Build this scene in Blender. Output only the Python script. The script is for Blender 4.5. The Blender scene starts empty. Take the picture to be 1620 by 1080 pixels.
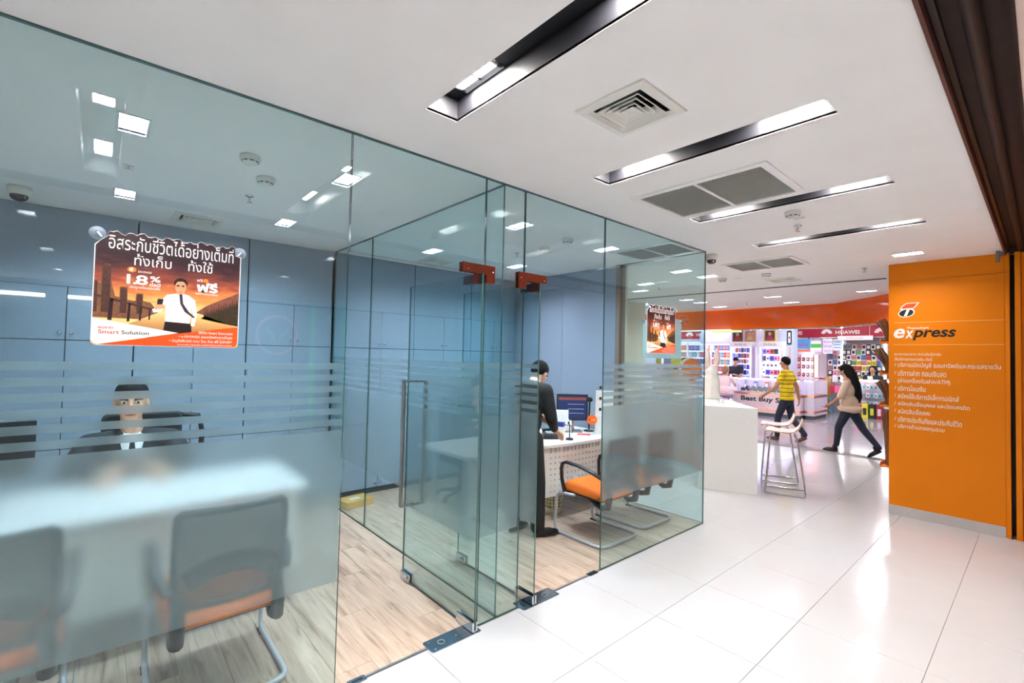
import bpy, bmesh, math, random
from mathutils import Vector, Matrix, Euler
random.seed(7)
SC = bpy.context.scene
COL = SC.collection
PI = math.pi

# ------------------------------------------------------------------ camera, world, exposure
cam_d = bpy.data.cameras.new('camera')
cam = bpy.data.objects.new('camera', cam_d)
COL.objects.link(cam)
cam_d.sensor_width = 36.0
cam_d.lens = 16.454
cam_d.clip_start = 0.02
cam_d.clip_end = 200
def cam_matrix(yaw, pitch, roll, loc):
    f = Vector((-math.sin(yaw)*math.cos(pitch), math.cos(yaw)*math.cos(pitch), math.sin(pitch)))
    r = Vector((math.cos(yaw), math.sin(yaw), 0.0))
    u = r.cross(f)
    r2 = math.cos(roll)*r + math.sin(roll)*u
    u2 = -math.sin(roll)*r + math.cos(roll)*u
    m = Matrix((r2, u2, -f)).transposed().to_4x4()
    m.translation = loc
    return m
cam.matrix_world = cam_matrix(0.850690553, 0.0286087444, 0.0221890868, Vector((2.246, 0.0, 1.620)))
SC.camera = cam

world = bpy.data.worlds.new('world')
SC.world = world
world.use_nodes = True
wb = world.node_tree.nodes['Background']
wb.inputs[0].default_value = (1.0, 0.97, 0.95, 1)
wb.inputs[1].default_value = 0.55

vs = SC.view_settings
vs.view_transform = 'Standard'
vs.look = 'None'
vs.gamma = 1.0
vs.use_curve_mapping = False
vs.exposure = 2.40
try:
    SC.cycles.use_denoising = True
    SC.cycles.max_bounces = 10
    SC.cycles.diffuse_bounces = 4
    SC.cycles.glossy_bounces = 4
    SC.cycles.transmission_bounces = 6
    SC.cycles.transparent_max_bounces = 40
    SC.cycles.caustics_reflective = False
    SC.cycles.caustics_refractive = True
    SC.cycles.sample_clamp_indirect = 6.0
except Exception:
    pass
LAMP_HALL = 78.0       # radiance of the lit lenses outside the glass rooms
LAMP_OFFICE = 98.0
LAMP_MALL = 50.0

# ------------------------------------------------------------------ materials
def lin(c):
    return tuple(((x/255.0)/12.92 if x/255.0 <= 0.04045 else ((x/255.0+0.055)/1.055)**2.4) for x in c)
MATS = {}
def mat(name, rgb, rough=0.5, metal=0.0, spec=0.5, var=0.0, scale=30.0, bump=0.0, emit=None, estr=0.0, trans=0.0, alpha=1.0, coat=0.0):
    if name in MATS: return MATS[name]
    m = bpy.data.materials.new(name); m.use_nodes = True
    nt = m.node_tree; b = nt.nodes['Principled BSDF']
    c = lin(rgb) + (1.0,)
    b.inputs['Base Color'].default_value = c
    b.inputs['Roughness'].default_value = rough
    b.inputs['Metallic'].default_value = metal
    b.inputs['Specular IOR Level'].default_value = spec
    b.inputs['Coat Weight'].default_value = coat
    b.inputs['Alpha'].default_value = alpha
    b.inputs['Transmission Weight'].default_value = trans
    if emit is not None:
        b.inputs['Emission Color'].default_value = lin(emit) + (1.0,)
        b.inputs['Emission Strength'].default_value = estr
    if var > 0 or bump > 0:
        tc = nt.nodes.new('ShaderNodeTexCoord')
        n = nt.nodes.new('ShaderNodeTexNoise'); n.inputs['Scale'].default_value = scale
        n.inputs['Detail'].default_value = 4.0
        nt.links.new(tc.outputs['Object'], n.inputs['Vector'])
        if var > 0:
            r = nt.nodes.new('ShaderNodeValToRGB')
            r.color_ramp.elements[0].position = 0.3; r.color_ramp.elements[1].position = 0.7
            r.color_ramp.elements[0].color = tuple(x*(1-var) for x in c[:3]) + (1,)
            r.color_ramp.elements[1].color = tuple(min(1, x*(1+var)) for x in c[:3]) + (1,)
            nt.links.new(n.outputs['Fac'], r.inputs['Fac']); nt.links.new(r.outputs['Color'], b.inputs['Base Color'])
        if bump > 0:
            bp = nt.nodes.new('ShaderNodeBump'); bp.inputs['Strength'].default_value = bump; bp.inputs['Distance'].default_value = 0.002
            nt.links.new(n.outputs['Fac'], bp.inputs['Height']); nt.links.new(bp.outputs['Normal'], b.inputs['Normal'])
    MATS[name] = m
    return m

def emitter(name, rgb, strength):
    if name in MATS: return MATS[name]
    m = bpy.data.materials.new(name); m.use_nodes = True
    nt = m.node_tree; nt.nodes.clear()
    o = nt.nodes.new('ShaderNodeOutputMaterial'); e = nt.nodes.new('ShaderNodeEmission')
    e.inputs[0].default_value = lin(rgb) + (1,); e.inputs[1].default_value = strength
    nt.links.new(e.outputs[0], o.inputs[0])
    MATS[name] = m
    return m

def glass(name, tint, refl=0.045):
    """Clear pane: see-through tint plus a Fresnel-like mirror reflection on both faces."""
    m = bpy.data.materials.new(name); m.use_nodes = True
    nt = m.node_tree; nt.nodes.clear()
    o = nt.nodes.new('ShaderNodeOutputMaterial'); mx = nt.nodes.new('ShaderNodeMixShader')
    t = nt.nodes.new('ShaderNodeBsdfTransparent'); g = nt.nodes.new('ShaderNodeBsdfGlossy')
    t.inputs[0].default_value = tint + (1,); g.inputs['Roughness'].default_value = 0.0
    g.inputs['Color'].default_value = (0.95, 1, 0.99, 1)
    lw = nt.nodes.new('ShaderNodeLayerWeight'); lw.inputs[0].default_value = 0.5
    p = nt.nodes.new('ShaderNodeMath'); p.operation = 'POWER'; p.inputs[1].default_value = 5.0
    ma = nt.nodes.new('ShaderNodeMath'); ma.operation = 'MULTIPLY_ADD'; ma.inputs[1].default_value = 1.0-refl; ma.inputs[2].default_value = refl
    nt.links.new(lw.outputs['Facing'], p.inputs[0]); nt.links.new(p.outputs[0], ma.inputs[0])
    nt.links.new(ma.outputs[0], mx.inputs[0]); nt.links.new(t.outputs[0], mx.inputs[1]); nt.links.new(g.outputs[0], mx.inputs[2])
    nt.links.new(mx.outputs[0], o.inputs[0])
    MATS[name] = m
    return m

def frosted(name, tint, rough=0.3, milk=0.3, clear=0.0):
    """Etched film: rough refraction that blurs what stands behind, with a milky scattering share."""
    m = bpy.data.materials.new(name); m.use_nodes = True
    nt = m.node_tree; nt.nodes.clear()
    o = nt.nodes.new('ShaderNodeOutputMaterial')
    r = nt.nodes.new('ShaderNodeBsdfRefraction'); r.inputs['Roughness'].default_value = rough; r.inputs['IOR'].default_value = 1.33
    r.inputs['Color'].default_value = tint + (1,)
    d = nt.nodes.new('ShaderNodeBsdfDiffuse'); d.inputs[0].default_value = (0.76, 0.84, 0.86, 1)
    tr = nt.nodes.new('ShaderNodeBsdfTranslucent'); tr.inputs[0].default_value = (0.86, 0.93, 0.95, 1)
    m1 = nt.nodes.new('ShaderNodeMixShader'); m1.inputs[0].default_value = 0.55
    nt.links.new(d.outputs[0], m1.inputs[1]); nt.links.new(tr.outputs[0], m1.inputs[2])
    m2 = nt.nodes.new('ShaderNodeMixShader'); m2.inputs[0].default_value = milk
    nt.links.new(r.outputs[0], m2.inputs[1]); nt.links.new(m1.outputs[0], m2.inputs[2])
    nt.links.new(m2.outputs[0], o.inputs[0])
    MATS[name] = m
    return m

def wood_floor():
    m = bpy.data.materials.new('oak_laminate'); m.use_nodes = True
    nt = m.node_tree; b = nt.nodes['Principled BSDF']
    tc = nt.nodes.new('ShaderNodeTexCoord'); oi = nt.nodes.new('ShaderNodeObjectInfo')
    cx = nt.nodes.new('ShaderNodeCombineXYZ'); sc = nt.nodes.new('ShaderNodeMath'); sc.operation = 'MULTIPLY'; sc.inputs[1].default_value = 37.0
    nt.links.new(oi.outputs['Random'], sc.inputs[0]); nt.links.new(sc.outputs[0], cx.inputs[2]); nt.links.new(sc.outputs[0], cx.inputs[0])
    ad = nt.nodes.new('ShaderNodeVectorMath'); ad.operation = 'ADD'
    nt.links.new(tc.outputs['Object'], ad.inputs[0]); nt.links.new(cx.outputs[0], ad.inputs[1])
    mp = nt.nodes.new('ShaderNodeMapping'); mp.inputs['Scale'].default_value = (1.6, 16.0, 1.0)
    nt.links.new(ad.outputs[0], mp.inputs[0])
    n1 = nt.nodes.new('ShaderNodeTexNoise'); n1.inputs['Scale'].default_value = 1.6; n1.inputs['Detail'].default_value = 7; n1.inputs['Distortion'].default_value = 0.7
    mp2 = nt.nodes.new('ShaderNodeMapping'); mp2.inputs['Scale'].default_value = (3.0, 90.0, 1.0)
    nt.links.new(ad.outputs[0], mp2.inputs[0])
    n2 = nt.nodes.new('ShaderNodeTexNoise'); n2.inputs['Scale'].default_value = 2.0; n2.inputs['Detail'].default_value = 3
    nt.links.new(mp.outputs[0], n1.inputs['Vector']); nt.links.new(mp2.outputs[0], n2.inputs['Vector'])
    r = nt.nodes.new('ShaderNodeValToRGB'); e = r.color_ramp.elements
    e[0].position = 0.26; e[0].color = lin((134, 112, 94)) + (1,)
    e[1].position = 0.66; e[1].color = lin((196, 176, 156)) + (1,)
    k = e.new(0.44); k.color = lin((182, 158, 138)) + (1,)
    nt.links.new(n1.outputs['Fac'], r.inputs['Fac'])
    mx = nt.nodes.new('ShaderNodeMixRGB'); mx.blend_type = 'MULTIPLY'; mx.inputs[0].default_value = 0.5
    r2 = nt.nodes.new('ShaderNodeValToRGB'); r2.color_ramp.elements[0].position = 0.3; r2.color_ramp.elements[0].color = (0.84, 0.82, 0.8, 1); r2.color_ramp.elements[1].position = 0.62
    nt.links.new(n2.outputs['Fac'], r2.inputs['Fac'])
    nt.links.new(r.outputs[0], mx.inputs[1]); nt.links.new(r2.outputs[0], mx.inputs[2])
    hs = nt.nodes.new('ShaderNodeHueSaturation')
    v = nt.nodes.new('ShaderNodeMath'); v.operation = 'MULTIPLY_ADD'; v.inputs[1].default_value = 0.16; v.inputs[2].default_value = 0.92
    nt.links.new(oi.outputs['Random'], v.inputs[0]); nt.links.new(v.outputs[0], hs.inputs['Value']); nt.links.new(mx.outputs[0], hs.inputs['Color'])
    nt.links.new(hs.outputs[0], b.inputs['Base Color'])
    b.inputs['Roughness'].default_value = 0.38
    MATS['oak_laminate'] = m
    return m

def ramp_mat(name, axis, stops, rough=0.35, noise=0.0, nscale=6.0):
    """A printed gradient along one Generated axis (poster ink)."""
    m = bpy.data.materials.new(name); m.use_nodes = True
    nt = m.node_tree; b = nt.nodes['Principled BSDF']
    tc = nt.nodes.new('ShaderNodeTexCoord'); sp = nt.nodes.new('ShaderNodeSeparateXYZ')
    nt.links.new(tc.outputs['Generated'], sp.inputs[0])
    src = sp.outputs[axis]
    if noise > 0:
        n = nt.nodes.new('ShaderNodeTexNoise'); n.inputs['Scale'].default_value = nscale; n.inputs['Detail'].default_value = 5
        mp = nt.nodes.new('ShaderNodeMapping'); mp.inputs['Scale'].default_value = (1, 1, 3.5)
        nt.links.new(tc.outputs['Generated'], mp.inputs[0]); nt.links.new(mp.outputs[0], n.inputs['Vector'])
        a = nt.nodes.new('ShaderNodeMath'); a.operation = 'MULTIPLY_ADD'; a.inputs[1].default_value = noise; 
        nt.links.new(n.outputs['Fac'], a.inputs[0]); nt.links.new(src, a.inputs[2])
        s = nt.nodes.new('ShaderNodeMath'); s.operation = 'SUBTRACT'; s.inputs[1].default_value = noise*0.5
        nt.links.new(a.outputs[0], s.inputs[0]); src = s.outputs[0]
    r = nt.nodes.new('ShaderNodeValToRGB'); e = r.color_ramp.elements
    e[0].position = stops[0][0]; e[0].color = lin(stops[0][1]) + (1,)
    e[1].position = stops[-1][0]; e[1].color = lin(stops[-1][1]) + (1,)
    for p, c in stops[1:-1]:
        k = e.new(p); k.color = lin(c) + (1,)
    nt.links.new(src, r.inputs['Fac']); nt.links.new(r.outputs[0], b.inputs['Base Color'])
    b.inputs['Roughness'].default_value = rough
    MATS[name] = m
    return m

def striped(name, base, line, period, width, axis=2):
    """Fabric with thin horizontal stripes woven in."""
    m = bpy.data.materials.new(name); m.use_nodes = True
    nt = m.node_tree; b = nt.nodes['Principled BSDF']
    tc = nt.nodes.new('ShaderNodeTexCoord'); sp = nt.nodes.new('ShaderNodeSeparateXYZ')
    nt.links.new(tc.outputs['Object'], sp.inputs[0])
    d = nt.nodes.new('ShaderNodeMath'); d.operation = 'DIVIDE'; d.inputs[1].default_value = period
    f = nt.nodes.new('ShaderNodeMath'); f.operation = 'FRACT'
    l = nt.nodes.new('ShaderNodeMath'); l.operation = 'LESS_THAN'; l.inputs[1].default_value = width
    nt.links.new(sp.outputs[axis], d.inputs[0]); nt.links.new(d.outputs[0], f.inputs[0]); nt.links.new(f.outputs[0], l.inputs[0])
    mx = nt.nodes.new('ShaderNodeMixRGB'); mx.inputs[1].default_value = lin(base) + (1,); mx.inputs[2].default_value = lin(line) + (1,)
    nt.links.new(l.outputs[0], mx.inputs[0]); nt.links.new(mx.outputs[0], b.inputs['Base Color'])
    b.inputs['Roughness'].default_value = 0.8
    MATS[name] = m
    return m

M_CEIL = mat('ceiling_paint', (246, 244, 243), 0.75, var=0.015, scale=3)
M_CEIL_WARM = mat('ceiling_paint_warm', (226, 200, 188), 0.75, var=0.02, scale=3)
M_TILE = mat('polished_white_tile', (188, 188, 189), 0.14, spec=0.5, var=0.012, scale=2.5)
M_GROUT = mat('grey_grout', (128, 124, 120), 0.8, var=0.05)
M_MALLFLOOR = mat('polished_grey_stone', (164, 158, 166), 0.12, var=0.06, scale=5)
M_WOOD = wood_floor()
M_UNDER = mat('plank_joint', (110, 96, 84), 0.9, var=0.1)
M_CAB = mat('blue_grey_laminate', (144, 160, 178), 0.42, var=0.03, scale=60)
M_CABGAP = mat('cabinet_shadow_gap', (38, 42, 48), 0.8)
M_PLINTH = mat('dark_plinth', (84, 90, 96), 0.5, var=0.04)
M_TAUPE = mat('taupe_jamb', (132, 122, 114), 0.5, var=0.04)
M_CREAM = mat('cream_wall_paint', (236, 226, 206), 0.7, var=0.02, scale=4)
M_BLACK = mat('black_gloss_liner', (20, 20, 25), 0.5, var=0.05)
M_GLASS = glass('clear_green_glass', (0.865, 0.955, 0.965))
M_GLASSCLR = glass('thin_clear_glass', (0.97, 0.985, 0.99), 0.04)
M_EDGE = mat('green_glass_edge', (58, 92, 86), 0.15, spec=0.8, var=0.1)
M_FROST = frosted('frosted_film', (0.86, 0.875, 0.885), 0.26, 0.17)
M_CHROME = mat('polished_chrome', (214, 216, 220), 0.08, 1.0)
M_STEEL = mat('brushed_steel', (176, 168, 158), 0.28, 1.0, var=0.05, scale=80)
M_DSTEEL = mat('dark_mirror_steel', (170, 184, 194), 0.22, 1.0, var=0.15, scale=9)
M_CHROME_RED = mat('chrome_red_reflection', (104, 40, 22), 0.3, 0.6, var=0.05)  # chrome door fittings; their red-brown reflection is put into the base colour
M_ORANGE = mat('orange_laminate', (234, 130, 0), 0.5, spec=0.25, var=0.02, scale=4)
M_ORANGE2 = mat('orange_fascia_gloss', (230, 92, 8), 0.07, var=0.02, scale=3)
M_WHITE = mat('white_laminate', (240, 238, 236), 0.3, var=0.01)
M_WHITEP = mat('white_plastic', (232, 230, 224), 0.4, var=0.02)
M_SKIRT = mat('grey_skirting', (196, 190, 188), 0.4, var=0.03)
M_DKBROWN = mat('dark_brown_track', (50, 40, 38), 0.6, spec=0.2, var=0.15, scale=12)
M_REDBROWN = mat('red_brown_edge', (96, 52, 40), 0.6, var=0.08)
M_BLK = mat('black_plastic', (24, 24, 27), 0.42, var=0.08)
M_BLKF = mat('black_mesh_fabric', (34, 36, 40), 0.85, var=0.15, scale=300)
M_OFAB = mat('orange_seat_fabric', (232, 112, 24), 0.85, var=0.06, scale=200, bump=0.2)
M_TUBE = mat('silver_tube', (190, 194, 202), 0.32, 0.35, var=0.03)
M_TXT_W = mat('white_lettering', (246, 240, 232), 0.5, var=0.01)
M_TXT_K = mat('black_lettering', (26, 22, 22), 0.5, var=0.01)
M_TXT_R = mat('red_lettering', (206, 62, 28), 0.5, var=0.01)
M_LAMPHOUSE = mat('white_lamp_frame', (226, 228, 232), 0.4, var=0.02)
M_LENS = emitter('lit_lens_neutral', (255, 250, 246), LAMP_HALL)
M_LENS_C = emitter('lit_lens_cool', (230, 242, 255), LAMP_OFFICE)
M_LENS_O = emitter('fill_lens_corridor', (255, 248, 244), 64.0)
M_LENS_M = emitter('lit_lens_mall', (255, 250, 250), LAMP_MALL)

# ------------------------------------------------------------------ mesh helpers
class MB:
    def __init__(s): s.v = []; s.f = []; s.mi = []; s.sm = []
    def add(s, vs, fs, mi=0, smooth=False):
        o = len(s.v); s.v += [Vector(p) for p in vs]
        for f in fs: s.f.append([o+i for i in f]); s.mi.append(mi); s.sm.append(smooth)
        return s
    def box(s, x0, x1, y0, y1, z0, z1, mi=0, edge=None):
        vs = [(x, y, z) for z in (z0, z1) for y in (y0, y1) for x in (x0, x1)]
        fs = [(0, 2, 3, 1), (4, 5, 7, 6), (0, 1, 5, 4), (2, 6, 7, 3), (0, 4, 6, 2), (1, 3, 7, 5)]   # -z +z -y +y -x +x
        s.add(vs, fs, mi)
        if edge is not None:
            n = len(s.f)-6
            d = (x1-x0, y1-y0, z1-z0); thin = d.index(min(d))
            big = {0: (4, 5), 1: (2, 3), 2: (0, 1)}[thin]
            for k in range(6):
                if k not in big: s.mi[n+k] = edge
        return s
    def obox(s, c, ax, ay, az, mi=0):
        """Oriented box: centre and three half-axis vectors."""
        c, ax, ay, az = map(Vector, (c, ax, ay, az))
        vs = [c + i*ax + j*ay + k*az for k in (-1, 1) for j in (-1, 1) for i in (-1, 1)]
        return s.add(vs, [(0, 2, 3, 1), (4, 5, 7, 6), (0, 1, 5, 4), (2, 6, 7, 3), (0, 4, 6, 2), (1, 3, 7, 5)], mi)
    def rbox(s, x0, x1, y0, y1, z0, z1, r, mi=0, seg=3, axis='z'):
        """Box with rounded edges along one axis and a small top/bottom chamfer."""
        def ring(a0, a1, b0, b1, rr):
            pts = []
            for (ca, cb, st) in ((a1-rr, b1-rr, 0), (a0+rr, b1-rr, 1), (a0+rr, b0+rr, 2), (a1-rr, b0+rr, 3)):
                for k in range(seg+1):
                    t = (st + k/seg)*PI/2
                    pts.append((ca+rr*math.cos(t), cb+rr*math.sin(t)))
            return pts
        if axis == 'z': A, B, Z = (x0, x1), (y0, y1), (z0, z1); mk = lambda a, b, z: (a, b, z)
        elif axis == 'x': A, B, Z = (y0, y1), (z0, z1), (x0, x1); mk = lambda a, b, z: (z, a, b)
        else: A, B, Z = (z0, z1), (x0, x1), (y0, y1); mk = lambda a, b, z: (b, z, a)
        c = min(r*0.5, (Z[1]-Z[0])*0.3)
        n = 4*(seg+1); vs = []
        for (z, ins) in ((Z[0], c), (Z[0]+c, 0), (Z[1]-c, 0), (Z[1], c)):
            rr = max(r-ins, r*0.3)
            vs += [mk(a, b, z) for a, b in ring(A[0]+ins, A[1]-ins, B[0]+ins, B[1]-ins, rr)]
        fs = [tuple(reversed(range(n)))]
        for L in range(3):
            for k in range(n): fs.append((L*n+k, L*n+(k+1) % n, (L+1)*n+(k+1) % n, (L+1)*n+k))
        fs.append(tuple(range(3*n, 4*n)))
        return s.add(vs, fs, mi, False)
    def tube(s, pts, r, n=10, mi=0, closed=False, smooth=True, flat=None):
        pts = [Vector(p) for p in pts]; N = len(pts)
        rs = r if isinstance(r, (list, tuple)) else [r]*N
        up = None; rings = []
        for i, p in enumerate(pts):
            a = pts[i-1] if (i > 0 or closed) else p
            b = pts[(i+1) % N] if (i < N-1 or closed) else p
            t = (b-a).normalized()
            if up is None:
                up = Vector((0, 0, 1)) if abs(t.z) < 0.9 else Vector((1, 0, 0))
            up = (up - t*up.dot(t)).normalized(); sd = t.cross(up)
            w, h = (1, 1) if flat is None else flat
            rings.append([p + rs[i]*(w*math.cos(2*PI*k/n)*sd + h*math.sin(2*PI*k/n)*up) for k in range(n)])
        vs = [q for R in rings for q in R]; fs = []
        M = N if closed else N-1
        for i in range(M):
            j = (i+1) % N
            for k in range(n): fs.append((i*n+k, i*n+(k+1) % n, j*n+(k+1) % n, j*n+k))
        if not closed:
            fs.append(tuple(reversed(range(n)))); fs.append(tuple((N-1)*n+k for k in range(n)))
        return s.add(vs, fs, mi, smooth)
    def cyl(s, p0, p1, r0, r1=None, n=16, mi=0, smooth=True):
        return s.tube([p0, p1], [r0, r0 if r1 is None else r1], n, mi, smooth=smooth)
    def lathe(s, prof, c=(0, 0, 0), n=24, mi=0, axis='z', smooth=True, cap=True):
        c = Vector(c); vs = []
        for (r, z) in prof:
            for k in range(n):
                a = 2*PI*k/n; x, y = r*math.cos(a), r*math.sin(a)
                vs.append(c + Vector({'z': (x, y, z), 'x': (z, x, y), 'y': (y, z, x)}[axis]))
        fs = []
        for i in range(len(prof)-1):
            for k in range(n): fs.append((i*n+k, i*n+(k+1) % n, (i+1)*n+(k+1) % n, (i+1)*n+k))
        if cap:
            fs.append(tuple(reversed(range(n)))); fs.append(tuple((len(prof)-1)*n+k for k in range(n)))
        return s.add(vs, fs, mi, smooth)
    def ell(s, c, rad, rot=None, nu=16, nv=10, mi=0):
        c = Vector(c); R = (rot if rot is not None else Matrix.Identity(3)); vs = []
        for j in range(nv+1):
            ph = PI*j/nv - PI/2
            for i in range(nu):
                a = 2*PI*i/nu
                vs.append(c + R @ Vector((rad[0]*math.cos(ph)*math.cos(a), rad[1]*math.cos(ph)*math.sin(a), rad[2]*math.sin(ph))))
        fs = []
        for j in range(nv):
            for i in range(nu):
                q = [j*nu+i, j*nu+(i+1) % nu, (j+1)*nu+(i+1) % nu, (j+1)*nu+i]
                if j == 0: q = [nu*0+0 if False else j*nu+i, (j+1)*nu+(i+1) % nu, (j+1)*nu+i]
                elif j == nv-1: q = [j*nu+i, j*nu+(i+1) % nu, (j+1)*nu+i]
                fs.append(tuple(q))
        return s.add(vs, fs, mi, True)
    def limb(s, pts, rs, n=12):
        """Tapered limb: spheres at the joints, frusta between (later fused by a voxel remesh)."""
        for p, r in zip(pts, rs): s.ell(p, (r, r, r), nu=n, nv=8)
        for i in range(len(pts)-1): s.tube([pts[i], pts[i+1]], [rs[i], rs[i+1]], n)
        return s
    def poly(s, pts, o, right, up, d=0.0, th=0.0006, mi=0):
        """Flat print: polygon (u,v) on the plane o/right/up, raised d along the normal."""
        o, right, up = Vector(o), Vector(right), Vector(up); nn = right.cross(up)
        a = [o + right*u + up*v + nn*d for u, v in pts]; b = [p + nn*th for p in a]; n = len(a)
        ar = sum(pts[i][0]*pts[(i+1) % n][1]-pts[(i+1) % n][0]*pts[i][1] for i in range(n))
        if ar < 0: a.reverse(); b.reverse()
        fs = [tuple(range(n, 2*n)), tuple(reversed(range(n)))] + [(k, (k+1) % n, n+(k+1) % n, n+k) for k in range(n)]
        return s.add(a+b, fs, mi)
    def mesh(s, name, mats):
        me = bpy.data.meshes.new(name)
        me.from_pydata([tuple(p) for p in s.v], [], s.f)
        for m in (mats if isinstance(mats, (list, tuple)) else [mats]): me.materials.append(m)
        me.polygons.foreach_set('material_index', s.mi)
        me.polygons.foreach_set('use_smooth', s.sm)
        me.validate(); me.update()
        return me
    def build(s, name, mats, parent=None):
        return link(name, s.mesh(name, mats), parent)

def link(name, data, parent=None):
    o = bpy.data.objects.new(name, data); COL.objects.link(o)
    if parent is not None:
        o.parent = parent
        if parent.parent is None and parent.type == 'EMPTY':
            o.matrix_parent_inverse = Matrix.LocRotScale(parent.location, parent.rotation_euler, parent.scale).inverted()
    return o

def tag(o, label, cat, group=None, kind=None):
    o['label'] = label; o['category'] = cat
    if group: o['group'] = group
    if kind: o['kind'] = kind
    return o
def thing(name, label, cat, loc=(0, 0, 0), group=None, kind=None):
    o = bpy.data.objects.new(name, None); COL.objects.link(o); o.location = loc
    o.empty_display_size = 0.1
    return tag(o, label, cat, group, kind)
def place(o, loc, rz=0.0):
    o.location = loc; o.rotation_euler = (0, 0, rz); return o
def kids(o): return [c for c in bpy.data.objects if c.parent == o]
def dup(root, label, loc, rz=0.0, group=None):
    r = root.copy(); COL.objects.link(r); r.location = loc; r.rotation_euler = (0, 0, rz); r['label'] = label
    if group: r['group'] = group
    for c in kids(root):
        k = c.copy(); COL.objects.link(k); k.parent = r
        for g in kids(c):
            q = g.copy(); COL.objects.link(q); q.parent = k
    return r

def text(name, body, m, parent, o, right, up, h=None, w=None, bold=0.0, shear=0.0, th=0.0008, d=0.0, align='L', space=1.0):
    """Lettering as a thin mesh on the plane o/right/up; h = cap height of the whole line box, w = its width."""
    cu = bpy.data.curves.new(name, 'FONT'); cu.body = body; cu.size = 1.0; cu.offset = bold; cu.shear = shear
    cu.space_character = space; cu.resolution_u = 3
    ob = bpy.data.objects.new(name, cu); COL.objects.link(ob)
    dg = bpy.context.evaluated_depsgraph_get(); dg.update()
    me0 = bpy.data.meshes.new_from_object(ob.evaluated_get(dg))
    bpy.data.objects.remove(ob); bpy.data.curves.remove(cu)
    if not me0.vertices: return None
    xs = [v.co.x for v in me0.vertices]; ys = [v.co.y for v in me0.vertices]
    x0, x1, y0, y1 = min(xs), max(xs), min(ys), max(ys)
    if h and w: su, sv = w/(x1-x0), h/(y1-y0)
    elif w: su = sv = w/(x1-x0)
    else: su = sv = h/(y1-y0)
    o, right, up = Vector(o), Vector(right), Vector(up); nn = right.cross(up)
    off = {'L': 0.0, 'C': -(x1-x0)*su/2, 'R': -(x1-x0)*su}[align]
    V = [o + right*((v.co.x-x0)*su+off) + up*((v.co.y-y0)*sv) + nn*(d+th) for v in me0.vertices]
    F = [tuple(p.vertices) for p in me0.polygons]
    me = bpy.data.meshes.new(name); me.from_pydata([tuple(p) for p in V], [], F); me.materials.append(m); me.update()
    bpy.data.meshes.remove(me0)
    return link(name, me, parent)

def soft(mb, name, m, parent, voxel=0.014, smooth=3, sub=0):
    """Fuse overlapping primitives into one continuous skin."""
    o = mb.build(name, m, parent)
    r = o.modifiers.new('fuse', 'REMESH'); r.mode = 'VOXEL'; r.voxel_size = voxel; r.use_smooth_shade = True
    if smooth:
        s = o.modifiers.new('relax', 'SMOOTH'); s.iterations = smooth; s.factor = 0.5
    return o
YR, ZU, XR = Vector((0, 1, 0)), Vector((0, 0, 1)), Vector((1, 0, 0))
H = 2.7
# ------------------------------------------------------------------ room shell
def struct(name, mb, mats, label, cat):
    return tag(mb.build(name, mats), label, cat, kind='structure')

# floors -------------------------------------------------------------
sub = MB(); sub.box(-3.4, 0.0, -4.0, 4.54, -0.06, -0.004)
f_off = struct('floor_office', sub, M_UNDER, 'pale oak laminate floor inside the glass rooms', 'floor')
PW, PLN = 0.196, 1.25
def plank_mesh(L):
    mb = MB(); c = 0.0016
    x0, x1, y0, y1 = c*0.5, L-c*0.5, 0.0008, PW-0.0008
    b = [(x0, y0, -0.004), (x1, y0, -0.004), (x1, y1, -0.004), (x0, y1, -0.004)]
    t = [(x0, y0, -0.0008), (x1, y0, -0.0008), (x1, y1, -0.0008), (x0, y1, -0.0008)]
    u = [(x0+c, y0+c, 0), (x1-c, y0+c, 0), (x1-c, y1-c, 0), (x0+c, y1-c, 0)]
    mb.add(b+t+u, [(8, 9, 10, 11)] + [(k, (k+1) % 4, 4+(k+1) % 4, 4+k) for k in range(4)] + [(4+k, 4+(k+1) % 4, 8+(k+1) % 4, 8+k) for k in range(4)])
    return mb.mesh('plank', M_WOOD)
pm_cache = {}
row = 0; y = -2.2
while y < 4.5:
    w = min(PW, 4.53-y)
    x = -3.0 - [0.35, 0.85, 0.1, 0.6, 1.05][row % 5]
    while x < -0.02:
        a = max(x, -3.0); b2 = min(x+PLN, -0.012)
        if b2-a > 0.05:
            L = round(b2-a, 3)
            if L not in pm_cache: pm_cache[L] = plank_mesh(L)
            p = link('plank', pm_cache[L], f_off); p.location = (a, y, 0)
            if w < PW: p.scale = (1, w/PW, 1)
        x += PLN
    y += PW; row += 1

sub = MB(); sub.box(0.0, 9.0, -6.0, 4.54, -0.06, -0.004)
sub.box(-9.0, 9.0, 4.54, 10.0, -0.06, -0.004)
f_hall = struct('floor_hall', sub, M_GROUT, 'glossy white tiled floor of the open hall', 'floor')
TX, TY = 0.6, 0.645
tm = MB(); g = 0.0011; c = 0.0012
b = [(g, g, -0.004), (TX-g, g, -0.004), (TX-g, TY-g, -0.004), (g, TY-g, -0.004)]
t = [(p[0], p[1], -c) for p in b]; u = [(g+c, g+c, 0), (TX-g-c, g+c, 0), (TX-g-c, TY-g-c, 0), (g+c, TY-g-c, 0)]
tm.add(b+t+u, [(8, 9, 10, 11)] + [(k, (k+1) % 4, 4+(k+1) % 4, 4+k) for k in range(4)] + [(4+k, 4+(k+1) % 4, 8+(k+1) % 4, 8+k) for k in range(4)])
TM = tm.mesh('tile', M_TILE)
def tile(x, y, sx=1.0, sy=1.0):
    p = link('tile', TM, f_hall); p.location = (x, y, 0); p.scale = (sx, sy, 1)
y0 = 2.037 - TY*6
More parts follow.
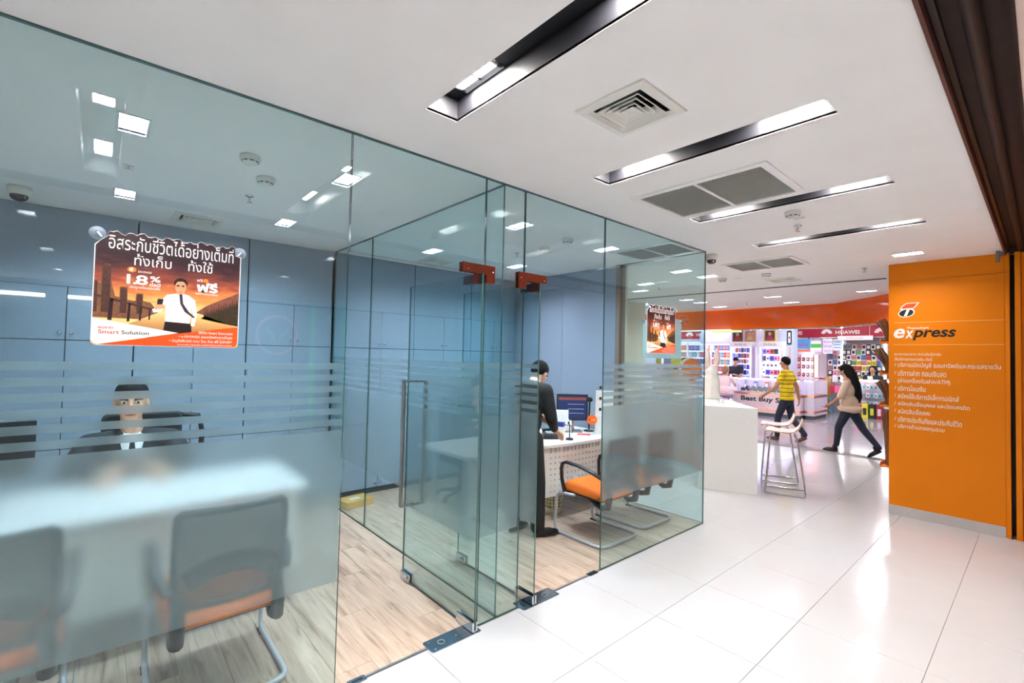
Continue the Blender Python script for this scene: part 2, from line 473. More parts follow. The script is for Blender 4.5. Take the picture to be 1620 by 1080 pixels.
for j in range(-1, 19):
    yy = y0 + j*TY
    for i in range(-6, 5):
        xx = 0.62 + TX*(i-1) if i != 0 else 0.02
        xx = 0.02 + TX*i
        if xx < -0.01 and yy + TY < 4.55: continue
        if yy > 9.75: continue
        if xx < -0.01 and yy < 4.55:
            tile(xx, 4.545, 1, (yy+TY-4.545)/TY)
        elif xx > 2.0 and yy > 6.4: continue
        else:
            tile(xx if xx > 0.1 or xx < -0.01 else 0.008, yy, 1 if xx > 0.1 or xx < -0.01 else (TX+0.012)/TX)
# the rest of the hall's tiles, out of the picture or behind the wall: one slab
rest = MB(); rest.box(3.03, 9.0, -6.0, 10.0, -0.004, 0.0); rest.box(0.008, 3.02, -6.0, -2.485, -0.004, 0)
rest.box(2.43, 3.02, 6.56, 10.0, -0.004, 0); rest.box(-9.0, -3.59, 4.55, 10.0, -0.004, 0)
o = rest.build('tile_slab', M_TILE, f_hall); o['kind'] = 'stuff'
# mall aisle, with a curved edge against the white tiles
mf = MB(); pts = []
for k in range(41):
    x = -9.0 + 18.0*k/40
    pts.append((x, 10.12 - 0.10*((x+0.9)/1.2)**2 if abs(x+0.9) < 3.2 else 9.4))
top = [(p[0], max(p[1], 9.35), 0.003) for p in pts]
n = len(top)
mf.add([(9, 24, 0.003), (-9, 24, 0.003)] + top, [tuple([0, 1] + [2+k for k in range(n)])])
mf.box(-9, 9, 10.0, 24, -0.06, -0.002)
struct('floor_mall', mf, M_MALLFLOOR, 'polished grey stone floor of the mall aisle', 'floor')

# ceiling with the slots and grilles cut out ---------------------------
SLOT_Y = [(-2.45, -2.285), (-1.285, -1.12), (-0.12, 0.045), (1.043, 1.21), (2.198, 2.362), (3.372, 3.535), (4.532, 4.695)]
SX0, SX1 = 0.445, 1.660
holes = [(SX0, SX1, a, b) for a, b in SLOT_Y]
DIFF = [(1.057, 1.707, 0.0), (-2.46, 0.575, 0.0), (-2.46, 2.93, 0.0), (-0.05, 6.79, 0.0)]     # square supply diffusers
DH = 0.122
holes += [(x-DH, x+DH, y-DH, y+DH) for x, y, r in DIFF]
GRIL = [(0.83, 2.99), (-0.36, 4.19), (0.17, 5.56)]
GX, GY = 0.385, 0.285
GS = [1.0, 0.80, 0.86]
holes += [(x-GX*s, x+GX*s, y-GY*s, y+GY*s) for (x, y), s in zip(GRIL, GS)]
OFFL = [(-0.68, 0.08, 'bright double lamp in the near office ceiling above the large poster'), (-2.05, 0.09, 'double lamp in the near office ceiling by the rear wall above the poster'),
        (-0.66, 1.13, 'double lamp in the near office ceiling beside the glass front joint'), (-2.01, 1.14, 'double lamp in the near office ceiling by the rear wall near the partition'),
        (-0.65, 2.59, 'double lamp in the far office ceiling near the glass front'), (-2.03, 2.60, 'double lamp in the far office ceiling near the partition and rear wall'),
        (-0.65, 3.77, 'double lamp in the far office ceiling beside the return air grille'), (-2.00, 3.77, 'double lamp in the far office ceiling by the rear corner')]
HALL = [(1.36, 5.935, 'double lamp in the hall ceiling just before the orange wall'), (-0.66, 5.92, 'double lamp in the hall ceiling past the glass corner'),
        (-0.78, 8.48, 'double lamp in the hall ceiling, middle, behind the black track line'), (-0.83, 9.5, 'double lamp in the hall ceiling close to the orange fascia, middle'),
        (-2.14, 9.5, 'double lamp in the hall ceiling close to the orange fascia, far end'), (0.48, 8.62, 'double lamp in the hall ceiling by the bend of the orange fascia'),
        (-0.72, 5.36, 'double lamp in the hall ceiling nearest the glass corner'), (-1.60, 5.95, 'double lamp in the hall ceiling above the white counter'),
        (-2.07, 6.52, 'double lamp in the hall ceiling near the cream wall'), (-2.08, 8.03, 'double lamp in the hall ceiling seen above the hanging posters'),
        (-2.09, 8.55, 'double lamp in the hall ceiling just behind the one above the hanging posters')]
LSX, LSY = 0.112, 0.054
holes += [(x-LSX, x+LSX, y-LSY, y+LSY) for x, y, l in OFFL+HALL]
def holed(mb, x0, x1, y0, y1, z, holes, th=0.012):
    xs = sorted({x0, x1} | {h[0] for h in holes} | {h[1] for h in holes}); ys = sorted({y0, y1} | {h[2] for h in holes} | {h[3] for h in holes})
    xs = [x for x in xs if x0 <= x <= x1]; ys = [y for y in ys if y0 <= y <= y1]
    for i in range(len(xs)-1):
        for j in range(len(ys)-1):
            cx, cy = (xs[i]+xs[i+1])/2, (ys[j]+ys[j+1])/2
            if any(h[0] < cx < h[1] and h[2] < cy < h[3] for h in holes): continue
            mb.add([(xs[i], ys[j], z), (xs[i+1], ys[j], z), (xs[i+1], ys[j+1], z), (xs[i], ys[j+1], z)], [(0, 3, 2, 1)])
    for (a, b, c, d) in holes:
        mb.add([(a, c, z), (b, c, z), (b, d, z), (a, d, z), (a, c, z+th), (b, c, z+th), (b, d, z+th), (a, d, z+th)],
               [(0, 1, 5, 4), (1, 2, 6, 5), (2, 3, 7, 6), (3, 0, 4, 7)])
cm = MB(); holed(cm, -3.4, 2.0, -6.0, 10.15, H, holes)
cm.add([(2.0, 6.5, H), (2.19, 6.5, H), (2.19, 10.15, H), (2.0, 10.15, H)], [(0, 3, 2, 1)])
ceil = struct('ceiling', cm, M_CEIL, 'white plaster ceiling with long recessed slots', 'ceiling')
for (a, b) in SLOT_Y:
    s = MB(); x0, x1, z0, z1 = SX0, SX1, H+0.0005, H+0.105
    V = [(x0, a, z0), (x1, a, z0), (x1, b, z0), (x0, b, z0), (x0, a, z1), (x1, a, z1), (x1, b, z1), (x0, b, z1)]
    s.add(V, [(0, 4, 5, 1), (1, 5, 6, 2), (2, 6, 7, 3), (3, 7, 4, 0), (4, 7, 6, 5)])
    s.build('slot_liner', M_BLACK, ceil)
OUTL = [(x, y, 'added unseen fill lamp in the corridor ceiling outside, %s row, %s' % (n, k)) for x, n in ((3.3, 'near'), (5.2, 'middle'), (7.1, 'far')) for y, k in ((-3.0, 'first'), (-0.5, 'second'), (2.0, 'third'), (4.5, 'fourth'))]  # added lamps, out of view, that brighten the hall ceiling
oholes = [(x-LSX, x+LSX, y-LSY, y+LSY) for x, y, l in OUTL]
co = MB(); holed(co, 2.19, 9.0, -6.0, 10.15, H, oholes)
struct('ceiling_outer', co, M_CEIL_WARM, 'warm white ceiling beyond the folding door track', 'ceiling')
cx = MB(); cx.add([(-9, 10.15, 3.05), (9, 10.15, 3.05), (9, 24, 3.05), (-9, 24, 3.05)], [(0, 3, 2, 1)])
cx.add([(-9, 4.6, H), (-3.4, 4.6, H), (-3.4, 10.15, H), (-9, 10.15, H)], [(0, 3, 2, 1)])
struct('ceiling_mall', cx, M_CEIL, 'white ceiling of the mall beyond the orange fascia', 'ceiling')

# walls ------------------------------------------------------------------
CBX = -2.86           # face of the built-in storage wall
wb_ = MB(); wb_.box(-3.4, -3.3, -4.0, 4.66, 0, H)
struct('wall_back', wb_, M_CAB, 'blue grey rear wall behind the storage units', 'wall')
wl = MB(); wl.box(-3.3, 0.0, -3.6, -3.5, 0, H)
struct('wall_left', wl, M_CAB, 'blue grey side wall at the near end of the office', 'wall')
we = MB(); we.box(CBX-0.02, -1.06, 4.545, 4.62, 0, H)
w_end = struct('wall_end', we, M_CABGAP, 'blue grey panelled end wall behind the standing man', 'wall')
for (xa, xb, za, zb) in [(CBX-0.02, -1.932, 0.0, 2.505), (-1.928, -1.066, 0.0, 2.505), (CBX-0.02, -1.932, 2.509, H), (-1.928, -1.066, 2.509, H)]:
    MB().rbox(xa, xb, 4.533, 4.5455, za, zb, 0.0015, axis='y', seg=1).build('panel', M_CAB, w_end)
MB().box(-1.064, -1.012, 4.50, 4.62, 0, H).build('jamb', M_TAUPE, w_end)
we2 = MB(); we2.box(-3.12, -3.02, 4.66, 8.15, 0, H); we2.box(-3.02, -1.012, 4.622, 4.66, 0, H)
struct('wall_cream', we2, M_CREAM, 'cream painted wall beyond the glass corner', 'wall')
for nm, bx, mt, lb in [('wall_opposite', (8.9, 9.0, -6, 24, 0, 3.2), M_SKIRT, 'pale wall across the corridor'),
                       ('wall_near', (-0.0, 9.0, -6.1, -6.0, 0, 3.2), M_CREAM, 'pale wall at the near end of the corridor'),
                       ('wall_mall_back', (-9, 9, 18.6, 18.7, 0, 3.2), M_WHITE, 'white rear wall of the mall shops'),
                       ('wall_mall_side', (-9.1, -9.0, 4.6, 24, 0, 3.2), M_WHITE, 'white side wall of the mall')]:
    struct(nm, MB().box(*bx), mt, lb, 'wall')

# orange wall with the lettering -------------------------------------------
OY = 6.47
wo = MB(); wo.box(1.125, 1.992, OY+0.012, OY+0.30, 0, H-0.002); wo.box(1.992, 2.026, OY+0.01, OY+0.30, 0, H-0.002)
w_or = struct('wall_right', wo, M_ORANGE, 'orange laminate wall with white lettering and a grey skirting', 'wall')
for (za, zb) in [(0.1005, 2.509), (2.512, H-0.002)]:
    MB().rbox(1.118, 1.993, OY, OY+0.0125, za, zb, 0.0015, axis='y', seg=1).build('panel', M_ORANGE, w_or)
    MB().rbox(1.9945, 2.0265, OY+0.002, OY+0.0125, za if za > 1 else 0.0, zb, 0.001, axis='y', seg=1).build('panel', M_ORANGE, w_or)
MB().rbox(1.1165, 1.992, OY-0.002, OY+0.012, 0.0, 0.1, 0.002, axis='y', seg=1).build('skirting', M_SKIRT, w_or)
wo2 = MB(); wo2.box(2.026, 2.060, OY+0.16, OY+0.3, 0, H-0.002)
wo2.build('door_gap', M_BLK, w_or)
w2 = MB(); w2.box(2.060, 2.098, OY-0.004, OY+0.3, 0, H+0.0); w2.box(2.101, 5.0, OY+0.035, OY+0.3, 0, H+0.0)
struct('wall_outer', w2, M_ORANGE, 'orange wall past the black gap of the folding door', 'wall')

# ceiling channel of the folding door ------------------------------------------
trk = thing('door_track', 'dark brown ceiling channel with a round rail and red brown edge', 'door track', (2.1, 2.0, H), kind='structure')
MB().box(2.0, 2.19, -6, 6.5, H+0.05, H+0.07).build('channel', M_DKBROWN, trk)
MB().box(1.996, 2.008, -6, 6.465, H-0.022, H+0.06).build('edge_strip', M_REDBROWN, trk)
MB().box(2.186, 2.194, -6, 6.465, H-0.004, H+0.06).build('channel_side', M_DKBROWN, trk)
MB().box(2.0, 2.19, 6.47, 6.52, H-0.001, H+0.07).build('end_block', M_DKBROWN, trk)
MB().cyl((2.10, -6, H+0.028), (2.10, 6.46, H+0.028), 0.024, n=14).build('rail', M_DKBROWN, trk)
MB().box(2.012, 2.03, -6, 6.46, H+0.02, H+0.052).build('channel_lip', M_BLK, trk)
br = MB(); br.rbox(1.945, 1.972, 6.31, 6.36, 2.60, H, 0.004); br.box(1.972, 1.998, 6.32, 6.35, 2.655, 2.69)
tag(br.build('door_stop', mat('grey_steel', (122, 118, 122), 0.4, 0.6, var=0.05)), 'small grey steel stop hanging under the ceiling by the orange wall', 'door stop')

# dark gap across the hall ceiling and the orange fascia ---------------------------
MBt = MB(); MBt.obox((-1.1, 7.40, H-0.004), (2.02, 0.07, 0), (0, 0.022, 0), (0, 0, 0.004))
tag(MBt.build('trim_1', M_BLK), 'thin black track line across the hall ceiling', 'ceiling trim', kind='structure')
fas = [(-9.0, 10.18), (-0.32, 10.15), (0.63, 9.20), (1.5, 8.35)]
fo = thing('trim_2', 'glossy orange fascia board above the way into the mall', 'fascia', (-0.3, 10.15, 2.27), kind='structure')
for i in range(3):
    a, b2 = Vector((*fas[i], 0)), Vector((*fas[i+1], 0)); d = (b2-a).normalized(); nrm = Vector((-d.y, d.x, 0))
    m = MB(); cc = (a+b2)/2 + nrm*0.06; m.obox((cc.x, cc.y, (2.275+H)/2), d*((b2-a).length/2), nrm*0.06, (0, 0, (H-2.275)/2))
    m.build('fascia_board', M_ORANGE2, fo)
    m = MB(); m.obox((cc.x, cc.y, 2.262), d*((b2-a).length/2), nrm*0.055, (0, 0, 0.012)); m.build('edge_strip', M_CHROME, fo)

# shopfront across the corridor (only its reflection shows in the glass) -----------------------
op = thing('opposite_shopfront', 'bank shopfront with a round leaf emblem across the corridor, reflected in the glass', 'shopfront', (8.6, 1.0, 0), kind='structure')
MB().box(8.62, 8.70, -5.5, 8.5, 0.0, 2.65).build('back_panel', mat('grey_shop_panel', (112, 118, 124), 0.6, var=0.05, scale=3), op)  # plain grey back panel without any glow
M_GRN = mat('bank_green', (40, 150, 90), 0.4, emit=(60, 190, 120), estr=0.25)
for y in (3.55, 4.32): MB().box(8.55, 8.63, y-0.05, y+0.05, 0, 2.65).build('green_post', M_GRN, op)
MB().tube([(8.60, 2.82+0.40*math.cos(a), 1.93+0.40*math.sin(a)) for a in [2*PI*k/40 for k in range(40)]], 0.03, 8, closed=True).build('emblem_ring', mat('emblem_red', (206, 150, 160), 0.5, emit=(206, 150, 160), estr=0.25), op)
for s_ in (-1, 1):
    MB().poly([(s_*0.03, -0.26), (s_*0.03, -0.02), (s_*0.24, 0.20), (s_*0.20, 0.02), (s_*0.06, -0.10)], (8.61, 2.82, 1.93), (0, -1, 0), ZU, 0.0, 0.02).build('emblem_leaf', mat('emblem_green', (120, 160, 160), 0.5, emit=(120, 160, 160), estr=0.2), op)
for (a, b) in ((-1.9, -0.72), (-0.45, 0.4)): MB().box(8.55, 8.61, a, b, 2.40, 2.46).build('strip_light', emitter('strip_light_white', (250, 252, 255), 3.0), op)
# ------------------------------------------------------------------ glass walls and doors
T = 0.006
def films(parent, plane, pos, a, b, side):
    """Frosted film: one solid sheet and six stripes above it. plane 'x' or 'y' = the fixed axis."""
    p0, p1 = (pos+side*(T+0.0004), pos+side*(T+0.0014))
    p0, p1 = min(p0, p1), max(p0, p1)
    spans = [(0.517, 1.238, 'frosted_sheet')] + [(1.562-0.054*k-0.030, 1.562-0.054*k, 'film_stripe') for k in range(6)]
    for z0, z1, nm in spans:
        m = MB()
        if plane == 'x': m.box(p0, p1, a, b, z0, z1)
        else: m.box(a, b, p0, p1, z0, z1)
        m.build(nm, M_FROST, parent)
def pane(parent, plane, pos, a, b, z0, z1, name='pane'):
    m = MB()
    if plane == 'x': m.box(pos-T, pos+T, a, b, z0, z1, edge=1)
    else: m.box(a, b, pos-T, pos+T, z0, z1, edge=1)
    return m.build(name, [M_GLASS, M_EDGE], parent)

wf = thing('wall_front', 'tall frameless glass front with frosted bands facing the hall', 'glass wall', (0, 0.9, 0), kind='structure')
pane(wf, 'x', 0, -3.49, 0.893, 0.004, H-0.003); films(wf, 'x', 0, -3.49, 0.889, -1)
pane(wf, 'x', 0, 0.899, 1.733, 2.108, H-0.003)
pane(wf, 'x', 0, 1.739, 2.059, 0.004, H-0.003); films(wf, 'x', 0, 1.742, 1.882, -1); films(wf, 'x', 0, 1.898, 2.056, -1)
pane(wf, 'x', 0, 2.065, 2.903, 2.108, H-0.003)
pane(wf, 'x', 0, 2.909, 4.532, 0.004, H-0.003); films(wf, 'x', 0, 2.912, 4.515, -1)
MB().box(-0.009, 0.009, -3.49, 4.535, H-0.006, H-0.0005).build('ceiling_channel', M_EDGE, wf)
for (ya, yb) in [(0.96, 1.05), (2.77, 2.87)]:
    m = MB(); m.rbox(-0.022, 0.022, ya, yb, 0.0, 0.0035, 0.008); m.box(-0.006, 0.006, ya+0.02, yb-0.02, 0.0035, 0.0042, mi=1)
    m.build('floor_catch', [M_DSTEEL, M_BLK], wf)
for (ya, yb) in [(-3.49, 0.9), (1.05, 1.40), (2.41, 2.77)]:
    MB().box(-0.011, 0.004, ya, yb, -0.002, 0.0022).build('threshold', mat('dull_aluminium', (150, 154, 156), 0.35, 0.8, var=0.05), wf)

wp = thing('wall_partition', 'glass partition with frosted bands between the two offices', 'glass wall', (-1.4, 1.89, 0), kind='structure')
for (a, b) in [(-2.85, -1.93), (-1.924, -0.012)]:
    pane(wp, 'y', 1.89, a, b, 0.004, H-0.003); films(wp, 'y', 1.89, a+0.004, b-0.004, 1)
MB().box(-2.85, -0.008, 1.882, 1.898, H-0.006, H-0.0005).build('ceiling_channel', M_EDGE, wp)
MB().box(-2.85, -0.008, 1.883, 1.897, 0.0, 0.004).build('floor_channel', M_EDGE, wp)
wr = thing('wall_return', 'short glass return pane with frosted bands at the office corner', 'glass wall', (-0.5, 4.527, 0), kind='structure')
pane(wr, 'y', 4.538, -1.010, -0.008, 0.004, H-0.003); films(wr, 'y', 4.538, -0.99, -0.02, -1)
MB().box(-1.01, -0.006, 4.530, 4.546, H-0.006, H-0.0005).build('ceiling_channel', M_EDGE, wr)

def glass_door(name, label, y, near, mirror):
    """Frameless door swung inwards: lies in the plane y, pivot end at x=+0.045."""
    d = thing(name, label, 'glass door', (0.0, y, 0), kind='structure')
    x0, x1 = -0.815, 0.045
    m = MB(); m.box(x0, x1, y-T, y+T, 0.012, 2.098, edge=1); m.build('pane', [M_GLASS, M_EDGE], d)
    films(d, 'y', y, x0+0.003, x1-0.004, 1 if near else 1)
    # bottom pivot shoe and lock
    for (a, b, nm) in [(x1-0.165, x1+0.006, 'pivot_shoe'), (x0-0.004, x0+0.118, 'lock_case')]:
        m = MB(); m.rbox(a, b, y-0.019, y-T-0.0005, 0.008, 0.062, 0.003, axis='y', seg=1); m.rbox(a, b, y+T+0.0005, y+0.019, 0.008, 0.062, 0.003, axis='y', seg=1)
        m.box(a+0.002, b-0.002, y-T, y+T, 0.004, 0.014)
        p = m.build(nm, M_CHROME, d)
        if nm == 'lock_case':
            k = MB(); k.lathe([(0.017, -0.030), (0.019, -0.024), (0.019, -0.018)], ((a+b)/2+0.02, y, 0.036), n=16, axis='y')
            k.build('lock_cylinder', M_CHROME, p)
    m = MB(); m.box(x1-0.175, x1-0.01, y-0.017, y-T-0.0005, 2.046, 2.098); m.box(x1-0.175, x1-0.01, y+T+0.0005, y+0.017, 2.046, 2.098)
    m.build('top_shoe', mat('dark_shoe', (52, 54, 64), 0.3, 0.6, var=0.05), d)
    m = MB(); m.box(x0+0.12, x1-0.17, y-0.004, y+0.004, 0.003, 0.012); m.build('brush_seal', M_BLK, d)
    # pull handle, a flat bar bent square, one on either face
    for s in (-1, 1):
        h = MB(); hx = -0.715; yo = y + s*0.088
        h.box(hx-0.019, hx+0.019, yo-0.006, yo+0.006, 0.545, 1.425)
        h.box(hx-0.019, hx+0.019, min(yo, y+s*(T+0.0016)), max(yo, y+s*(T+0.0016)), 1.413, 1.425)
        h.box(hx-0.019, hx+0.019, min(yo, y+s*(T+0.0016)), max(yo, y+s*(T+0.0016)), 0.545, 0.557)
        h.build('pull_handle', M_STEEL, d)
    # top patch fitting on the fixed glass
    m = MB(); S = 1 if mirror else -1
    yb = 2.065 if mirror else 1.733
    for sx in (-1, 1):
        xa, xb = (T+0.0005, 0.02) if sx > 0 else (-0.02, -T-0.0005)
        if mirror: L = [(2.002, 2.068, 2.052, 2.158), (2.068, 2.252, 2.103, 2.158)]
        else: L = [(1.735, 1.803, 2.052, 2.158), (1.563, 1.735, 2.103, 2.158)]
        for (a, b, c, e) in L: m.box(xa, xb, a, b, c, e)
    m.build('patch_fitting', M_CHROME_RED, d)
    m = MB(); m.box(-0.021, 0.021, y-0.022, y+0.022, 2.040, 2.1025); m.build('pivot_block', M_CHROME_RED, d)
    k = MB()
    for yy in ((1.785, 1.60) if not mirror else (2.02, 2.23)): k.lathe([(0.004, 0.0), (0.004, 0.002)], (0.0202, yy, 2.12), n=10, axis='x')
    k.build('screw', M_CHROME, d)
    return d
d1 = glass_door('door_1', 'open glass door with steel pull handle, swung into the near office', 1.69, True, False)
d2 = glass_door('door_2', 'open glass door beside the standing man, swung into the far office', 2.168, False, True)
def floor_plate(label, ya, yb, flip):
    p = thing('floor_spring', label, 'floor plate', (0, (ya+yb)/2, 0), 'mirror steel floor spring covers')
    m = MB(); m.rbox(-0.058, 0.058, ya, yb, 0.0, 0.004, 0.014, seg=4); m.build('cover_plate', M_DSTEEL, p)
    yc = ya+0.09 if not flip else yb-0.09
    for (dx, dy) in [(-0.035, -0.06), (0.035, -0.06), (0.0, 0.1)]:
        k = MB(); k.lathe([(0.005, 0.0), (0.004, 0.0015)], (dx, yc + (dy if not flip else -dy), 0.004), n=10); k.build('screw', M_CHROME, p)
    k = MB(); k.tube([(0.02*math.cos(a), yc+0.02*math.sin(a), 0.0046) for a in [2*PI*i/16 for i in range(16)]], 0.0018, 6, closed=True)
    k.build('stamped_ring', M_STEEL, p)
    k = MB(); k.box(-0.02, 0.02, (yb-0.05 if not flip else ya+0.035), (yb-0.035 if not flip else ya+0.05), 0.004, 0.0075); k.build('spindle', M_BLK, p)
floor_plate('mirror steel floor plate at the pivot of the near glass door', 1.402, 1.735, False)
floor_plate('mirror steel floor plate at the pivot of the far glass door', 2.072, 2.405, True)

# ------------------------------------------------------------------ built-in storage units
def unit(label, y0, y1, knob_pair=True, split=None):
    u = thing('storage_cabinet', label, 'cabinet', (CBX-0.2, (y0+y1)/2, 0), 'blue grey storage units along the rear wall')
    MB().box(CBX-0.42, CBX-0.018, y0+0.001, y1-0.001, 0.065, H-0.001).build('body', M_CABGAP, u)
    MB().box(CBX-0.40, CBX-0.035, y0+0.001, y1-0.001, 0.0, 0.065).build('plinth', M_PLINTH, u)
    g = 0.003
    MB().rbox(CBX-0.03, CBX-0.010, y0+g, y1-g, 2.084, H-0.003, 0.0015, axis='x', seg=1).build('top_panel', M_CAB, u)
    ym = (y0+y1)/2 if split is None else split
    for (za, zb, nm, kz) in [(1.663, 2.080, 'upper_door', 1.715), (0.803, 1.657, 'middle_door', None), (0.068, 0.797, 'lower_door', 0.112)]:
        for (a, b, s) in [(y0+g, ym-g, 1), (ym+g, y1-g, -1)]:
            if b-a < 0.05: continue
            dr = MB().rbox(CBX-0.018, CBX, a, b, za, zb, 0.0015, axis='x', seg=1).build(nm, M_CAB, u)
            if kz:
                ky = (b-0.032) if s > 0 else (a+0.032)
                MB().lathe([(0.005, 0.0), (0.005, 0.010), (0.012, 0.013), (0.0125, 0.020), (0.009, 0.024)], (CBX, ky, kz), n=14, axis='x').build('knob', M_CHROME, dr)
    return u
US = [(-2.36, -1.50, 'storage unit in the rear wall nearest the camera end'), (-1.495, -0.64, 'storage unit in the rear wall beyond the monitor'),
      (-0.635, 0.205, 'storage unit in the rear wall behind the left edge of the large poster'), (0.21, 1.053, 'storage unit in the rear wall beside the seated man'),
      (1.058, 1.872, 'storage unit in the rear wall against the glass partition, near office side'),
      (2.03, 2.877, 'storage unit in the rear wall above the brown parcel'), (2.882, 3.737, 'storage unit in the rear wall behind the open glass doors'),
      (3.742, 4.528, 'storage unit in the rear wall next to the far corner')]
for a, b, l in US: unit('blue grey ' + l, a, b, split=(1.482 if 1.0 < a < 1.2 else None))
m = MB(); m.box(CBX-0.018, CBX, 1.905, 2.027, 0.068, H-0.003); m.box(CBX-0.4, CBX-0.035, 1.905, 2.027, 0, 0.065)
tag(m.build('filler_panel', M_CAB), 'narrow blue grey filler panel next to the glass partition', 'panel')

# ------------------------------------------------------------------ ceiling fixtures
def lamp(label, x, y, z, lens, sx=0.118, sy=0.058, group=None, frame=True):
    L = thing('downlight', label, 'ceiling light', (x, y, z), group)
    m = MB()
    a, b = sx+0.012, sy+0.012
    for (x0, x1, y0, y1) in [(-a, a, -b, -sy+0.02), (-a, a, sy-0.02, b), (-a, -sx, -sy, sy), (sx, a, -sy, sy), (-0.006, 0.006, -sy, sy)]:
        m.box(x+x0, x+x1, y+y0, y+y1, z-0.006, z-0.0005)
    m.build('frame', M_LAMPHOUSE, L)
    for s in (-1, 1):
        k = MB(); xa, xb = sorted((x+s*0.010, x+s*(sx-0.006)))
        k.box(xa, xb, y-sy+0.020, y+sy-0.020, z-0.0055, z-0.001)
        k.build('lens', lens, L)
    return L
for i, (a, b) in enumerate(SLOT_Y):
    nth = ['rearmost unseen', 'second unseen', 'slightly out of view', 'nearest visible', 'second visible', 'third visible', 'farthest'][i]
    for x, s in ((0.657, 'glass wall'), (1.455, 'corridor')):
        lamp('double lens lamp in the %s ceiling slot, end towards the %s' % (nth, s), x, (a+b)/2+0.006, H+0.104, M_LENS, 0.118, 0.060, 'lamps in the ceiling slots')
def recessed(label, x, y, lens, group, depth=0.040):
    """Double downlight: white trim, two square wells, a lit lens at the top of each."""
    L = thing('downlight', label, 'ceiling light', (x, y, H), group)
    a, b = LSX, LSY; m = MB()
    for (x0, x1, y0, y1) in [(-a-0.012, a+0.012, -b-0.012, -b), (-a-0.012, a+0.012, b, b+0.012), (-a-0.012, -a, -b, b), (a, a+0.012, -b, b), (-0.005, 0.005, -b, b)]:
        m.box(x+x0, x+x1, y+y0, y+y1, H-0.004, H-0.0005)
    m.build('frame', M_LAMPHOUSE, L)
    for s in (-1, 1):
        xa, xb = sorted((x+s*0.005, x+s*a)); z0, z1 = H-0.002, H+depth
        k = MB(); V = [(xa, y-b, z0), (xb, y-b, z0), (xb, y+b, z0), (xa, y+b, z0), (xa, y-b, z1), (xb, y-b, z1), (xb, y+b, z1), (xa, y+b, z1)]
        k.add(V, [(0, 4, 5, 1), (1, 5, 6, 2), (2, 6, 7, 3), (3, 7, 4, 0)]); k.build('well', M_WELL, L)
        k = MB(); k.box(xa, xb, y-b, y+b, z1, z1+0.002); k.build('lens', lens, L)
M_WELL = mat('satin_reflector', (150, 152, 156), 0.35, 0.6, var=0.03)
for x, y, l in OFFL: recessed(l, x, y, M_LENS_C, 'lamps in the office ceiling')
for x, y, l in OUTL: recessed(l, x, y, M_LENS_O, 'added fill lamps in the corridor ceiling', 0.05)
for x, y, l in HALL: recessed(l, x, y, M_LENS_M, 'flush lamps in the hall ceiling', 0.045)

def diffuser(label, cx, cy):
    D = thing('air_diffuser', label, 'air vent', (cx, cy, H), 'square air diffusers')
    z = H
    def ringf(mb, r0, z0, r1, z1):
        v = [(cx+s*r, cy+t*r, zz) for (r, zz) in ((r0, z0), (r1, z1)) for (s, t) in ((-1, -1), (1, -1), (1, 1), (-1, 1))]
        mb.add(v, [(k, (k+1) % 4, 4+(k+1) % 4, 4+k) for k in range(4)])
    m = MB(); ringf(m, 0.172, z-0.002, 0.168, z-0.008); ringf(m, 0.168, z-0.008, 0.134, z-0.014); ringf(m, 0.134, z-0.014, 0.122, z+0.004); m.build('frame', M_WHITEP, D)
    for r in (0.108, 0.082, 0.056):
        m = MB(); ringf(m, r, z-0.010, r-0.004, z-0.011); ringf(m, r-0.004, z-0.011, r-0.034, z+0.022); ringf(m, r-0.034, z+0.022, r-0.030, z+0.024); ringf(m, r-0.030, z+0.024, r, z-0.010)
        m.build('cone_vane', M_WHITEP, D)
    m = MB(); m.rbox(cx-0.034, cx+0.034, cy-0.034, cy+0.034, z-0.010, z-0.006, 0.004); m.build('centre_plate', M_WHITEP, D)
    m = MB(); v = [(cx-DH, cy-DH), (cx+DH, cy-DH), (cx+DH, cy+DH), (cx-DH, cy+DH)]
    m.add([(*p, z+0.004) for p in v] + [(*p, z+0.09) for p in v], [(0, 4, 5, 1), (1, 5, 6, 2), (2, 6, 7, 3), (3, 7, 4, 0), (4, 7, 6, 5)])
    m.build('duct', M_BLACK, D)
for (x, y, r), l in zip(DIFF, ['square white air diffuser between the two nearest ceiling slots', 'square air diffuser in the near office ceiling above the poster',
                               'square air diffuser in the far office ceiling near the rear wall', 'small square air diffuser in the hall ceiling before the black track line']):
    diffuser(l, x, y)
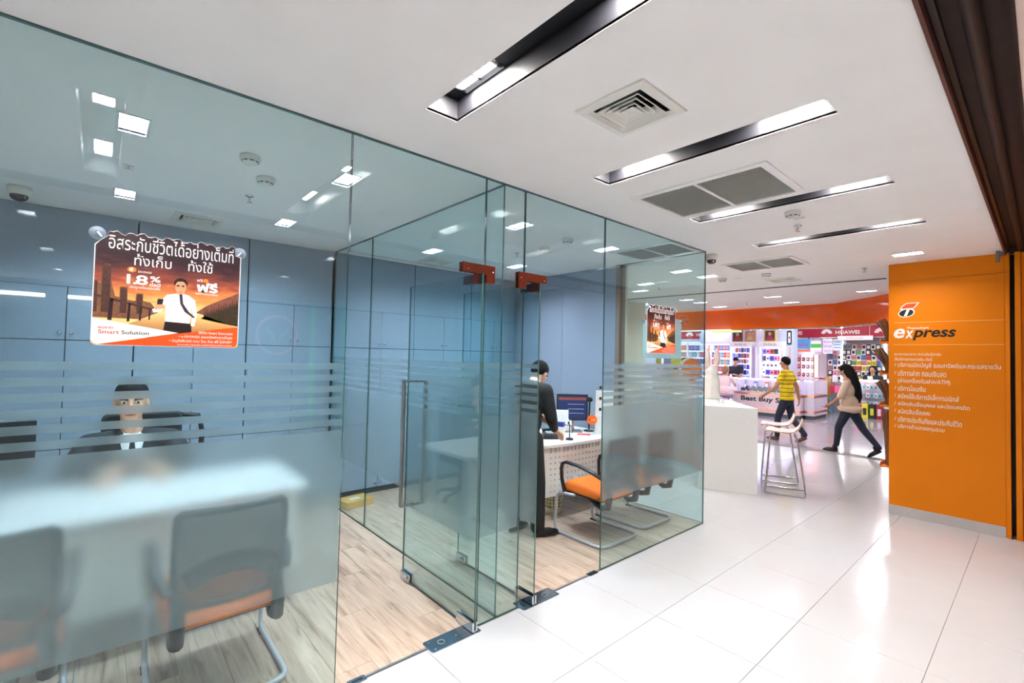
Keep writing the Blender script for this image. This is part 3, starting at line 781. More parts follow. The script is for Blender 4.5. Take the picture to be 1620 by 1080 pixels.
def grille(label, cx, cy, s):
    G = thing('return_grille', label, 'air grille', (cx, cy, H), 'louvred return air grilles')
    a, b, w = GX*s, GY*s, 0.045*s
    m = MB(); z = H
    for (x0, x1, y0, y1) in [(-a-w, a+w, -b-w, -b), (-a-w, a+w, b, b+w), (-a-w, -a, -b, b), (a, a+w, -b, b), (-0.010, 0.010, -b, b)]:
        m.box(cx+x0, cx+x1, cy+y0, cy+y1, z-0.010, z-0.0005)
    m.build('frame', M_WHITE, G)
    m = MB(); N = int(2*b/0.0245)
    for i in range(N):
        yy = cy-b+(i+0.5)*2*b/N
        for (xa, xb) in ((cx-a, cx-0.011), (cx+0.011, cx+a)):
            m.add([(xa, yy-0.006, z-0.006), (xb, yy-0.006, z-0.006), (xb, yy+0.004, z+0.010), (xa, yy+0.004, z+0.010), (xa, yy-0.0045, z-0.0065), (xb, yy-0.0045, z-0.0065), (xb, yy+0.0055, z+0.0095), (xa, yy+0.0055, z+0.0095)],
                  [(0, 3, 2, 1), (4, 5, 6, 7), (0, 1, 5, 4), (2, 3, 7, 6), (0, 4, 7, 3), (1, 2, 6, 5)])
    o = m.build('louvre', M_WHITEP, G); o['kind'] = 'stuff'
    m = MB(); v = [(cx-a, cy-b), (cx+a, cy-b), (cx+a, cy+b), (cx-a, cy+b)]
    m.add([(*p, z+0.012) for p in v] + [(*p, z+0.06) for p in v], [(0, 4, 5, 1), (1, 5, 6, 2), (2, 6, 7, 3), (3, 7, 4, 0), (4, 7, 6, 5)])
    m.build('plenum', M_BLACK, G)
for (x, y), s, l in zip(GRIL, GS, ['large two-bay return air grille between the second and third ceiling slots', 'return air grille in the far office ceiling at the glass corner',
                                   'return air grille in the hall ceiling past the last slot']): grille(l, x, y, s)
def smoke(label, x, y):
    S = thing('smoke_detector', label, 'smoke detector', (x, y, H), 'round smoke detectors')
    MB().lathe([(0.052, 0), (0.054, -0.012), (0.052, -0.026), (0.046, -0.030)], (x, y, H-0.0005), 24).build('base', M_WHITEP, S)
    MB().lathe([(0.040, -0.030), (0.040, -0.036), (0.030, -0.046), (0.020, -0.050)], (x, y, H), 24).build('head', M_WHITEP, S)
    m = MB()
    for k in range(8):
        a = 2*PI*k/8; m.obox((x+0.040*math.cos(a), y+0.040*math.sin(a), H-0.033), Vector((math.cos(a), math.sin(a), 0))*0.002, Vector((-math.sin(a), math.cos(a), 0))*0.009, (0, 0, 0.003))
    m.build('vent_slots', M_BLK, S)
for x, y, l in [(1.047, 3.727, 'smoke detector beside the third ceiling slot'), (-0.685, 0.591, 'smoke detector in the near office ceiling, front one'), (-0.997, 0.743, 'smoke detector in the near office ceiling, rear one'),
                (-0.656, 3.20, 'smoke detector in the far office ceiling, front one'), (-1.06, 3.31, 'smoke detector in the far office ceiling, rear one'),
                (-0.60, 6.22, 'smoke detector in the hall ceiling near the dome camera'), (-0.04, 6.2, 'smoke detector in the hall ceiling beside the small diffuser')]: smoke(l, x, y)
def sprinkler(label, x, y):
    S = thing('sprinkler_head', label, 'sprinkler', (x, y, H), 'ceiling sprinkler heads')
    MB().lathe([(0.030, 0), (0.028, -0.006), (0.012, -0.010)], (x, y, H-0.0005), 18).build('rosette', M_CHROME, S)
    m = MB(); m.cyl((x, y, H-0.008), (x, y, H-0.034), 0.006, n=10)
    m.tube([(x-0.010, y, H-0.016), (x-0.013, y, H-0.03), (x-0.004, y, H-0.044)], 0.002, 6); m.tube([(x+0.010, y, H-0.016), (x+0.013, y, H-0.03), (x+0.004, y, H-0.044)], 0.002, 6)
    m.build('yoke', M_CHROME, S)
    MB().lathe([(0.018, -0.046), (0.018, -0.044)], (x, y, H), 14).build('deflector', M_CHROME, S)
for x, y, l in [(0.95, 4.14, 'sprinkler head before the last ceiling slot'), (-1.45, 0.75, 'sprinkler head in the near office ceiling'), (-1.437, 3.275, 'sprinkler head in the far office ceiling'),
                (0.89, 6.52, 'sprinkler head in the hall ceiling next to the orange wall'), (-1.47, 9.14, 'sprinkler head in the hall ceiling before the orange fascia'), (-1.59, 6.29, 'sprinkler head in the hall ceiling above the counter')]: sprinkler(l, x, y)
def plate(label, x, y):
    S = thing('ceiling_plate', label, 'access plate', (x, y, H), 'small ceiling plates')
    MB().rbox(x-0.045, x+0.045, y-0.028, y+0.028, H-0.003, H-0.0005, 0.003).build('plate', M_WHITEP, S)
    m = MB()
    for (dx, w) in ((-0.026, 0.003), (0.026, 0.003)): m.box(x+dx-w, x+dx+w, y-0.016, y+0.016, H-0.0036, H-0.003)
    m.box(x-0.014, x+0.014, y-0.003, y+0.003, H-0.0036, H-0.003)
    m.build('printed_mark', mat('grey_print', (120, 116, 112), 0.6), S)
for x, y, l in [(1.03, 3.92, 'small plate on the ceiling next to the smoke detector by the third slot'), (-1.39, 0.085, 'small plate on the near office ceiling between the two lamps'), (-0.42, 6.28, 'small plate on the hall ceiling beside the dome camera detector')]: plate(l, x, y)
def dome(label, x, y, lookdir):
    S = thing('dome_camera', label, 'security camera', (x, y, H), 'dome security cameras')
    MB().lathe([(0.062, 0), (0.062, -0.03), (0.055, -0.055), (0.050, -0.058)], (x, y, H-0.0005), 28).build('housing', M_WHITEP, S)
    d = MB(); d.lathe([(0.048, -0.058), (0.046, -0.072), (0.036, -0.088), (0.018, -0.098), (0.002, -0.100)], (x, y, H), 24); d.build('dome', mat('smoked_dome', (18, 18, 24), 0.05, spec=0.8), S)
    k = MB(); k.lathe([(0.012, 0), (0.012, 0.006)], (x+lookdir[0]*0.042, y+lookdir[1]*0.042, H-0.075), 12, axis='y'); k.build('lens', M_CHROME, S)
dome('white dome camera with dark glass in the near office ceiling', -2.40, -0.46, (0.7, 0.7))
dome('white dome camera with dark glass in the hall ceiling at the glass corner', -0.02, 4.70, (0.7, -0.7))

def etched(y):
    m = MB(); m.tube([(0.0068, y+0.010*math.cos(a), 2.676+0.010*math.sin(a)) for a in [2*PI*k/14 for k in range(14)]], 0.0013, 5, closed=True)
    m.tube([(0.0068, y-0.004, 2.690), (0.0068, y+0.004, 2.684)], 0.0013, 5); m.box(0.0062, 0.007, y-0.014, y+0.014, 2.655, 2.657)
    m.build('etched_mark', mat('etched_white', (206, 216, 216), 0.7), wf)
for y in (0.845, 0.944, 2.02, 2.09, 2.945): etched(y)
# ------------------------------------------------------------------ posters
M_SKY = ramp_mat('poster_sunset_ink', 2, [(0.0, (250, 196, 110)), (0.30, (252, 214, 140)), (0.45, (236, 140, 74)), (0.58, (150, 70, 52)), (0.70, (74, 38, 40)), (0.77, (46, 23, 31)), (1.0, (48, 26, 34))], noise=0.22)
M_PDARK = mat('poster_maroon_ink', (44, 22, 30), 0.35)
M_PCITY = mat('poster_city_ink', (74, 46, 40), 0.35, var=0.3, scale=120)
M_PCITY2 = mat('poster_city_far_ink', (122, 82, 56), 0.35, var=0.2, scale=90)
M_PFOREST = mat('poster_forest_ink', (52, 42, 26), 0.35, var=0.5, scale=160)
M_PMOUNT = mat('poster_mountain_ink', (122, 72, 60), 0.35, var=0.25, scale=60)
M_PROAD = ramp_mat('poster_road_ink', 2, [(0, (120, 78, 50)), (0.6, (206, 156, 96)), (1, (250, 210, 140))])
M_PSHIRT = mat('poster_shirt_ink', (236, 232, 232), 0.35, var=0.05, scale=60)
M_PSKIN = mat('poster_skin_ink', (206, 154, 118), 0.35, var=0.08, scale=60)
M_PHAIR = mat('poster_hair_ink', (34, 24, 22), 0.35)
M_PTIE = mat('poster_tie_ink', (58, 44, 62), 0.35)
M_PWHITE = mat('poster_white_ink', (240, 236, 232), 0.35)
M_PORANGE = mat('poster_orange_ink', (224, 80, 24), 0.35, var=0.06, scale=20)
M_PTEXT = mat('poster_text_ink', (250, 248, 246), 0.35)
M_PBALL = mat('poster_bright_orange_ink', (248, 128, 20), 0.35)
M_CUP = mat('suction_cup_plastic', (188, 206, 226), 0.15, spec=0.8, alpha=0.5)

def poster(label, loc, right, front=True):
    """A printed board hung with two suction cups; u 0..0.46 m, v 0..0.385 m plus the lettered crest."""
    R, U = Vector(right), ZU
    N = R.cross(U)
    o = Vector(loc)
    P = thing('poster', label, 'poster', loc, 'bank posters hung on the glass')
    W, V = 0.460, 0.385
    def rr(x0, x1, y0, y1, r, n=5):
        pts = []
        for (cx, cy, st) in ((x1-r, y1-r, 0), (x0+r, y1-r, 1), (x0+r, y0+r, 2), (x1-r, y0+r, 3)):
            for k in range(n+1):
                t = (st+k/n)*PI/2; pts.append((cx+r*math.cos(t), cy+r*math.sin(t)))
        return pts
    # outline with a bumpy crest that follows the top line of lettering
    out = []
    for k in range(6): t = PI + k/5*PI/2; out.append((0.02+0.02*math.cos(t), 0.02+0.02*math.sin(t)))
    for k in range(6): t = -PI/2 + k/5*PI/2; out.append((W-0.02+0.02*math.cos(t), 0.02+0.02*math.sin(t)))
    out += [(W, V-0.004), (W-0.022, V+0.002)]
    for k in range(37):
        u = W-0.024 - k*(W-0.062)/36
        out.append((u, V+0.030+0.006*math.sin(k*1.9)+0.004*math.sin(k*0.7+1)))
    out += [(0.034, V+0.012), (0.016, V-0.006), (0.0, V-0.024)]
    m = MB(); m.poly(out, o, R, U, 0.0, 0.0025)
    P_board = m.build('board', M_PWHITE, P)
    if not front: 
        pass
    def lay(name, pts, mt, lv):
        return MB().poly(pts, o, R, U, 0.0026+0.00025*lv, 0.0002).build(name, mt, P)
    ins = [(max(0.003, min(W-0.003, u)), max(0.003, v-0.002)) for u, v in out]
    lay('sunset_sky', ins, M_SKY, 0)
    lay('dark_crest', [(0.003, 0.330), (W-0.003, 0.330)] + [p for p in ins if p[1] > 0.345], M_PDARK, 1)
    cy = [(0.003, 0.10), (0.003, 0.235), (0.014, 0.235), (0.014, 0.225), (0.022, 0.226), (0.026, 0.285), (0.034, 0.295), (0.046, 0.292), (0.050, 0.230), (0.056, 0.205), (0.062, 0.180), (0.074, 0.178), (0.074, 0.216), (0.096, 0.218), (0.097, 0.17), (0.12, 0.168), (0.122, 0.196), (0.142, 0.197), (0.142, 0.17), (0.165, 0.165), (0.19, 0.13), (0.19, 0.1)]
    lay('city_skyline', cy, M_PCITY2, 1)
    for (a, b, h) in [(0.024, 0.048, 0.292), (0.076, 0.095, 0.214), (0.124, 0.141, 0.194), (0.004, 0.013, 0.232)]:
        lay('tower', [(a, 0.12), (b, 0.12), (b, h-0.006), ((a+b)/2, h), (a, h-0.003)], M_PCITY, 2)
    lay('mountain', [(0.30, 0.13), (0.34, 0.165), (0.39, 0.195), (0.43, 0.215), (W-0.003, 0.232), (W-0.003, 0.11), (0.33, 0.11)], M_PMOUNT, 1)
    fr = [(0.325, 0.115)]
    for k in range(16):
        u = 0.335+k*0.0079; b = 0.135+0.055*k/15
        fr += [(u, b-0.012), (u+0.004, b+0.016+0.006*math.sin(k*2.3))]
    fr += [(W-0.003, 0.19), (W-0.003, 0.09), (0.40, 0.10)]
    lay('pine_forest', fr, M_PFOREST, 2)
    lay('road', [(0.10, 0.08), (0.20, 0.135), (0.32, 0.135), (W-0.003, 0.085), (0.30, 0.03), (0.16, 0.03)], M_PROAD, 2)
    lay('bridge_rail', [(0.003, 0.175), (0.003, 0.185), (0.165, 0.145), (0.19, 0.13), (0.165, 0.137)], M_PCITY, 3)
    for (a, w, z1, z0) in [(0.043, 0.012, 0.17, 0.092), (0.097, 0.008, 0.158, 0.090), (0.132, 0.006, 0.15, 0.095), (0.16, 0.005, 0.143, 0.10)]:
        lay('rail_post', [(a, z0), (a+w, z0), (a+w*1.25, z1), (a+w*0.4, z1)], M_PDARK, 3)
    # printed man: trousers, shirt, arms, tie, head, hair, phone
    lay('printed_trousers', [(0.205, 0.05), (0.297, 0.05), (0.296, 0.085), (0.288, 0.098), (0.212, 0.105)], M_PHAIR, 3)
    lay('printed_shirt', [(0.211, 0.097), (0.289, 0.093), (0.294, 0.125), (0.292, 0.17), (0.300, 0.13), (0.293, 0.085), (0.305, 0.082), (0.313, 0.13), (0.305, 0.185), (0.284, 0.203), (0.262, 0.210), (0.244, 0.208), (0.214, 0.200), (0.197, 0.178), (0.186, 0.150), (0.170, 0.140), (0.174, 0.128), (0.196, 0.132), (0.212, 0.158)], M_PSHIRT, 4)
    lay('printed_tie', [(0.252, 0.207), (0.262, 0.207), (0.266, 0.17), (0.285, 0.140), (0.308, 0.118), (0.300, 0.116), (0.272, 0.138), (0.257, 0.168)], M_PTIE, 5)
    lay('printed_neck', [(0.245, 0.205), (0.268, 0.207), (0.266, 0.22), (0.246, 0.22)], M_PSKIN, 5)
    lay('printed_face', [(0.256+0.0175*math.cos(2*PI*k/18), 0.232+0.027*math.sin(2*PI*k/18)) for k in range(18)], M_PSKIN, 6)
    lay('printed_hair', [(0.236, 0.236), (0.234, 0.252), (0.242, 0.264), (0.256, 0.270), (0.272, 0.264), (0.279, 0.252), (0.277, 0.236), (0.273, 0.250), (0.262, 0.256), (0.246, 0.254), (0.240, 0.247)], M_PHAIR, 7)
    for (a, b) in ((0.2475, 0.2365), (0.2635, 0.2365)): lay('printed_eye', [(a-0.005, b), (a-0.004, b+0.0045), (a+0.004, b+0.0045), (a+0.005, b), (a, b-0.0016)], M_PHAIR, 7)
    lay('printed_mouth', [(0.250, 0.2165), (0.262, 0.2170), (0.256, 0.2150)], mat('poster_lip_ink', (150, 78, 66), 0.4), 7)
    lay('printed_hand', [(0.178, 0.140), (0.206, 0.146), (0.210, 0.158), (0.190, 0.168), (0.180, 0.158)], M_PSKIN, 5)
    lay('printed_phone', [(0.184, 0.160), (0.201, 0.162), (0.204, 0.182), (0.186, 0.182)], M_PHAIR, 6)
    lay('white_wedge', [(0.003, 0.022), (0.005, 0.010), (0.018, 0.003), (0.215, 0.062), (0.003, 0.098)] if False else [(0.003, 0.098), (0.003, 0.02), (0.008, 0.008), (0.02, 0.004), (0.255, 0.054)], M_PWHITE, 6)
    lay('orange_wedge', [(0.02, 0.003), (W-0.02, 0.003), (W-0.008, 0.008), (W-0.003, 0.02), (W-0.003, 0.088), (0.255, 0.052)], M_PORANGE, 6)
    T2 = lambda nm, s, mt, u, v, lv, **k: text(nm, s, mt, P, o + R*u + U*v, R, U, d=0.0026+0.00025*lv, th=0.0002, **k)
    T2('headline', 'อิสระกับชีวิตได้อย่างเต็มที่', M_PTEXT, 0.038, 0.352, 3, w=0.394, h=0.058)
    T2('headline', 'ทั้งเก็บ', M_PTEXT, 0.112, 0.300, 3, w=0.112, h=0.044)
    T2('headline', 'ทั้งใช้', M_PTEXT, 0.278, 0.300, 3, w=0.082, h=0.044)
    lay('orange_ball', [(0.106+0.013*math.cos(2*PI*k/16), 0.283+0.010*math.sin(2*PI*k/16)) for k in range(16)], M_PBALL, 3)
    T2('logo_letter', 'e', M_PTEXT, 0.099, 0.277, 5, h=0.012, bold=0.02, shear=0.2)
    T2('small_print', 'SAVINGS', M_PTEXT, 0.124, 0.274, 4, w=0.040, h=0.007)
    T2('rate', '1.8', M_PTEXT, 0.092, 0.229, 5, h=0.036, w=0.062, bold=0.02, space=0.8)
    T2('rate', '%', M_PTEXT, 0.160, 0.243, 5, h=0.022, w=0.032, bold=0.02)
    T2('small_print', 'ต่อปี', M_PTEXT, 0.160, 0.226, 5, h=0.015, w=0.032, bold=0.015)
    T2('small_print', 'เบิกถูกพร้อมออมเพื่อ', M_PTEXT, 0.102, 0.211, 5, w=0.090, h=0.014)
    T2('small_print', 'ฟรี', M_PTEXT, 0.308, 0.262, 5, w=0.020, h=0.012)
    lay('orange_ball', [(0.338+0.009*math.cos(2*PI*k/16), 0.268+0.008*math.sin(2*PI*k/16)) for k in range(16)], M_PBALL, 3)
    T2('rate', 'ฟรี', M_PTEXT, 0.308, 0.222, 5, w=0.072, h=0.040, bold=0.035)
    T2('small_print', 'ทุกค่าธรรมเนียม', M_PTEXT, 0.306, 0.208, 5, w=0.076, h=0.013)
    T2('logo_text', 'ธนชาต', M_TXT_R, 0.020, 0.060, 8, w=0.040, h=0.008, bold=0.02)
    T2('logo_text', 'Smart', M_TXT_R, 0.020, 0.042, 8, w=0.058, h=0.014, bold=0.012)
    T2('logo_text', 'Solution', M_TXT_K, 0.084, 0.042, 8, w=0.080, h=0.014, bold=0.012)
    T2('small_print', 'ใช้ชีวิต Smart ในแบบคุณ', M_PTEXT, 0.438, 0.051, 8, w=0.118, h=0.014, align='R')
    T2('small_print', '• e-SAVINGS ออมทรัพย์ดอกเบี้ยสูง', M_PTEXT, 0.438, 0.034, 8, w=0.182, h=0.014, align='R')
    T2('small_print', '• บัญชีฟรีเว่อร์ ถอน โอน จ่าย ฟรี ไม่จำกัด*', M_PTEXT, 0.438, 0.017, 8, w=0.212, h=0.014, align='R')
    T2('small_print', 'อัตราดอกเบี้ย ค่าธรรมเนียม และเงื่อนไขเป็นไปตามที่ธนาคารกำหนด', M_PTEXT, 0.438, 0.007, 8, w=0.185, h=0.006, align='R')
    for (u, v, ddx) in ((0.006, V+0.018, 1), (W-0.004, V+0.014, -1)):
        m = MB(); c = o + R*u + U*v + N*(-0.004)
        Rm = Matrix((R, U, N)).transposed()
        prof = [(0.024, -0.007), (0.022, 0.0), (0.012, 0.006), (0.006, 0.012), (0.0045, 0.02)]; n = 20; vs = []
        for (r, z) in prof:
            for k in range(n): vs.append(c + Rm @ Vector((r*math.cos(2*PI*k/n), r*math.sin(2*PI*k/n), z+0.004)))
        fs = [(i*n+k, i*n+(k+1) % n, (i+1)*n+(k+1) % n, (i+1)*n+k) for i in range(len(prof)-1) for k in range(n)]
        m.add(vs, fs, 0, True)
        cup = m.build('suction_cup', M_CUP, P)
        m = MB(); a = c + N*0.022; m.tube([a, a + R*ddx*0.012 - U*0.016], 0.0028, 8); m.build('hook', M_PTEXT, cup)
    return P
poster('large orange and maroon bank poster on the near glass pane', (0.0125, -0.030, 1.622), YR)
poster('same bank poster hung on the far glass pane by the corner', (0.0125, 3.480, 1.662), YR)
poster('bank poster on the short glass return seen from its white back', (-0.262, 4.5505, 1.618), (-1, 0, 0))

# ------------------------------------------------------------------ lettering on the orange wall
def ow(nm, s, mt, x, z, **k): return text(nm, s, mt, w_or, (x, OY, z), XR, ZU, d=0.0002, **k)
def owpoly(nm, pts, mt, d=0.0002): return MB().poly(pts, (0, OY, 0), XR, ZU, d, 0.0006).build(nm, mt, w_or)
M_LOGO_O = mat('logo_orange', (240, 92, 24), 0.4); M_LOGO_W = mat('logo_white', (248, 244, 238), 0.4); M_LOGO_K = mat('logo_black', (30, 24, 22), 0.4)
# emblem: slanted capital T over an oval
ox, oz = 1.195, 2.118
def sl(pts, sh=0.28): return [(ox+u+v*sh, oz+v) for u, v in pts]
ov = lambda cx, cz, a, b: [(cx+a*math.cos(2*PI*k/28), cz+b*math.sin(2*PI*k/28)) for k in range(28)]
owpoly('emblem_outline', sl(ov(0.060, 0.045, 0.068, 0.047)), M_LOGO_W, 0.0001)
owpoly('emblem_outline', sl([(-0.006, 0.078), (0.108, 0.088), (0.138, 0.152), (0.03, 0.150), (0.0, 0.120)]), M_LOGO_W, 0.0003)
owpoly('emblem_oval', sl(ov(0.060, 0.044, 0.058, 0.038)), M_LOGO_K, 0.0009)
owpoly('emblem_bar', sl([(0.006, 0.090), (0.104, 0.096), (0.122, 0.144), (0.034, 0.141), (0.012, 0.118)]), M_LOGO_O, 0.0012)
owpoly('emblem_stem', sl([(0.048, 0.010), (0.074, 0.010), (0.080, 0.094), (0.054, 0.094)]), M_LOGO_W, 0.0015)
for z, xa, xb in ((2.060, 1.160, 1.996), (1.823, 1.160, 1.996)):
    MB().box(xa, xb-0.004, OY-0.0009, OY, z-0.0018, z+0.0018).build('rule_line', mat('pale_rule', (246, 196, 140), 0.5), w_or)
ow('brand_word', 'e', M_LOGO_W, 1.162, 1.892, h=0.104, w=0.094, bold=0.022, shear=0.22)
ow('brand_word', 'x', M_LOGO_W, 1.258, 1.893, h=0.080, w=0.068, bold=0.02, shear=0.22)
ow('brand_word', 'press', M_LOGO_K, 1.318, 1.868, h=0.108, w=0.338, bold=0.028, shear=0.24)
ow('brand_word', 'Thanachart', M_LOGO_W, 1.270, 1.989, h=0.022, w=0.178, bold=0.012)
LN = [(1.708, 'ธนาคารธนชาต สาขามันนี่ปาร์ค', 0.372, 0.032), (1.652, 'ให้บริการทางการเงิน ดังนี้', 0.305, 0.036)]
for z, s, w, h in LN: ow('service_line', s, M_TXT_W, 1.168, z, w=w, h=h)
LN = [(1.575, 'บริการเปิดบัญชี ออมทรัพย์และกระแสรายวัน', 0.770, 1), (1.490, 'บริการฝาก ถอนเงินสด', 0.385, 1), (1.405, '(ผ่านเครื่องรับฝาก/ATM)', 0.415, 0), (1.330, 'บริการโอนเงิน', 0.225, 1),
      (1.248, 'สมัครใช้บริการอิเล็กทรอนิกส์', 0.478, 1), (1.160, 'สมัครสินเชื่อบุคคล และบัตรเครดิต', 0.555, 1), (1.085, 'สมัครสินเชื่อเคหะ', 0.265, 1), (0.998, 'บริการประกันภัยและประกันชีวิต', 0.498, 1), (0.918, 'บริการด้านกองทุนรวม', 0.370, 1)]
for z, s, w, sl_ in LN:
    if sl_: ow('slash_mark', '/', M_TXT_W, 1.166, z+0.012, h=0.036)
    ow('service_line', s, M_TXT_W, 1.195, z, w=w, h=0.058 if 'ATM' not in s else 0.062)
# ------------------------------------------------------------------ furniture
def visitor_chair(label):
    """Cantilever visitor chair, built at the origin facing -x, back at +x."""
    c = thing('visitor_chair', label, 'chair', (0, 0, 0), 'orange seated visitor chairs')
    # tube: one continuous bent frame
    def bend(p, a, b, r=0.07, n=5):
        p, a, b = Vector(p), Vector(a), Vector(b)
        u, v = (a-p).normalized()*r, (b-p).normalized()*r
        return [((1-t)**2)*(p+u) + 2*(1-t)*t*p + (t**2)*(p+v) for t in [k/n for k in range(n+1)]]
    z0 = 0.0145
    path = [(-0.05, -0.265, 0.385)]
    A = [(-0.05, -0.265, 0.385), (-0.26, -0.265, 0.37), (-0.285, -0.265, z0), (0.265, -0.265, z0), (0.265, 0.265, z0), (-0.285, 0.265, z0), (-0.26, 0.265, 0.37), (-0.05, 0.265, 0.385)]
    for i in range(1, len(A)-1): path += bend(A[i], A[i-1], A[i+1], 0.09 if i in (3, 4) else 0.075)
    path.append(A[-1])
    MB().tube(path, 0.0135, 12).build('tube_frame', M_TUBE, c)
    for s in (-1, 1): MB().rbox(-0.29, -0.22, s*0.265-0.016, s*0.265+0.016, 0.0, 0.012, 0.004).build('foot_pad', M_BLK, c)
    # seat shell and cushion
    m = MB(); nx, ny = 10, 8; top = []; bot = []
    def sz(u, v): return 0.425 + 0.022*(-u) + 0.018*abs(v)**3*0 - 0.035*max(0, -u-0.7)**2*3
    W = lambda u: 0.235+0.012*math.cos(u)
    V = []; F = []
    for i in range(nx+1):
        u = -1+2*i/nx
        for j in range(ny+1):
            v = -1+2*j/ny
            x = 0.005+0.245*u - 0.03*(1-v*v)*(1 if u < -0.5 else 0)*((-u-0.5)/0.5)
            y = v*W(u)*(1-0.10*max(0, abs(u)-0.75)/0.25)
            e = max(abs(u), abs(v)); rnd = max(0, e-0.8)/0.2
            V.append((x, y, sz(u, v)+0.03-0.045*rnd**2))
    n1 = (nx+1)*(ny+1)
    for i in range(nx+1):
        for j in range(ny+1):
            p = V[i*(ny+1)+j]; V.append((p[0]*0.97, p[1]*0.97, 0.398))
    for i in range(nx):
        for j in range(ny):
            a = i*(ny+1)+j; b = a+ny+1
            F.append((a, b, b+1, a+1)); F.append((n1+a, n1+a+1, n1+b+1, n1+b))
    per = [i*(ny+1) for i in range(nx+1)] + [nx*(ny+1)+j for j in range(1, ny+1)] + [i*(ny+1)+ny for i in range(nx-1, -1, -1)] + [j for j in range(ny-1, 0, -1)]
    for k in range(len(per)):
        a, b = per[k], per[(k+1) % len(per)]; F.append((b, a, n1+a, n1+b))
    m.add(V, F, 0, True); m.build('seat_cushion', M_OFAB, c)
    m = MB(); m.rbox(-0.225, 0.235, -0.225, 0.225, 0.372, 0.400, 0.06, seg=5); m.build('seat_shell', M_BLK, c)
    # back frame (bowed rounded rectangle) and mesh
    def bp(v, z):   # v -1..1 across, z height -> point on the bowed, raked back
        t = (z-0.44)/0.46
        return Vector((0.235+0.075*t - 0.05*(1-v*v)*0 + 0.045*(v*v)*-1*0.6 + 0.02*math.sin(t*PI), v*(0.225-0.01*t), z))
    loop = []
    zs0, zs1 = 0.47, 0.905
    for k in range(9): loop.append(bp(-1+2*k/8*0.94+0.06, zs1 + 0.0) if False else bp(-0.92+1.84*k/8, zs1))
    loop += [bp(0.985, zs1-0.012), bp(1, zs1-0.05)]
    for k in range(1, 8): loop.append(bp(1-0.04*k/8, zs1-0.05-(zs1-0.05-zs0-0.03)*k/8))
    loop += [bp(0.95, zs0+0.02), bp(0.88, zs0)]
    for k in range(1, 8): loop.append(bp(0.88-1.76*k/8, zs0))
    loop += [bp(-0.88, zs0), bp(-0.95, zs0+0.02)]
    for k in range(1, 8): loop.append(bp(-0.96-0.04*k/8, zs0+0.03+(zs1-0.05-zs0-0.03)*k/8))
    loop += [bp(-1, zs1-0.05), bp(-0.985, zs1-0.012)]
    MB().tube(loop, 0.017, 10, closed=True).build('back_frame', M_BLK, c)
    m = MB(); nu, nv = 10, 8; VV = []
    for i in range(nu+1):
        for j in range(nv+1):
            p = bp(-0.95+1.9*i/nu, zs0+0.01+(zs1-zs0-0.02)*j/nv); VV.append(p)
    k2 = len(VV); VV += [p+Vector((0.004, 0, 0)) for p in VV]
    FF = []
    for i in range(nu):
        for j in range(nv):
            a = i*(nv+1)+j; b = a+nv+1
            FF.append((a, b, b+1, a+1)); FF.append((k2+a, k2+a+1, k2+b+1, k2+b))
    m.add(VV, FF, 0, True); m.build('back_mesh', M_MESHB, c)
    m = MB(); m.tube([bp(-0.8, 0.60)+Vector((0.012, 0, 0)), bp(-0.4, 0.655)+Vector((0.02, 0, 0)), bp(0, 0.67)+Vector((0.022, 0, 0)), bp(0.4, 0.655)+Vector((0.02, 0, 0)), bp(0.8, 0.60)+Vector((0.012, 0, 0))], 0.03, 10, flat=(0.4, 1.6)); m.build('lumbar_rest', M_BLK, c)
    for s in (-1, 1):
        # back bracket down to the shell
        m = MB(); m.tube([(0.262, s*0.195, 0.54), (0.280, s*0.20, 0.43), (0.265, s*0.20, 0.345), (0.20, s*0.20, 0.325), (0.06, s*0.20, 0.38)], [0.028, 0.034, 0.034, 0.030, 0.014], 10, flat=(0.9, 0.9)); m.build('back_bracket', M_BLK, c)
        # arm: flat loop
        P = [(-0.175, s*0.255, 0.375), (-0.20, s*0.268, 0.50), (-0.205, s*0.272, 0.60), (-0.19, s*0.274, 0.645), (-0.14, s*0.275, 0.663), (0.0, s*0.275, 0.655), (0.14, s*0.268, 0.625), (0.22, s*0.250, 0.59), (0.262, s*0.235, 0.56)]
        m = MB(); m.tube(P, [0.016, 0.016, 0.017, 0.019, 0.02, 0.019, 0.018, 0.018, 0.016], 8, flat=(1.3, 0.75)); m.build('armrest', M_BLK, c)
    return c
def mesh_back():
    m = bpy.data.materials.new('see_through_mesh'); m.use_nodes = True
    nt = m.node_tree; b = nt.nodes['Principled BSDF']; b.inputs['Base Color'].default_value = lin((40, 44, 48)) + (1,); b.inputs['Roughness'].default_value = 0.8
    tc = nt.nodes.new('ShaderNodeTexCoord'); ck = nt.nodes.new('ShaderNodeTexChecker'); ck.inputs['Scale'].default_value = 260
    ck.inputs[1].default_value = (1, 1, 1, 1); ck.inputs[2].default_value = (0.45, 0.45, 0.45, 1)
    nt.links.new(tc.outputs['Object'], ck.inputs[0]); nt.links.new(ck.outputs['Fac'], b.inputs['Alpha'])
    mp = nt.nodes.new('ShaderNodeMath'); mp.operation = 'MULTIPLY_ADD'; mp.inputs[1].default_value = 0.4; mp.inputs[2].default_value = 0.42
    nt.links.new(ck.outputs['Fac'], mp.inputs[0]); nt.links.new(mp.outputs[0], b.inputs['Alpha'])
    return m
M_MESHB = mesh_back()
vc = visitor_chair('orange seated visitor chair behind the frosted glass nearest the near door')
place(vc, (-0.485, 0.485, 0), 0.0)
dup(vc, 'orange seated visitor chair behind the frosted glass at the picture edge', (-0.58, -0.33, 0), 0.06)
dup(vc, 'orange seated visitor chair in the doorway beside the standing man', (-0.475, 3.475, 0), 0.0)
dup(vc, 'orange seated visitor chair mostly hidden behind the frosted corner pane', (-0.52, 4.14, 0), 0.0)

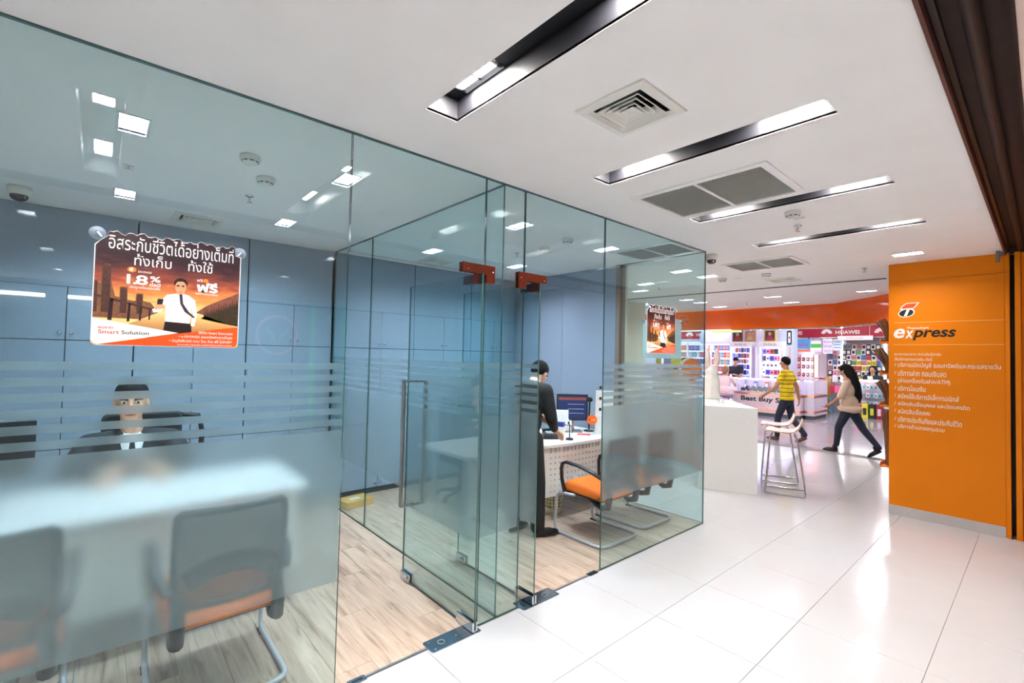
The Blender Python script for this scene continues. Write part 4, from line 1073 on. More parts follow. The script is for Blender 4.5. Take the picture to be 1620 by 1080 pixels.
M_PERF = mat('white_steel_panel', (232, 228, 224), 0.4, var=0.01)
def desk(label, yc, half, holes):
    """Desk with a bowed white top and a perforated modesty panel towards the glass front."""
    d = thing('desk', label, 'desk', (-1.25, yc, 0), 'bowed white office desks')
    N = 18
    def front(t): return -0.945 + 0.055*(1-t*t)
    pts = [(front(-1+2*k/N), yc-half+2*half*k/N) for k in range(N+1)]
    out = [(-1.72, yc-half)] + pts + [(-1.72, yc+half)]
    m = MB(); n = len(out)
    m.add([(x, y, 0.722) for x, y in out] + [(x, y, 0.75) for x, y in out], [tuple(range(n, 2*n)), tuple(reversed(range(n)))] + [(k, (k+1) % n, n+(k+1) % n, n+k) for k in range(n)])
    m.build('desk_top', M_WHITE, d)
    # modesty panel: curved sheet with square punched holes (cells left out of the grid)
    m = MB(); xoff = -0.045; z0, z1 = 0.235, 0.722; px = 0.055; hs = 0.013
    ys = []; y = yc-half+0.04
    ncol = int((2*half-0.08)/px); nrow = int((z1-z0)/px)
    yb = []; 
    for i in range(ncol): yb += [y+i*px, y+i*px+px-hs]
    yb.append(y+ncol*px)
    zb = []
    for j in range(nrow): zb += [z0+j*px, z0+j*px+px-hs]
    zb.append(z1)
    fx = lambda yy: front((yy-yc)/half)+xoff
    V = [(fx(yy), yy, zz) for yy in yb for zz in zb]; nz = len(zb)
    F = []
    for i in range(len(yb)-1):
        for j in range(nz-1):
            if holes and i % 2 == 1 and j % 2 == 1 and 2 < i < len(yb)-3 and j > 0: continue
            a = i*nz+j; F.append((a, a+nz, a+nz+1, a+1))
    m.add(V, F); o = m.build('perforated_panel', M_PERF, d)
    so = o.modifiers.new('thick', 'SOLIDIFY'); so.thickness = 0.002; so.offset = -1
    for s in (-1, 1):
        for lx in (-1.60, -1.10):
            m = MB(); yl = yc+s*(half-0.10); m.cyl((lx, yl, 0.012), (lx, yl, 0.722), 0.025, n=14); m.lathe([(0.03, 0.0), (0.03, 0.014)], (lx, yl, 0), 14); m.build('leg', M_TUBE, d)
    return d
desk('bowed white desk with perforated front beside the standing man', 3.85, 0.63, True)
desk('bowed white desk behind the frosted glass in front of the seated man', 0.10, 0.95, True)

# small things on the far desk ---------------------------------------------------
ZT = 0.7505
def monitor(label, loc, rz, w=0.52, h=0.31, lift=0.14, screen=True):
    o = thing('monitor', label, 'monitor', loc, 'desk monitors')
    x0, y0, z0 = loc
    Rm = Matrix.Rotation(rz, 3, 'Z')
    P = lambda x, y, z: Vector(loc) + Rm @ Vector((x, y, z))
    ax, ay, az = Rm @ XR, Rm @ YR, ZU
    m = MB(); m.obox(P(0, 0, lift+h/2), ax*w/2, ay*0.014, az*h/2); m.obox(P(0, 0.02, lift+h/2), ax*w*0.36, ay*0.014, az*h*0.34); m.build('casing', M_BLK, o)
    m = MB(); m.obox(P(0, -0.0145, lift+h/2), ax*(w/2-0.014), ay*0.001, az*(h/2-0.016)); s = m.build('screen', mat('monitor_screen', (34, 42, 78), 0.15, emit=(70, 84, 128), estr=0.05), o)
    if screen:
        m = MB(); m.obox(P(0, -0.0160, lift+h*0.83), ax*(w/2-0.02), ay*0.0004, az*0.014); m.build('menu_bar', mat('screen_red_bar', (120, 60, 50), 0.3, emit=(150, 70, 56), estr=0.08), s)
        for k, zz in enumerate((0.62, 0.44, 0.28)):
            m = MB(); m.obox(P(0.04, -0.0160, lift+h*zz), ax*w*0.26, ay*0.0004, az*0.004); m.build('text_row', mat('screen_text', (120, 130, 160), 0.3, emit=(130, 140, 170), estr=0.06), s)
    m = MB(); m.obox(P(0, 0.035, (lift+h*0.4)/2), ax*0.03, ay*0.010, az*(lift+h*0.4)/2); m.obox(P(0, 0.02, 0.006), ax*0.11, ay*0.09, az*0.006); m.build('stand', M_STEEL, o)
    return o
monitor('black monitor with a dark blue screen on the far desk', (-1.37, 4.12, ZT), math.radians(50), 0.36, 0.30, 0.13)
monitor('black monitor seen from behind on the near desk', (-1.40, -0.50, ZT), math.radians(-84), 0.50, 0.30, 0.15, False)

o = thing('desk_microphone', 'small black gooseneck stand on the front of the far desk', 'microphone', (-1.03, 3.70, ZT))
MB().lathe([(0.040, 0), (0.040, 0.012), (0.030, 0.020), (0.008, 0.024)], (-1.03, 3.70, ZT), 20).build('base', M_BLK, o)
MB().tube([(-1.03, 3.70, ZT+0.02), (-1.03, 3.70, ZT+0.15), (-1.035, 3.69, ZT+0.17)], 0.006, 8).build('stem', M_BLK, o)
MB().ell((-1.035, 3.69, ZT+0.175), (0.011, 0.011, 0.016)).build('head', M_BLK, o)
o = thing('webcam', 'black webcam on a short post behind the far monitor', 'webcam', (-1.28, 4.32, ZT))
MB().tube([(-1.28, 4.32, ZT), (-1.28, 4.32, ZT+0.20), (-1.26, 4.30, ZT+0.36)], 0.010, 8).build('post', M_BLK, o)
MB().ell((-1.25, 4.29, ZT+0.37), (0.035, 0.035, 0.030)).build('head', M_BLK, o)
MB().lathe([(0.06, 0), (0.06, 0.012), (0.02, 0.02)], (-1.28, 4.32, ZT), 18).build('base', M_BLK, o)
o = thing('document_holder', 'tall clear acrylic leaflet stand with a printed sheet of portraits on the far desk', 'leaflet stand', (-1.06, 4.28, ZT))
MB().obox((-1.045, 4.30, ZT+0.10), (0.075, 0.07, 0), (0.02, -0.022, 0), (0, 0, 0.10)).build('box', M_WHITEP, o)
MB().obox((-1.06, 4.315, ZT+0.34), (0.072, 0.066, 0), (0.002, -0.002, 0.0), (0.016, -0.017, 0.15)).build('sheet', M_PWHITE, o)
for k in range(4):
    c0 = Vector((-1.09, 4.28, ZT+0.245+0.062*k)) + Vector((0.016, -0.017, 0.15))*((0.245+0.062*k-0.34)/0.15)
    MB().obox(c0 + Vector((0.0026, -0.0028, 0)), (0.010, 0.009, 0), (0.0004, -0.0004, 0), (0.001, -0.001, 0.017)).build('portrait', M_TXT_K, o)
o = thing('round_sign', 'round orange tag with small black and white lettering on the far desk', 'sign', (-1.13, 4.22, ZT))
nrm = Vector((0.62, -0.785, 0)); rt = Vector((0.785, 0.62, 0)); cc = Vector((-1.10, 4.15, ZT+0.165))
MB().poly([(0.055*math.cos(2*PI*k/24), 0.055*math.sin(2*PI*k/24)) for k in range(24)], cc, rt, ZU, 0, 0.003).build('disc', mat('orange_tag', (244, 104, 20), 0.4), o)
text('lettering', 'ex', M_TXT_K, o, cc + rt*-0.036 + ZU*-0.008, rt, ZU, h=0.014, bold=0.02, d=0.0032, shear=0.2)
text('lettering', 'press', M_TXT_W, o, cc + rt*-0.012 + ZU*-0.010, rt, ZU, h=0.016, w=0.05, bold=0.02, d=0.0032, shear=0.2)
MB().obox((-1.12, 4.18, ZT+0.07), rt*0.06, nrm*0.035, (0, 0, 0.07)).build('clear_box', M_GLASSCLR, o)
m = MB(); m.obox((-1.14, 4.06, ZT+0.005), Vector((0.6, 0.5, 0))*0.09, Vector((-0.5, 0.6, 0))*0.05, (0, 0, 0.005)); m.obox((-1.138, 4.058, ZT+0.0106), Vector((0.6, 0.5, 0))*0.08, Vector((-0.5, 0.6, 0))*0.04, (0, 0, 0.0006), mi=1)
tag(m.build('red_booklet', [mat('red_cover', (206, 60, 62), 0.5, var=0.05), mat('red_cover_light', (222, 92, 90), 0.5)]), 'red passbook lying on the far desk', 'booklet')
for k, (x, y, a) in enumerate([(-1.15, 3.52, 0.3), (-1.22, 3.86, -0.2), (-1.05, 3.92, 0.5)]):
    m = MB(); r = Matrix.Rotation(a, 3, 'Z'); m.obox((x, y, ZT+0.001+0.0004*k), r @ XR*0.105, r @ YR*0.148, (0, 0, 0.0008)); m.obox((x+0.01, y, ZT+0.0023+0.0004*k), r @ XR*0.10, r @ YR*0.14, (0, 0, 0.0004))
    tag(m.build('paper_sheet', M_PWHITE), ['white paper sheet on the far desk under the man\'s hand', 'white paper sheet on the far desk before the monitor', 'white paper sheet on the far desk by the red passbook'][k], 'paper', 'papers on the far desk')
o = thing('desk_phone', 'dark desk telephone with keypad beside the man\'s hand', 'telephone', (-1.22, 3.58, ZT))
MB().obox((-1.20, 3.60, ZT+0.03), Vector((0.6, 0.8, 0))*0.09, Vector((-0.8, 0.6, 0))*0.08, (0.01, -0.005, 0.028)).build('body', M_BLK, o)
MB().tube([(-1.29, 3.56, ZT+0.075), (-1.27, 3.60, ZT+0.085), (-1.23, 3.66, ZT+0.085), (-1.21, 3.70, ZT+0.075)], [0.024, 0.016, 0.016, 0.024], 10).build('handset', M_BLK, o)
for k in range(9): MB().obox(Vector((-1.20, 3.58, ZT+0.060)) + Vector((0.6, 0.8, 0))*0.025*(k % 3-1) + Vector((-0.8, 0.6, 0))*0.022*(k//3-1), Vector((0.6, 0.8, 0))*0.008, Vector((-0.8, 0.6, 0))*0.007, (0, 0, 0.003)).build('key', M_WHITEP, o)
for k in range(5):
    m = MB(); m.obox((-1.50+0.02*k, 3.98+0.012*k, ZT+0.125), Vector((0.5, 0.86, 0))*0.10, Vector((0.86, -0.5, 0))*0.005, (0, 0, 0.125)); m.obox((-1.50+0.02*k, 3.98+0.012*k, ZT+0.2503), Vector((0.5, 0.86, 0))*0.098, Vector((0.86, -0.5, 0))*0.005, (0, 0, 0.0004), mi=1)
    tag(m.build('folder', [mat(['cyan_folder', 'pale_cyan_folder', 'white_folder', 'grey_folder', 'white_folder2'][k], [(90, 196, 214), (160, 220, 230), (224, 230, 238), (200, 206, 216), (232, 232, 236)][k], 0.5, var=0.04), M_PWHITE]), ['bright cyan folder standing on the far desk', 'pale cyan folder standing on the far desk', 'white folder standing next to the cyan folders', 'grey folder standing on the far desk', 'white folder standing nearest the monitor'][k], 'folder', 'folders on the far desk')
o = thing('card_reader', 'small blue and white card machine on the far desk', 'card machine', (-1.27, 3.80, ZT))
MB().rbox(-1.31, -1.23, 3.77, 3.86, ZT, ZT+0.10, 0.01).build('body', M_WHITEP, o)
MB().obox((-1.27, 3.80, ZT+0.125), (0.05, 0.02, 0), (-0.012, 0.03, 0), (0, 0, 0.022)).build('blue_head', mat('blue_plastic', (44, 60, 140), 0.4), o)
MB().tube([(-1.22, 3.83, ZT+0.12), (-1.19, 3.90, ZT+0.11), (-1.22, 3.97, ZT+0.04), (-1.26, 4.0, ZT+0.01)], 0.004, 6).build('cable', M_BLK, o)

# waste basket under the desk
o = thing('waste_basket', 'cream lattice waste basket under the far desk', 'waste basket', (-1.16, 3.60, 0))
m = MB(); N = 22; hh = 0.25
rad = lambda z: 0.10+0.018*z/hh
for k in range(N):
    a = 2*PI*k/N; m.tube([(-1.16+rad(z)*math.cos(a), 3.60+rad(z)*math.sin(a), z) for z in (0.06, 0.15, 0.235)], 0.0045, 5)
for j in range(6):
    z = 0.06+j*0.034; m.tube([(-1.16+rad(z)*math.cos(2*PI*k/N), 3.60+rad(z)*math.sin(2*PI*k/N), z) for k in range(N)], 0.0045, 5, closed=True)
m.build('lattice', mat('cream_plastic', (222, 214, 188), 0.45, var=0.03), o)
MB().lathe([(0.102, 0.235), (0.122, 0.236), (0.124, 0.250), (0.112, 0.250)], (-1.16, 3.60, 0), 28, cap=False).build('rim', mat('cream_plastic', (222, 214, 188)), o)
MB().lathe([(0.085, 0.0), (0.098, 0.004), (0.102, 0.06), (0.096, 0.062)], (-1.16, 3.60, 0), 28).build('base', mat('cream_plastic', (222, 214, 188)), o)
MB().lathe([(0.08, 0.062), (0.085, 0.13), (0.06, 0.15)], (-1.16, 3.60, 0), 14).build('bag', mat('ochre_bag', (196, 164, 84), 0.6, var=0.1), o)
# paper parcel on the floor
o = thing('parcel', 'flat parcel in yellow brown paper lying on the office floor by the storage wall', 'parcel', (-2.60, 2.04, 0))
r = Matrix.Rotation(math.radians(8), 3, 'Z')
m = MB(); m.rbox(-0.11, 0.11, -0.155, 0.155, 0.0, 0.075, 0.012); m.v = [r @ p + Vector((-2.58, 2.08, 0)) for p in m.v]
m.build('wrapping', mat('brown_wrap', (214, 168, 84), 0.6, var=0.06, scale=20), o)
m = MB(); m.obox(Vector((-2.56, 2.06, 0.0758)), r @ XR*0.035, r @ YR*0.055, (0, 0, 0.0006)); m.build('address_label', M_PWHITE, o)

# office chair behind the seated man
o = thing('office_chair', 'black office chair behind the seated man', 'chair', (-2.42, 0.30, 0))
m = MB(); m.rbox(-2.27, -2.21, 0.02, 0.50, 0.55, 1.13, 0.05, axis='x', seg=5); m.build('backrest', M_BLKF, o)
m = MB(); m.rbox(-2.25, -1.76, 0.02, 0.50, 0.43, 0.50, 0.06, seg=5); m.build('seat', M_BLKF, o)
MB().tube([(-2.345, 0.46, 1.09), (-2.34, 0.62, 1.07), (-2.30, 0.645, 0.95), (-2.30, 0.64, 0.82)], 0.02, 8).build('armrest', M_BLK, o)
MB().cyl((-2.14, 0.26, 0.07), (-2.14, 0.26, 0.43), 0.028, n=14).build('gas_lift', M_CHROME, o)
for k in range(5):
    a = 2*PI*k/5; e = Vector((-2.14+0.28*math.cos(a), 0.26+0.28*math.sin(a), 0.055))
    lg = MB().tube([(-2.14, 0.26, 0.09), e], [0.026, 0.016], 8).build('base_leg', M_BLK, o)
    MB().lathe([(0.027, -0.02), (0.029, -0.01), (0.029, 0.01), (0.027, 0.02)], e - Vector((0, 0, 0.0265)), 14, axis='y').build('caster', M_BLK, lg)
# ------------------------------------------------------------------ counter, stools and what stands on the counter
EV, LV = Vector((0.917, 0.40, 0)), Vector((-0.62, 0.785, 0))
CP = Vector((-0.05, 5.99, 0))
def cpt(e, l, z): return CP + EV*e + LV*l + Vector((0, 0, z))      # e<=0 towards the glass, l away from the camera
CH = 1.035
ct = thing('bar_counter', 'long white bar counter with a solid end panel beside the stools', 'counter', CP)
MB().obox(cpt(-0.33, 0.02, CH/2-0.015), EV*0.33, LV*0.02, (0, 0, CH/2-0.015)).build('end_panel', M_WHITE, ct)
MB().obox(cpt(-0.33, 1.25, CH-0.015), EV*0.33, LV*1.25, (0, 0, 0.015)).build('counter_top', M_WHITE, ct)
MB().obox(cpt(-0.52, 1.25, CH/2-0.02), EV*0.03, LV*1.21, (0, 0, CH/2-0.02)).build('front_panel', M_WHITE, ct)
MB().obox(cpt(-0.33, 2.48, CH/2-0.015), EV*0.33, LV*0.02, (0, 0, CH/2-0.015)).build('end_panel', M_WHITE, ct)

def stool(label):
    s = thing('bar_stool', label, 'bar stool', (0, 0, 0), 'white bar stools at the counter')
    # curved ply shell, seat then low lip, extruded across y; sitter faces -x
    prof = [(-0.205, 0.725), (-0.195, 0.742), (-0.15, 0.748), (-0.05, 0.738), (0.05, 0.738), (0.11, 0.752), (0.155, 0.79), (0.18, 0.835), (0.197, 0.895)]
    N = len(prof); ny = 6; th = 0.013
    V = []; 
    def nrm(i):
        a = prof[max(0, i-1)]; b = prof[min(N-1, i+1)]; t = Vector((b[0]-a[0], b[1]-a[1])).normalized(); return Vector((-t.y, t.x))
    for lay_ in (0, 1):
        for i, (x, z) in enumerate(prof):
            n = nrm(i)
            for j in range(ny+1):
                v = -1+2*j/ny; hw = 0.195 - 0.02*(i/(N-1))
                V.append((x + (n.x*th if lay_ else 0), v*hw, z + (n.y*th if lay_ else 0) + 0.008*v*v))
    K = N*(ny+1); F = []; 
    for i in range(N-1):
        for j in range(ny):
            a = i*(ny+1)+j; b = a+ny+1
            F.append((a, a+1, b+1, b)); F.append((K+a, K+b, K+b+1, K+a+1))
    m = MB(); m.add(V, F, 0, True)
    per = [i*(ny+1) for i in range(N)] + [(N-1)*(ny+1)+j for j in range(1, ny+1)] + [i*(ny+1)+ny for i in range(N-2, -1, -1)] + [j for j in range(ny-1, 0, -1)]
    o2 = len(m.v) 
    fs = [(per[k], per[(k+1) % len(per)], K+per[(k+1) % len(per)], K+per[k]) for k in range(len(per))]
    for f in fs: m.f.append(list(f)); m.mi.append(1); m.sm.append(False)
    m.build('seat_shell', [M_WHITE, mat('ply_edge', (206, 150, 92), 0.5, var=0.1, scale=60)], s)
    r = 0.0085
    for sy in (-1, 1):
        f = [(-0.13, sy*0.06, 0.715), (-0.155, sy*0.10, 0.66), (-0.20, sy*0.17, 0.05), (-0.205, sy*0.175, 0.016), (-0.18, sy*0.178, r), (0.0, sy*0.182, r), (0.20, sy*0.186, r), (0.225, sy*0.184, 0.016), (0.222, sy*0.178, 0.05), (0.135, sy*0.10, 0.66), (0.11, sy*0.06, 0.715)]
        MB().tube(f, r, 8).build('leg_frame', M_CHROME, s)
    MB().tube([(-0.13, -0.062, 0.715), (-0.13, 0.062, 0.715)], r, 8).build('top_rail', M_CHROME, s)
    MB().tube([(0.11, -0.062, 0.715), (0.11, 0.062, 0.715)], r, 8).build('top_rail', M_CHROME, s)
    MB().tube([(-0.18, -0.15, 0.24), (-0.18, 0.15, 0.24)], r, 8).build('foot_rail', M_CHROME, s)
    return s
st = stool('white ply bar stool nearest the camera, in front of the counter end'); place(st, (0.10, 6.42, 0), 0.30)
dup(st, 'white ply bar stool further along the counter, behind the nearest one', (-0.17, 7.0, 0), 0.36)

# rabbit-shaped white figure on the counter
RE, RL, q_ = -0.25, 1.20, 1.30
rb = thing('rabbit_figure', 'white plastic rabbit shaped figure with tall ears standing on the counter', 'figure', cpt(RE, RL, CH))
bx = cpt(RE, RL, CH+0.006)
Z = lambda z: Vector((0, 0, z*q_))
m = MB(); m.ell(bx + Z(0.15), (0.118, 0.10, 0.17*q_)); m.ell(bx + Z(0.055), (0.125, 0.108, 0.056*q_)); m.ell(bx + Z(0.30), (0.095, 0.085, 0.085*q_)); m.lathe([(0.11, 0.0), (0.118, 0.03), (0.10, 0.30), (0.085, 0.36)], bx, 24)
soft(m, 'body', M_WHITEP, rb, 0.012, 4)
M_PINKW = mat('pale_pink_plastic', (240, 220, 218), 0.4, var=0.02)
SDV = Vector((0.75, 0.66, 0))
for s_ in (-1, 1):
    m = MB(); c = bx + SDV*(s_*0.052); m.limb([c + Z(0.34), c + SDV*(s_*0.014) + Z(0.46), c + SDV*(s_*0.016) + Z(0.555)], [0.034, 0.050, 0.026]); soft(m, 'ear', M_PINKW, rb, 0.010, 4)
m = MB(); m.obox(bx + Vector((0.06, -0.085, 0.13)), SDV*0.035, Vector((0.5, -0.8, 0))*0.02, (0, 0, 0.055)); m.build('pocket', M_WHITEP, rb)
# low glass plate on two white clamps
gp = thing('glass_display_plate', 'small clear glass plate held by two white round clamps on the counter', 'display stand', cpt(-0.36, 0.6, CH))
for (e, l) in ((-0.50, 0.68), (-0.30, 0.42)):
    c = cpt(e, l, CH+0.0); MB().lathe([(0.026, 0), (0.028, 0.005), (0.028, 0.05), (0.020, 0.058)], c, 18).build('clamp', M_WHITEP, gp)
MB().obox(cpt(-0.36, 0.55, CH+0.0615), EV*0.20, LV*0.16, (0, 0, 0.003)).build('plate', M_GLASSCLR, gp)
# round orange and white sign on a post, behind the counter
rs = thing('round_display', 'round orange sign with a thick white rim on a short white post on the counter', 'sign', (-1.43, 7.05, CH))
c = Vector((-1.43, 7.05, 1.45)); d = (Vector((2.246, 0, 1.62))-c); d.z = 0; d.normalize(); rt = Vector((-d.y, d.x, 0))
m = MB(); m.poly([(0.175*math.cos(2*PI*k/32)-0.05, 0.19*math.sin(2*PI*k/32)) for k in range(32)], c, rt, ZU, -0.07, 0.06); m.build('rim', M_WHITE, rs)
MB().poly([(0.15*math.cos(2*PI*k/32)-0.02, 0.175*math.sin(2*PI*k/32)) for k in range(32)], c, rt, ZU, -0.008, 0.008).build('face', mat('orange_disc', (236, 110, 40), 0.4), rs)
MB().cyl(c + d*-0.04 + Vector((0, 0, CH-1.45+0.01)), c + d*-0.04 + Vector((0, 0, -0.17)), 0.025).build('post', M_WHITE, rs)
MB().lathe([(0.08, 0), (0.08, 0.012), (0.03, 0.02)], (c.x-d.x*0.04, c.y-d.y*0.04, CH), 24).build('foot', M_WHITE, rs)

# brochure holders on the end of the orange wall
M_KRAFT = mat('kraft_card', (192, 142, 104), 0.7, var=0.08, scale=30); M_KRAFT2 = mat('dark_kraft_card', (158, 100, 70), 0.7, var=0.08, scale=30)
for k, (zb, hgt, fan, lb) in enumerate([(1.86, 0.26, 0.10, 'topmost'), (1.51, 0.28, 0.15, 'second from the top'), (1.16, 0.28, 0.10, 'third from the top'), (0.50, 0.60, 0.03, 'lowest')]):
    o = thing('brochure_holder', 'brown card brochures in an orange holder on the wall end, %s' % lb, 'brochure holder', (1.06, 6.62, zb), 'brochure holders on the end of the orange wall')
    MB().box(1.035, 1.1245, 6.50, 6.76, zb-0.02, zb-0.002).build('ledge', M_ORANGE, o)
    MB().box(1.033, 1.038, 6.50, 6.76, zb-0.02, zb+0.03).build('lip', M_ORANGE, o)
    for q in range(5):
        t = q/4; x0 = 1.110-0.010*q; f = fan*(0.55+0.45*t)
        pts = [(x0-f*(s**2.2), zb+hgt*s*(1-0.12*t)) for s in [i/6 for i in range(7)]]
        m = MB(); V = []; 
        for yy in (6.52+0.015*q, 6.70-0.01*q):
            for (x, z) in pts: V += [(x, yy, z), (x-0.004, yy, z)]
        n = 14; F = []
        for i in range(6):
            F += [(2*i, 2*i+2, n+2*i+2, n+2*i), (2*i+1, n+2*i+1, n+2*i+3, 2*i+3), (2*i, 2*i+1, 2*i+3, 2*i+2), (n+2*i, n+2*i+2, n+2*i+3, n+2*i+1)]
        F += [(12, 13, n+13, n+12), (0, n, n+1, 1)]
        m.add(V, F); m.build('brochure', M_KRAFT if q % 2 else M_KRAFT2, o)
# leaflet stands and cut-out cards against the cream wall, seen through the corner glass
for k, (x, w, z0, z1, col, lb) in enumerate([(-2.62, 0.12, 1.30, 1.62, (232, 208, 70), 'yellow'), (-2.44, 0.15, 1.28, 1.64, (150, 150, 206), 'lilac'), (-2.26, 0.20, 1.28, 1.65, (240, 226, 96), 'pale yellow'), (-2.08, 0.13, 1.28, 1.64, (104, 66, 54), 'brown')]):
    o = thing('display_card', '%s printed card standing on the leaflet rack past the corner glass' % lb, 'display card', (x, 8.0, 0.9), 'cards on the leaflet rack')
    m = MB(); m.rbox(x-w/2, x+w/2, 8.0, 8.006, z0, z1, 0.012, axis='y'); m.build('card', mat(lb.replace(' ', '_')+'_card', col, 0.5, var=0.25, scale=25), o)
    m = MB(); m.poly([(x-w*0.25, z0+0.06), (x+w*0.2, z0+0.05), (x+w*0.28, z0+0.16), (x, z0+0.24), (x-w*0.3, z0+0.16)], (0, 8.0, 0), XR, ZU, 0.0005, 0.0006); m.build('print', mat('card_print_%d' % k, [(200, 96, 60), (210, 168, 140), (90, 80, 60), (70, 40, 34)][k], 0.5, var=0.2, scale=30), o)
o = thing('leaflet_rack', 'white leaflet rack standing past the corner glass', 'rack', (-2.35, 8.1, 0))
MB().box(-2.75, -1.98, 7.98, 8.02, 1.265, 1.279).build('shelf', M_WHITE, o); MB().box(-2.75, -1.98, 8.008, 8.03, 0.0, 1.265).build('back_board', M_WHITE, o)
for k in range(3):
    z = 0.98+0.1*k-0.1
    MB().box(-2.75, -1.98, 7.95, 8.006, z, z+0.012).build('shelf', M_WHITE, o)
# ------------------------------------------------------------------ the mall beyond
M_LILAC = mat('lilac_white_panel', (226, 218, 232), 0.35, var=0.02)
M_PINKISH = mat('pink_white_panel', (236, 214, 222), 0.35, var=0.02)
M_RED = mat('dark_red_sign', (176, 14, 50), 0.4, var=0.03)
M_GREEN = mat('lime_green_sign', (140, 214, 40), 0.4, emit=(140, 220, 40), estr=0.5)
M_TUBEL = emitter('violet_white_strip', (206, 200, 255), 7.0)
M_TUBEW = emitter('white_strip', (255, 250, 255), 3.0)
M_BACKLIT = emitter('lit_white_back', (214, 210, 255), 0.42)
M_MALLFILL = emitter('mall_fill_panel', (255, 248, 252), 8.0)
for k, (x, y) in enumerate([(-6.0, 12.2), (-3.0, 12.2), (0.0, 12.2), (-5.5, 16.2), (-2.2, 15.4), (-0.4, 15.6), (2.5, 12.2), (-7.5, 16.2)]):  # flat lights added under the mall ceiling to light the shops
    L = thing('mall_fill_light', ['added flat fill light over the mall aisle, ', 'added flat fill light over the mall shops, '][k > 2 and k != 6] + ['far', 'middle', 'near', 'kiosk row', 'pillar row', 'accessory shop row', 'nearest corridor', 'farthest'][k] + ' one', 'ceiling light', (x, y, 3.05), 'added fill lights in the mall ceiling')
    MB().box(x-0.32, x+0.32, y-0.32, y+0.32, 3.035, 3.0495).build('frame', M_LAMPHOUSE, L)
    MB().box(x-0.28, x+0.28, y-0.28, y+0.28, 3.030, 3.035).build('diffuser', M_MALLFILL, L)

# kiosk counter with a glass showcase ------------------------------------------------
def showcase(name, label, x0, x1, y0, y1, lettering=None, mt=None, top=1.10):
    o = thing(name, label, 'showcase', ((x0+x1)/2, y0, 0))
    mt = mt or M_PINKISH
    MB().box(x0, x1, y0, y1, 0.10, 0.60).build('base_cabinet', mt, o)
    MB().box(x0+0.03, x1-0.03, y0+0.03, y1-0.02, 0.0, 0.10).build('plinth', M_PLINTH, o)
    for (za, zb) in ((0.17, 0.23), (0.60, 0.665)): MB().box(x0-0.004, x1+0.004, y0-0.004, y1, za, zb).build('steel_band', mat('orange_pink_metal', (206, 150, 130), 0.25, 0.8, var=0.08), o)  # metal bands with an orange-pink base colour
    for x in (x0, x1-0.03):
        MB().box(x, x+0.03, y0, y0+0.03, 0.665, top-0.02).build('post', M_LILAC, o); MB().box(x, x+0.03, y1-0.03, y1, 0.665, top-0.02).build('post', M_LILAC, o)
    MB().box(x0, x1, y0, y1, top-0.012, top).build('glass_top', [M_GLASSCLR], o)
    MB().box(x0, x1, y0-0.004, y0+0.02, top-0.03, top-0.012).build('top_rail', M_CHROME, o)
    MB().box(x0+0.03, x1-0.03, y0+0.004, y0+0.010, 0.665, top-0.03).build('front_glass', [M_GLASSCLR], o)
    MB().box(x0, x1, y1-0.006, y1, 0.665, top-0.03).build('back_board', M_LILAC, o)
    MB().box(x0+0.03, x1-0.03, y0+0.022, y0+0.045, top-0.045, top-0.031).build('light_strip', M_TUBEL, o)
    if lettering: text('lettering', lettering, mat('dark_green_letters', (34, 52, 50), 0.5), o, (x0+0.11, y0, 0.375), XR, ZU, h=0.185, w=1.08, bold=0.035, d=0.0006, th=0.002)
    return o
showcase('kiosk_showcase', 'pink white kiosk counter lettered Best Buy with a lit glass case', -3.95, -2.25, 14.6, 15.25, 'Best Buy S')
showcase('corner_showcase', 'lit glass case on a lilac base at the corner of the kiosk', -2.24, -1.99, 14.9, 16.1, mt=M_LILAC)
showcase('side_showcase', 'lit glass case of the kiosk behind the seated woman', -5.6, -3.97, 14.75, 15.2)
M_NAVY = mat('navy_velvet', (28, 30, 66), 0.6, var=0.15)
i = 0
for r_ in range(2):
    for k in range(9):
        x = -3.82+0.17*k+0.05*r_; y = 14.72+0.2*r_
        o = thing('watch_stand', 'dark blue product on a small white stand in the kiosk case', 'product', (x, y, 0.666), 'dark blue products in the kiosk case')
        MB().rbox(x-0.045, x+0.045, y-0.03, y+0.03, 0.666, 0.70+0.04*r_, 0.008).build('stand', M_WHITEP, o)
        m = MB(); zc = 0.74+0.04*r_; m.tube([(x+0.062*math.cos(a), y, zc+0.045*math.sin(a)) for a in [2*PI*q/10 for q in range(10)]], 0.02, 6, closed=True); m.rbox(x-0.04, x+0.04, y-0.03, y-0.01, zc-0.04, zc+0.04, 0.006, axis='y'); m.build('band', M_NAVY, o)
for k, (x, c, nm) in enumerate([(-3.30, (230, 60, 80), 'red'), (-3.02, (240, 110, 70), 'orange'), (-2.62, (220, 60, 120), 'magenta'), (-3.62, (96, 90, 190), 'violet')]):
    m = MB(); m.rbox(x-0.055, x+0.055, 15.10, 15.16, 0.666, 0.98, 0.01, axis='y'); m.rbox(x-0.035, x+0.035, 15.092, 15.10, 0.74, 0.92, 0.01, axis='y', mi=1)
    tag(m.build('box_pack', [mat('kiosk_box_'+nm, c, 0.4, var=0.1), M_WHITEP]), '%s boxed product at the back of the kiosk case' % nm, 'box', 'boxed products in the kiosk case')
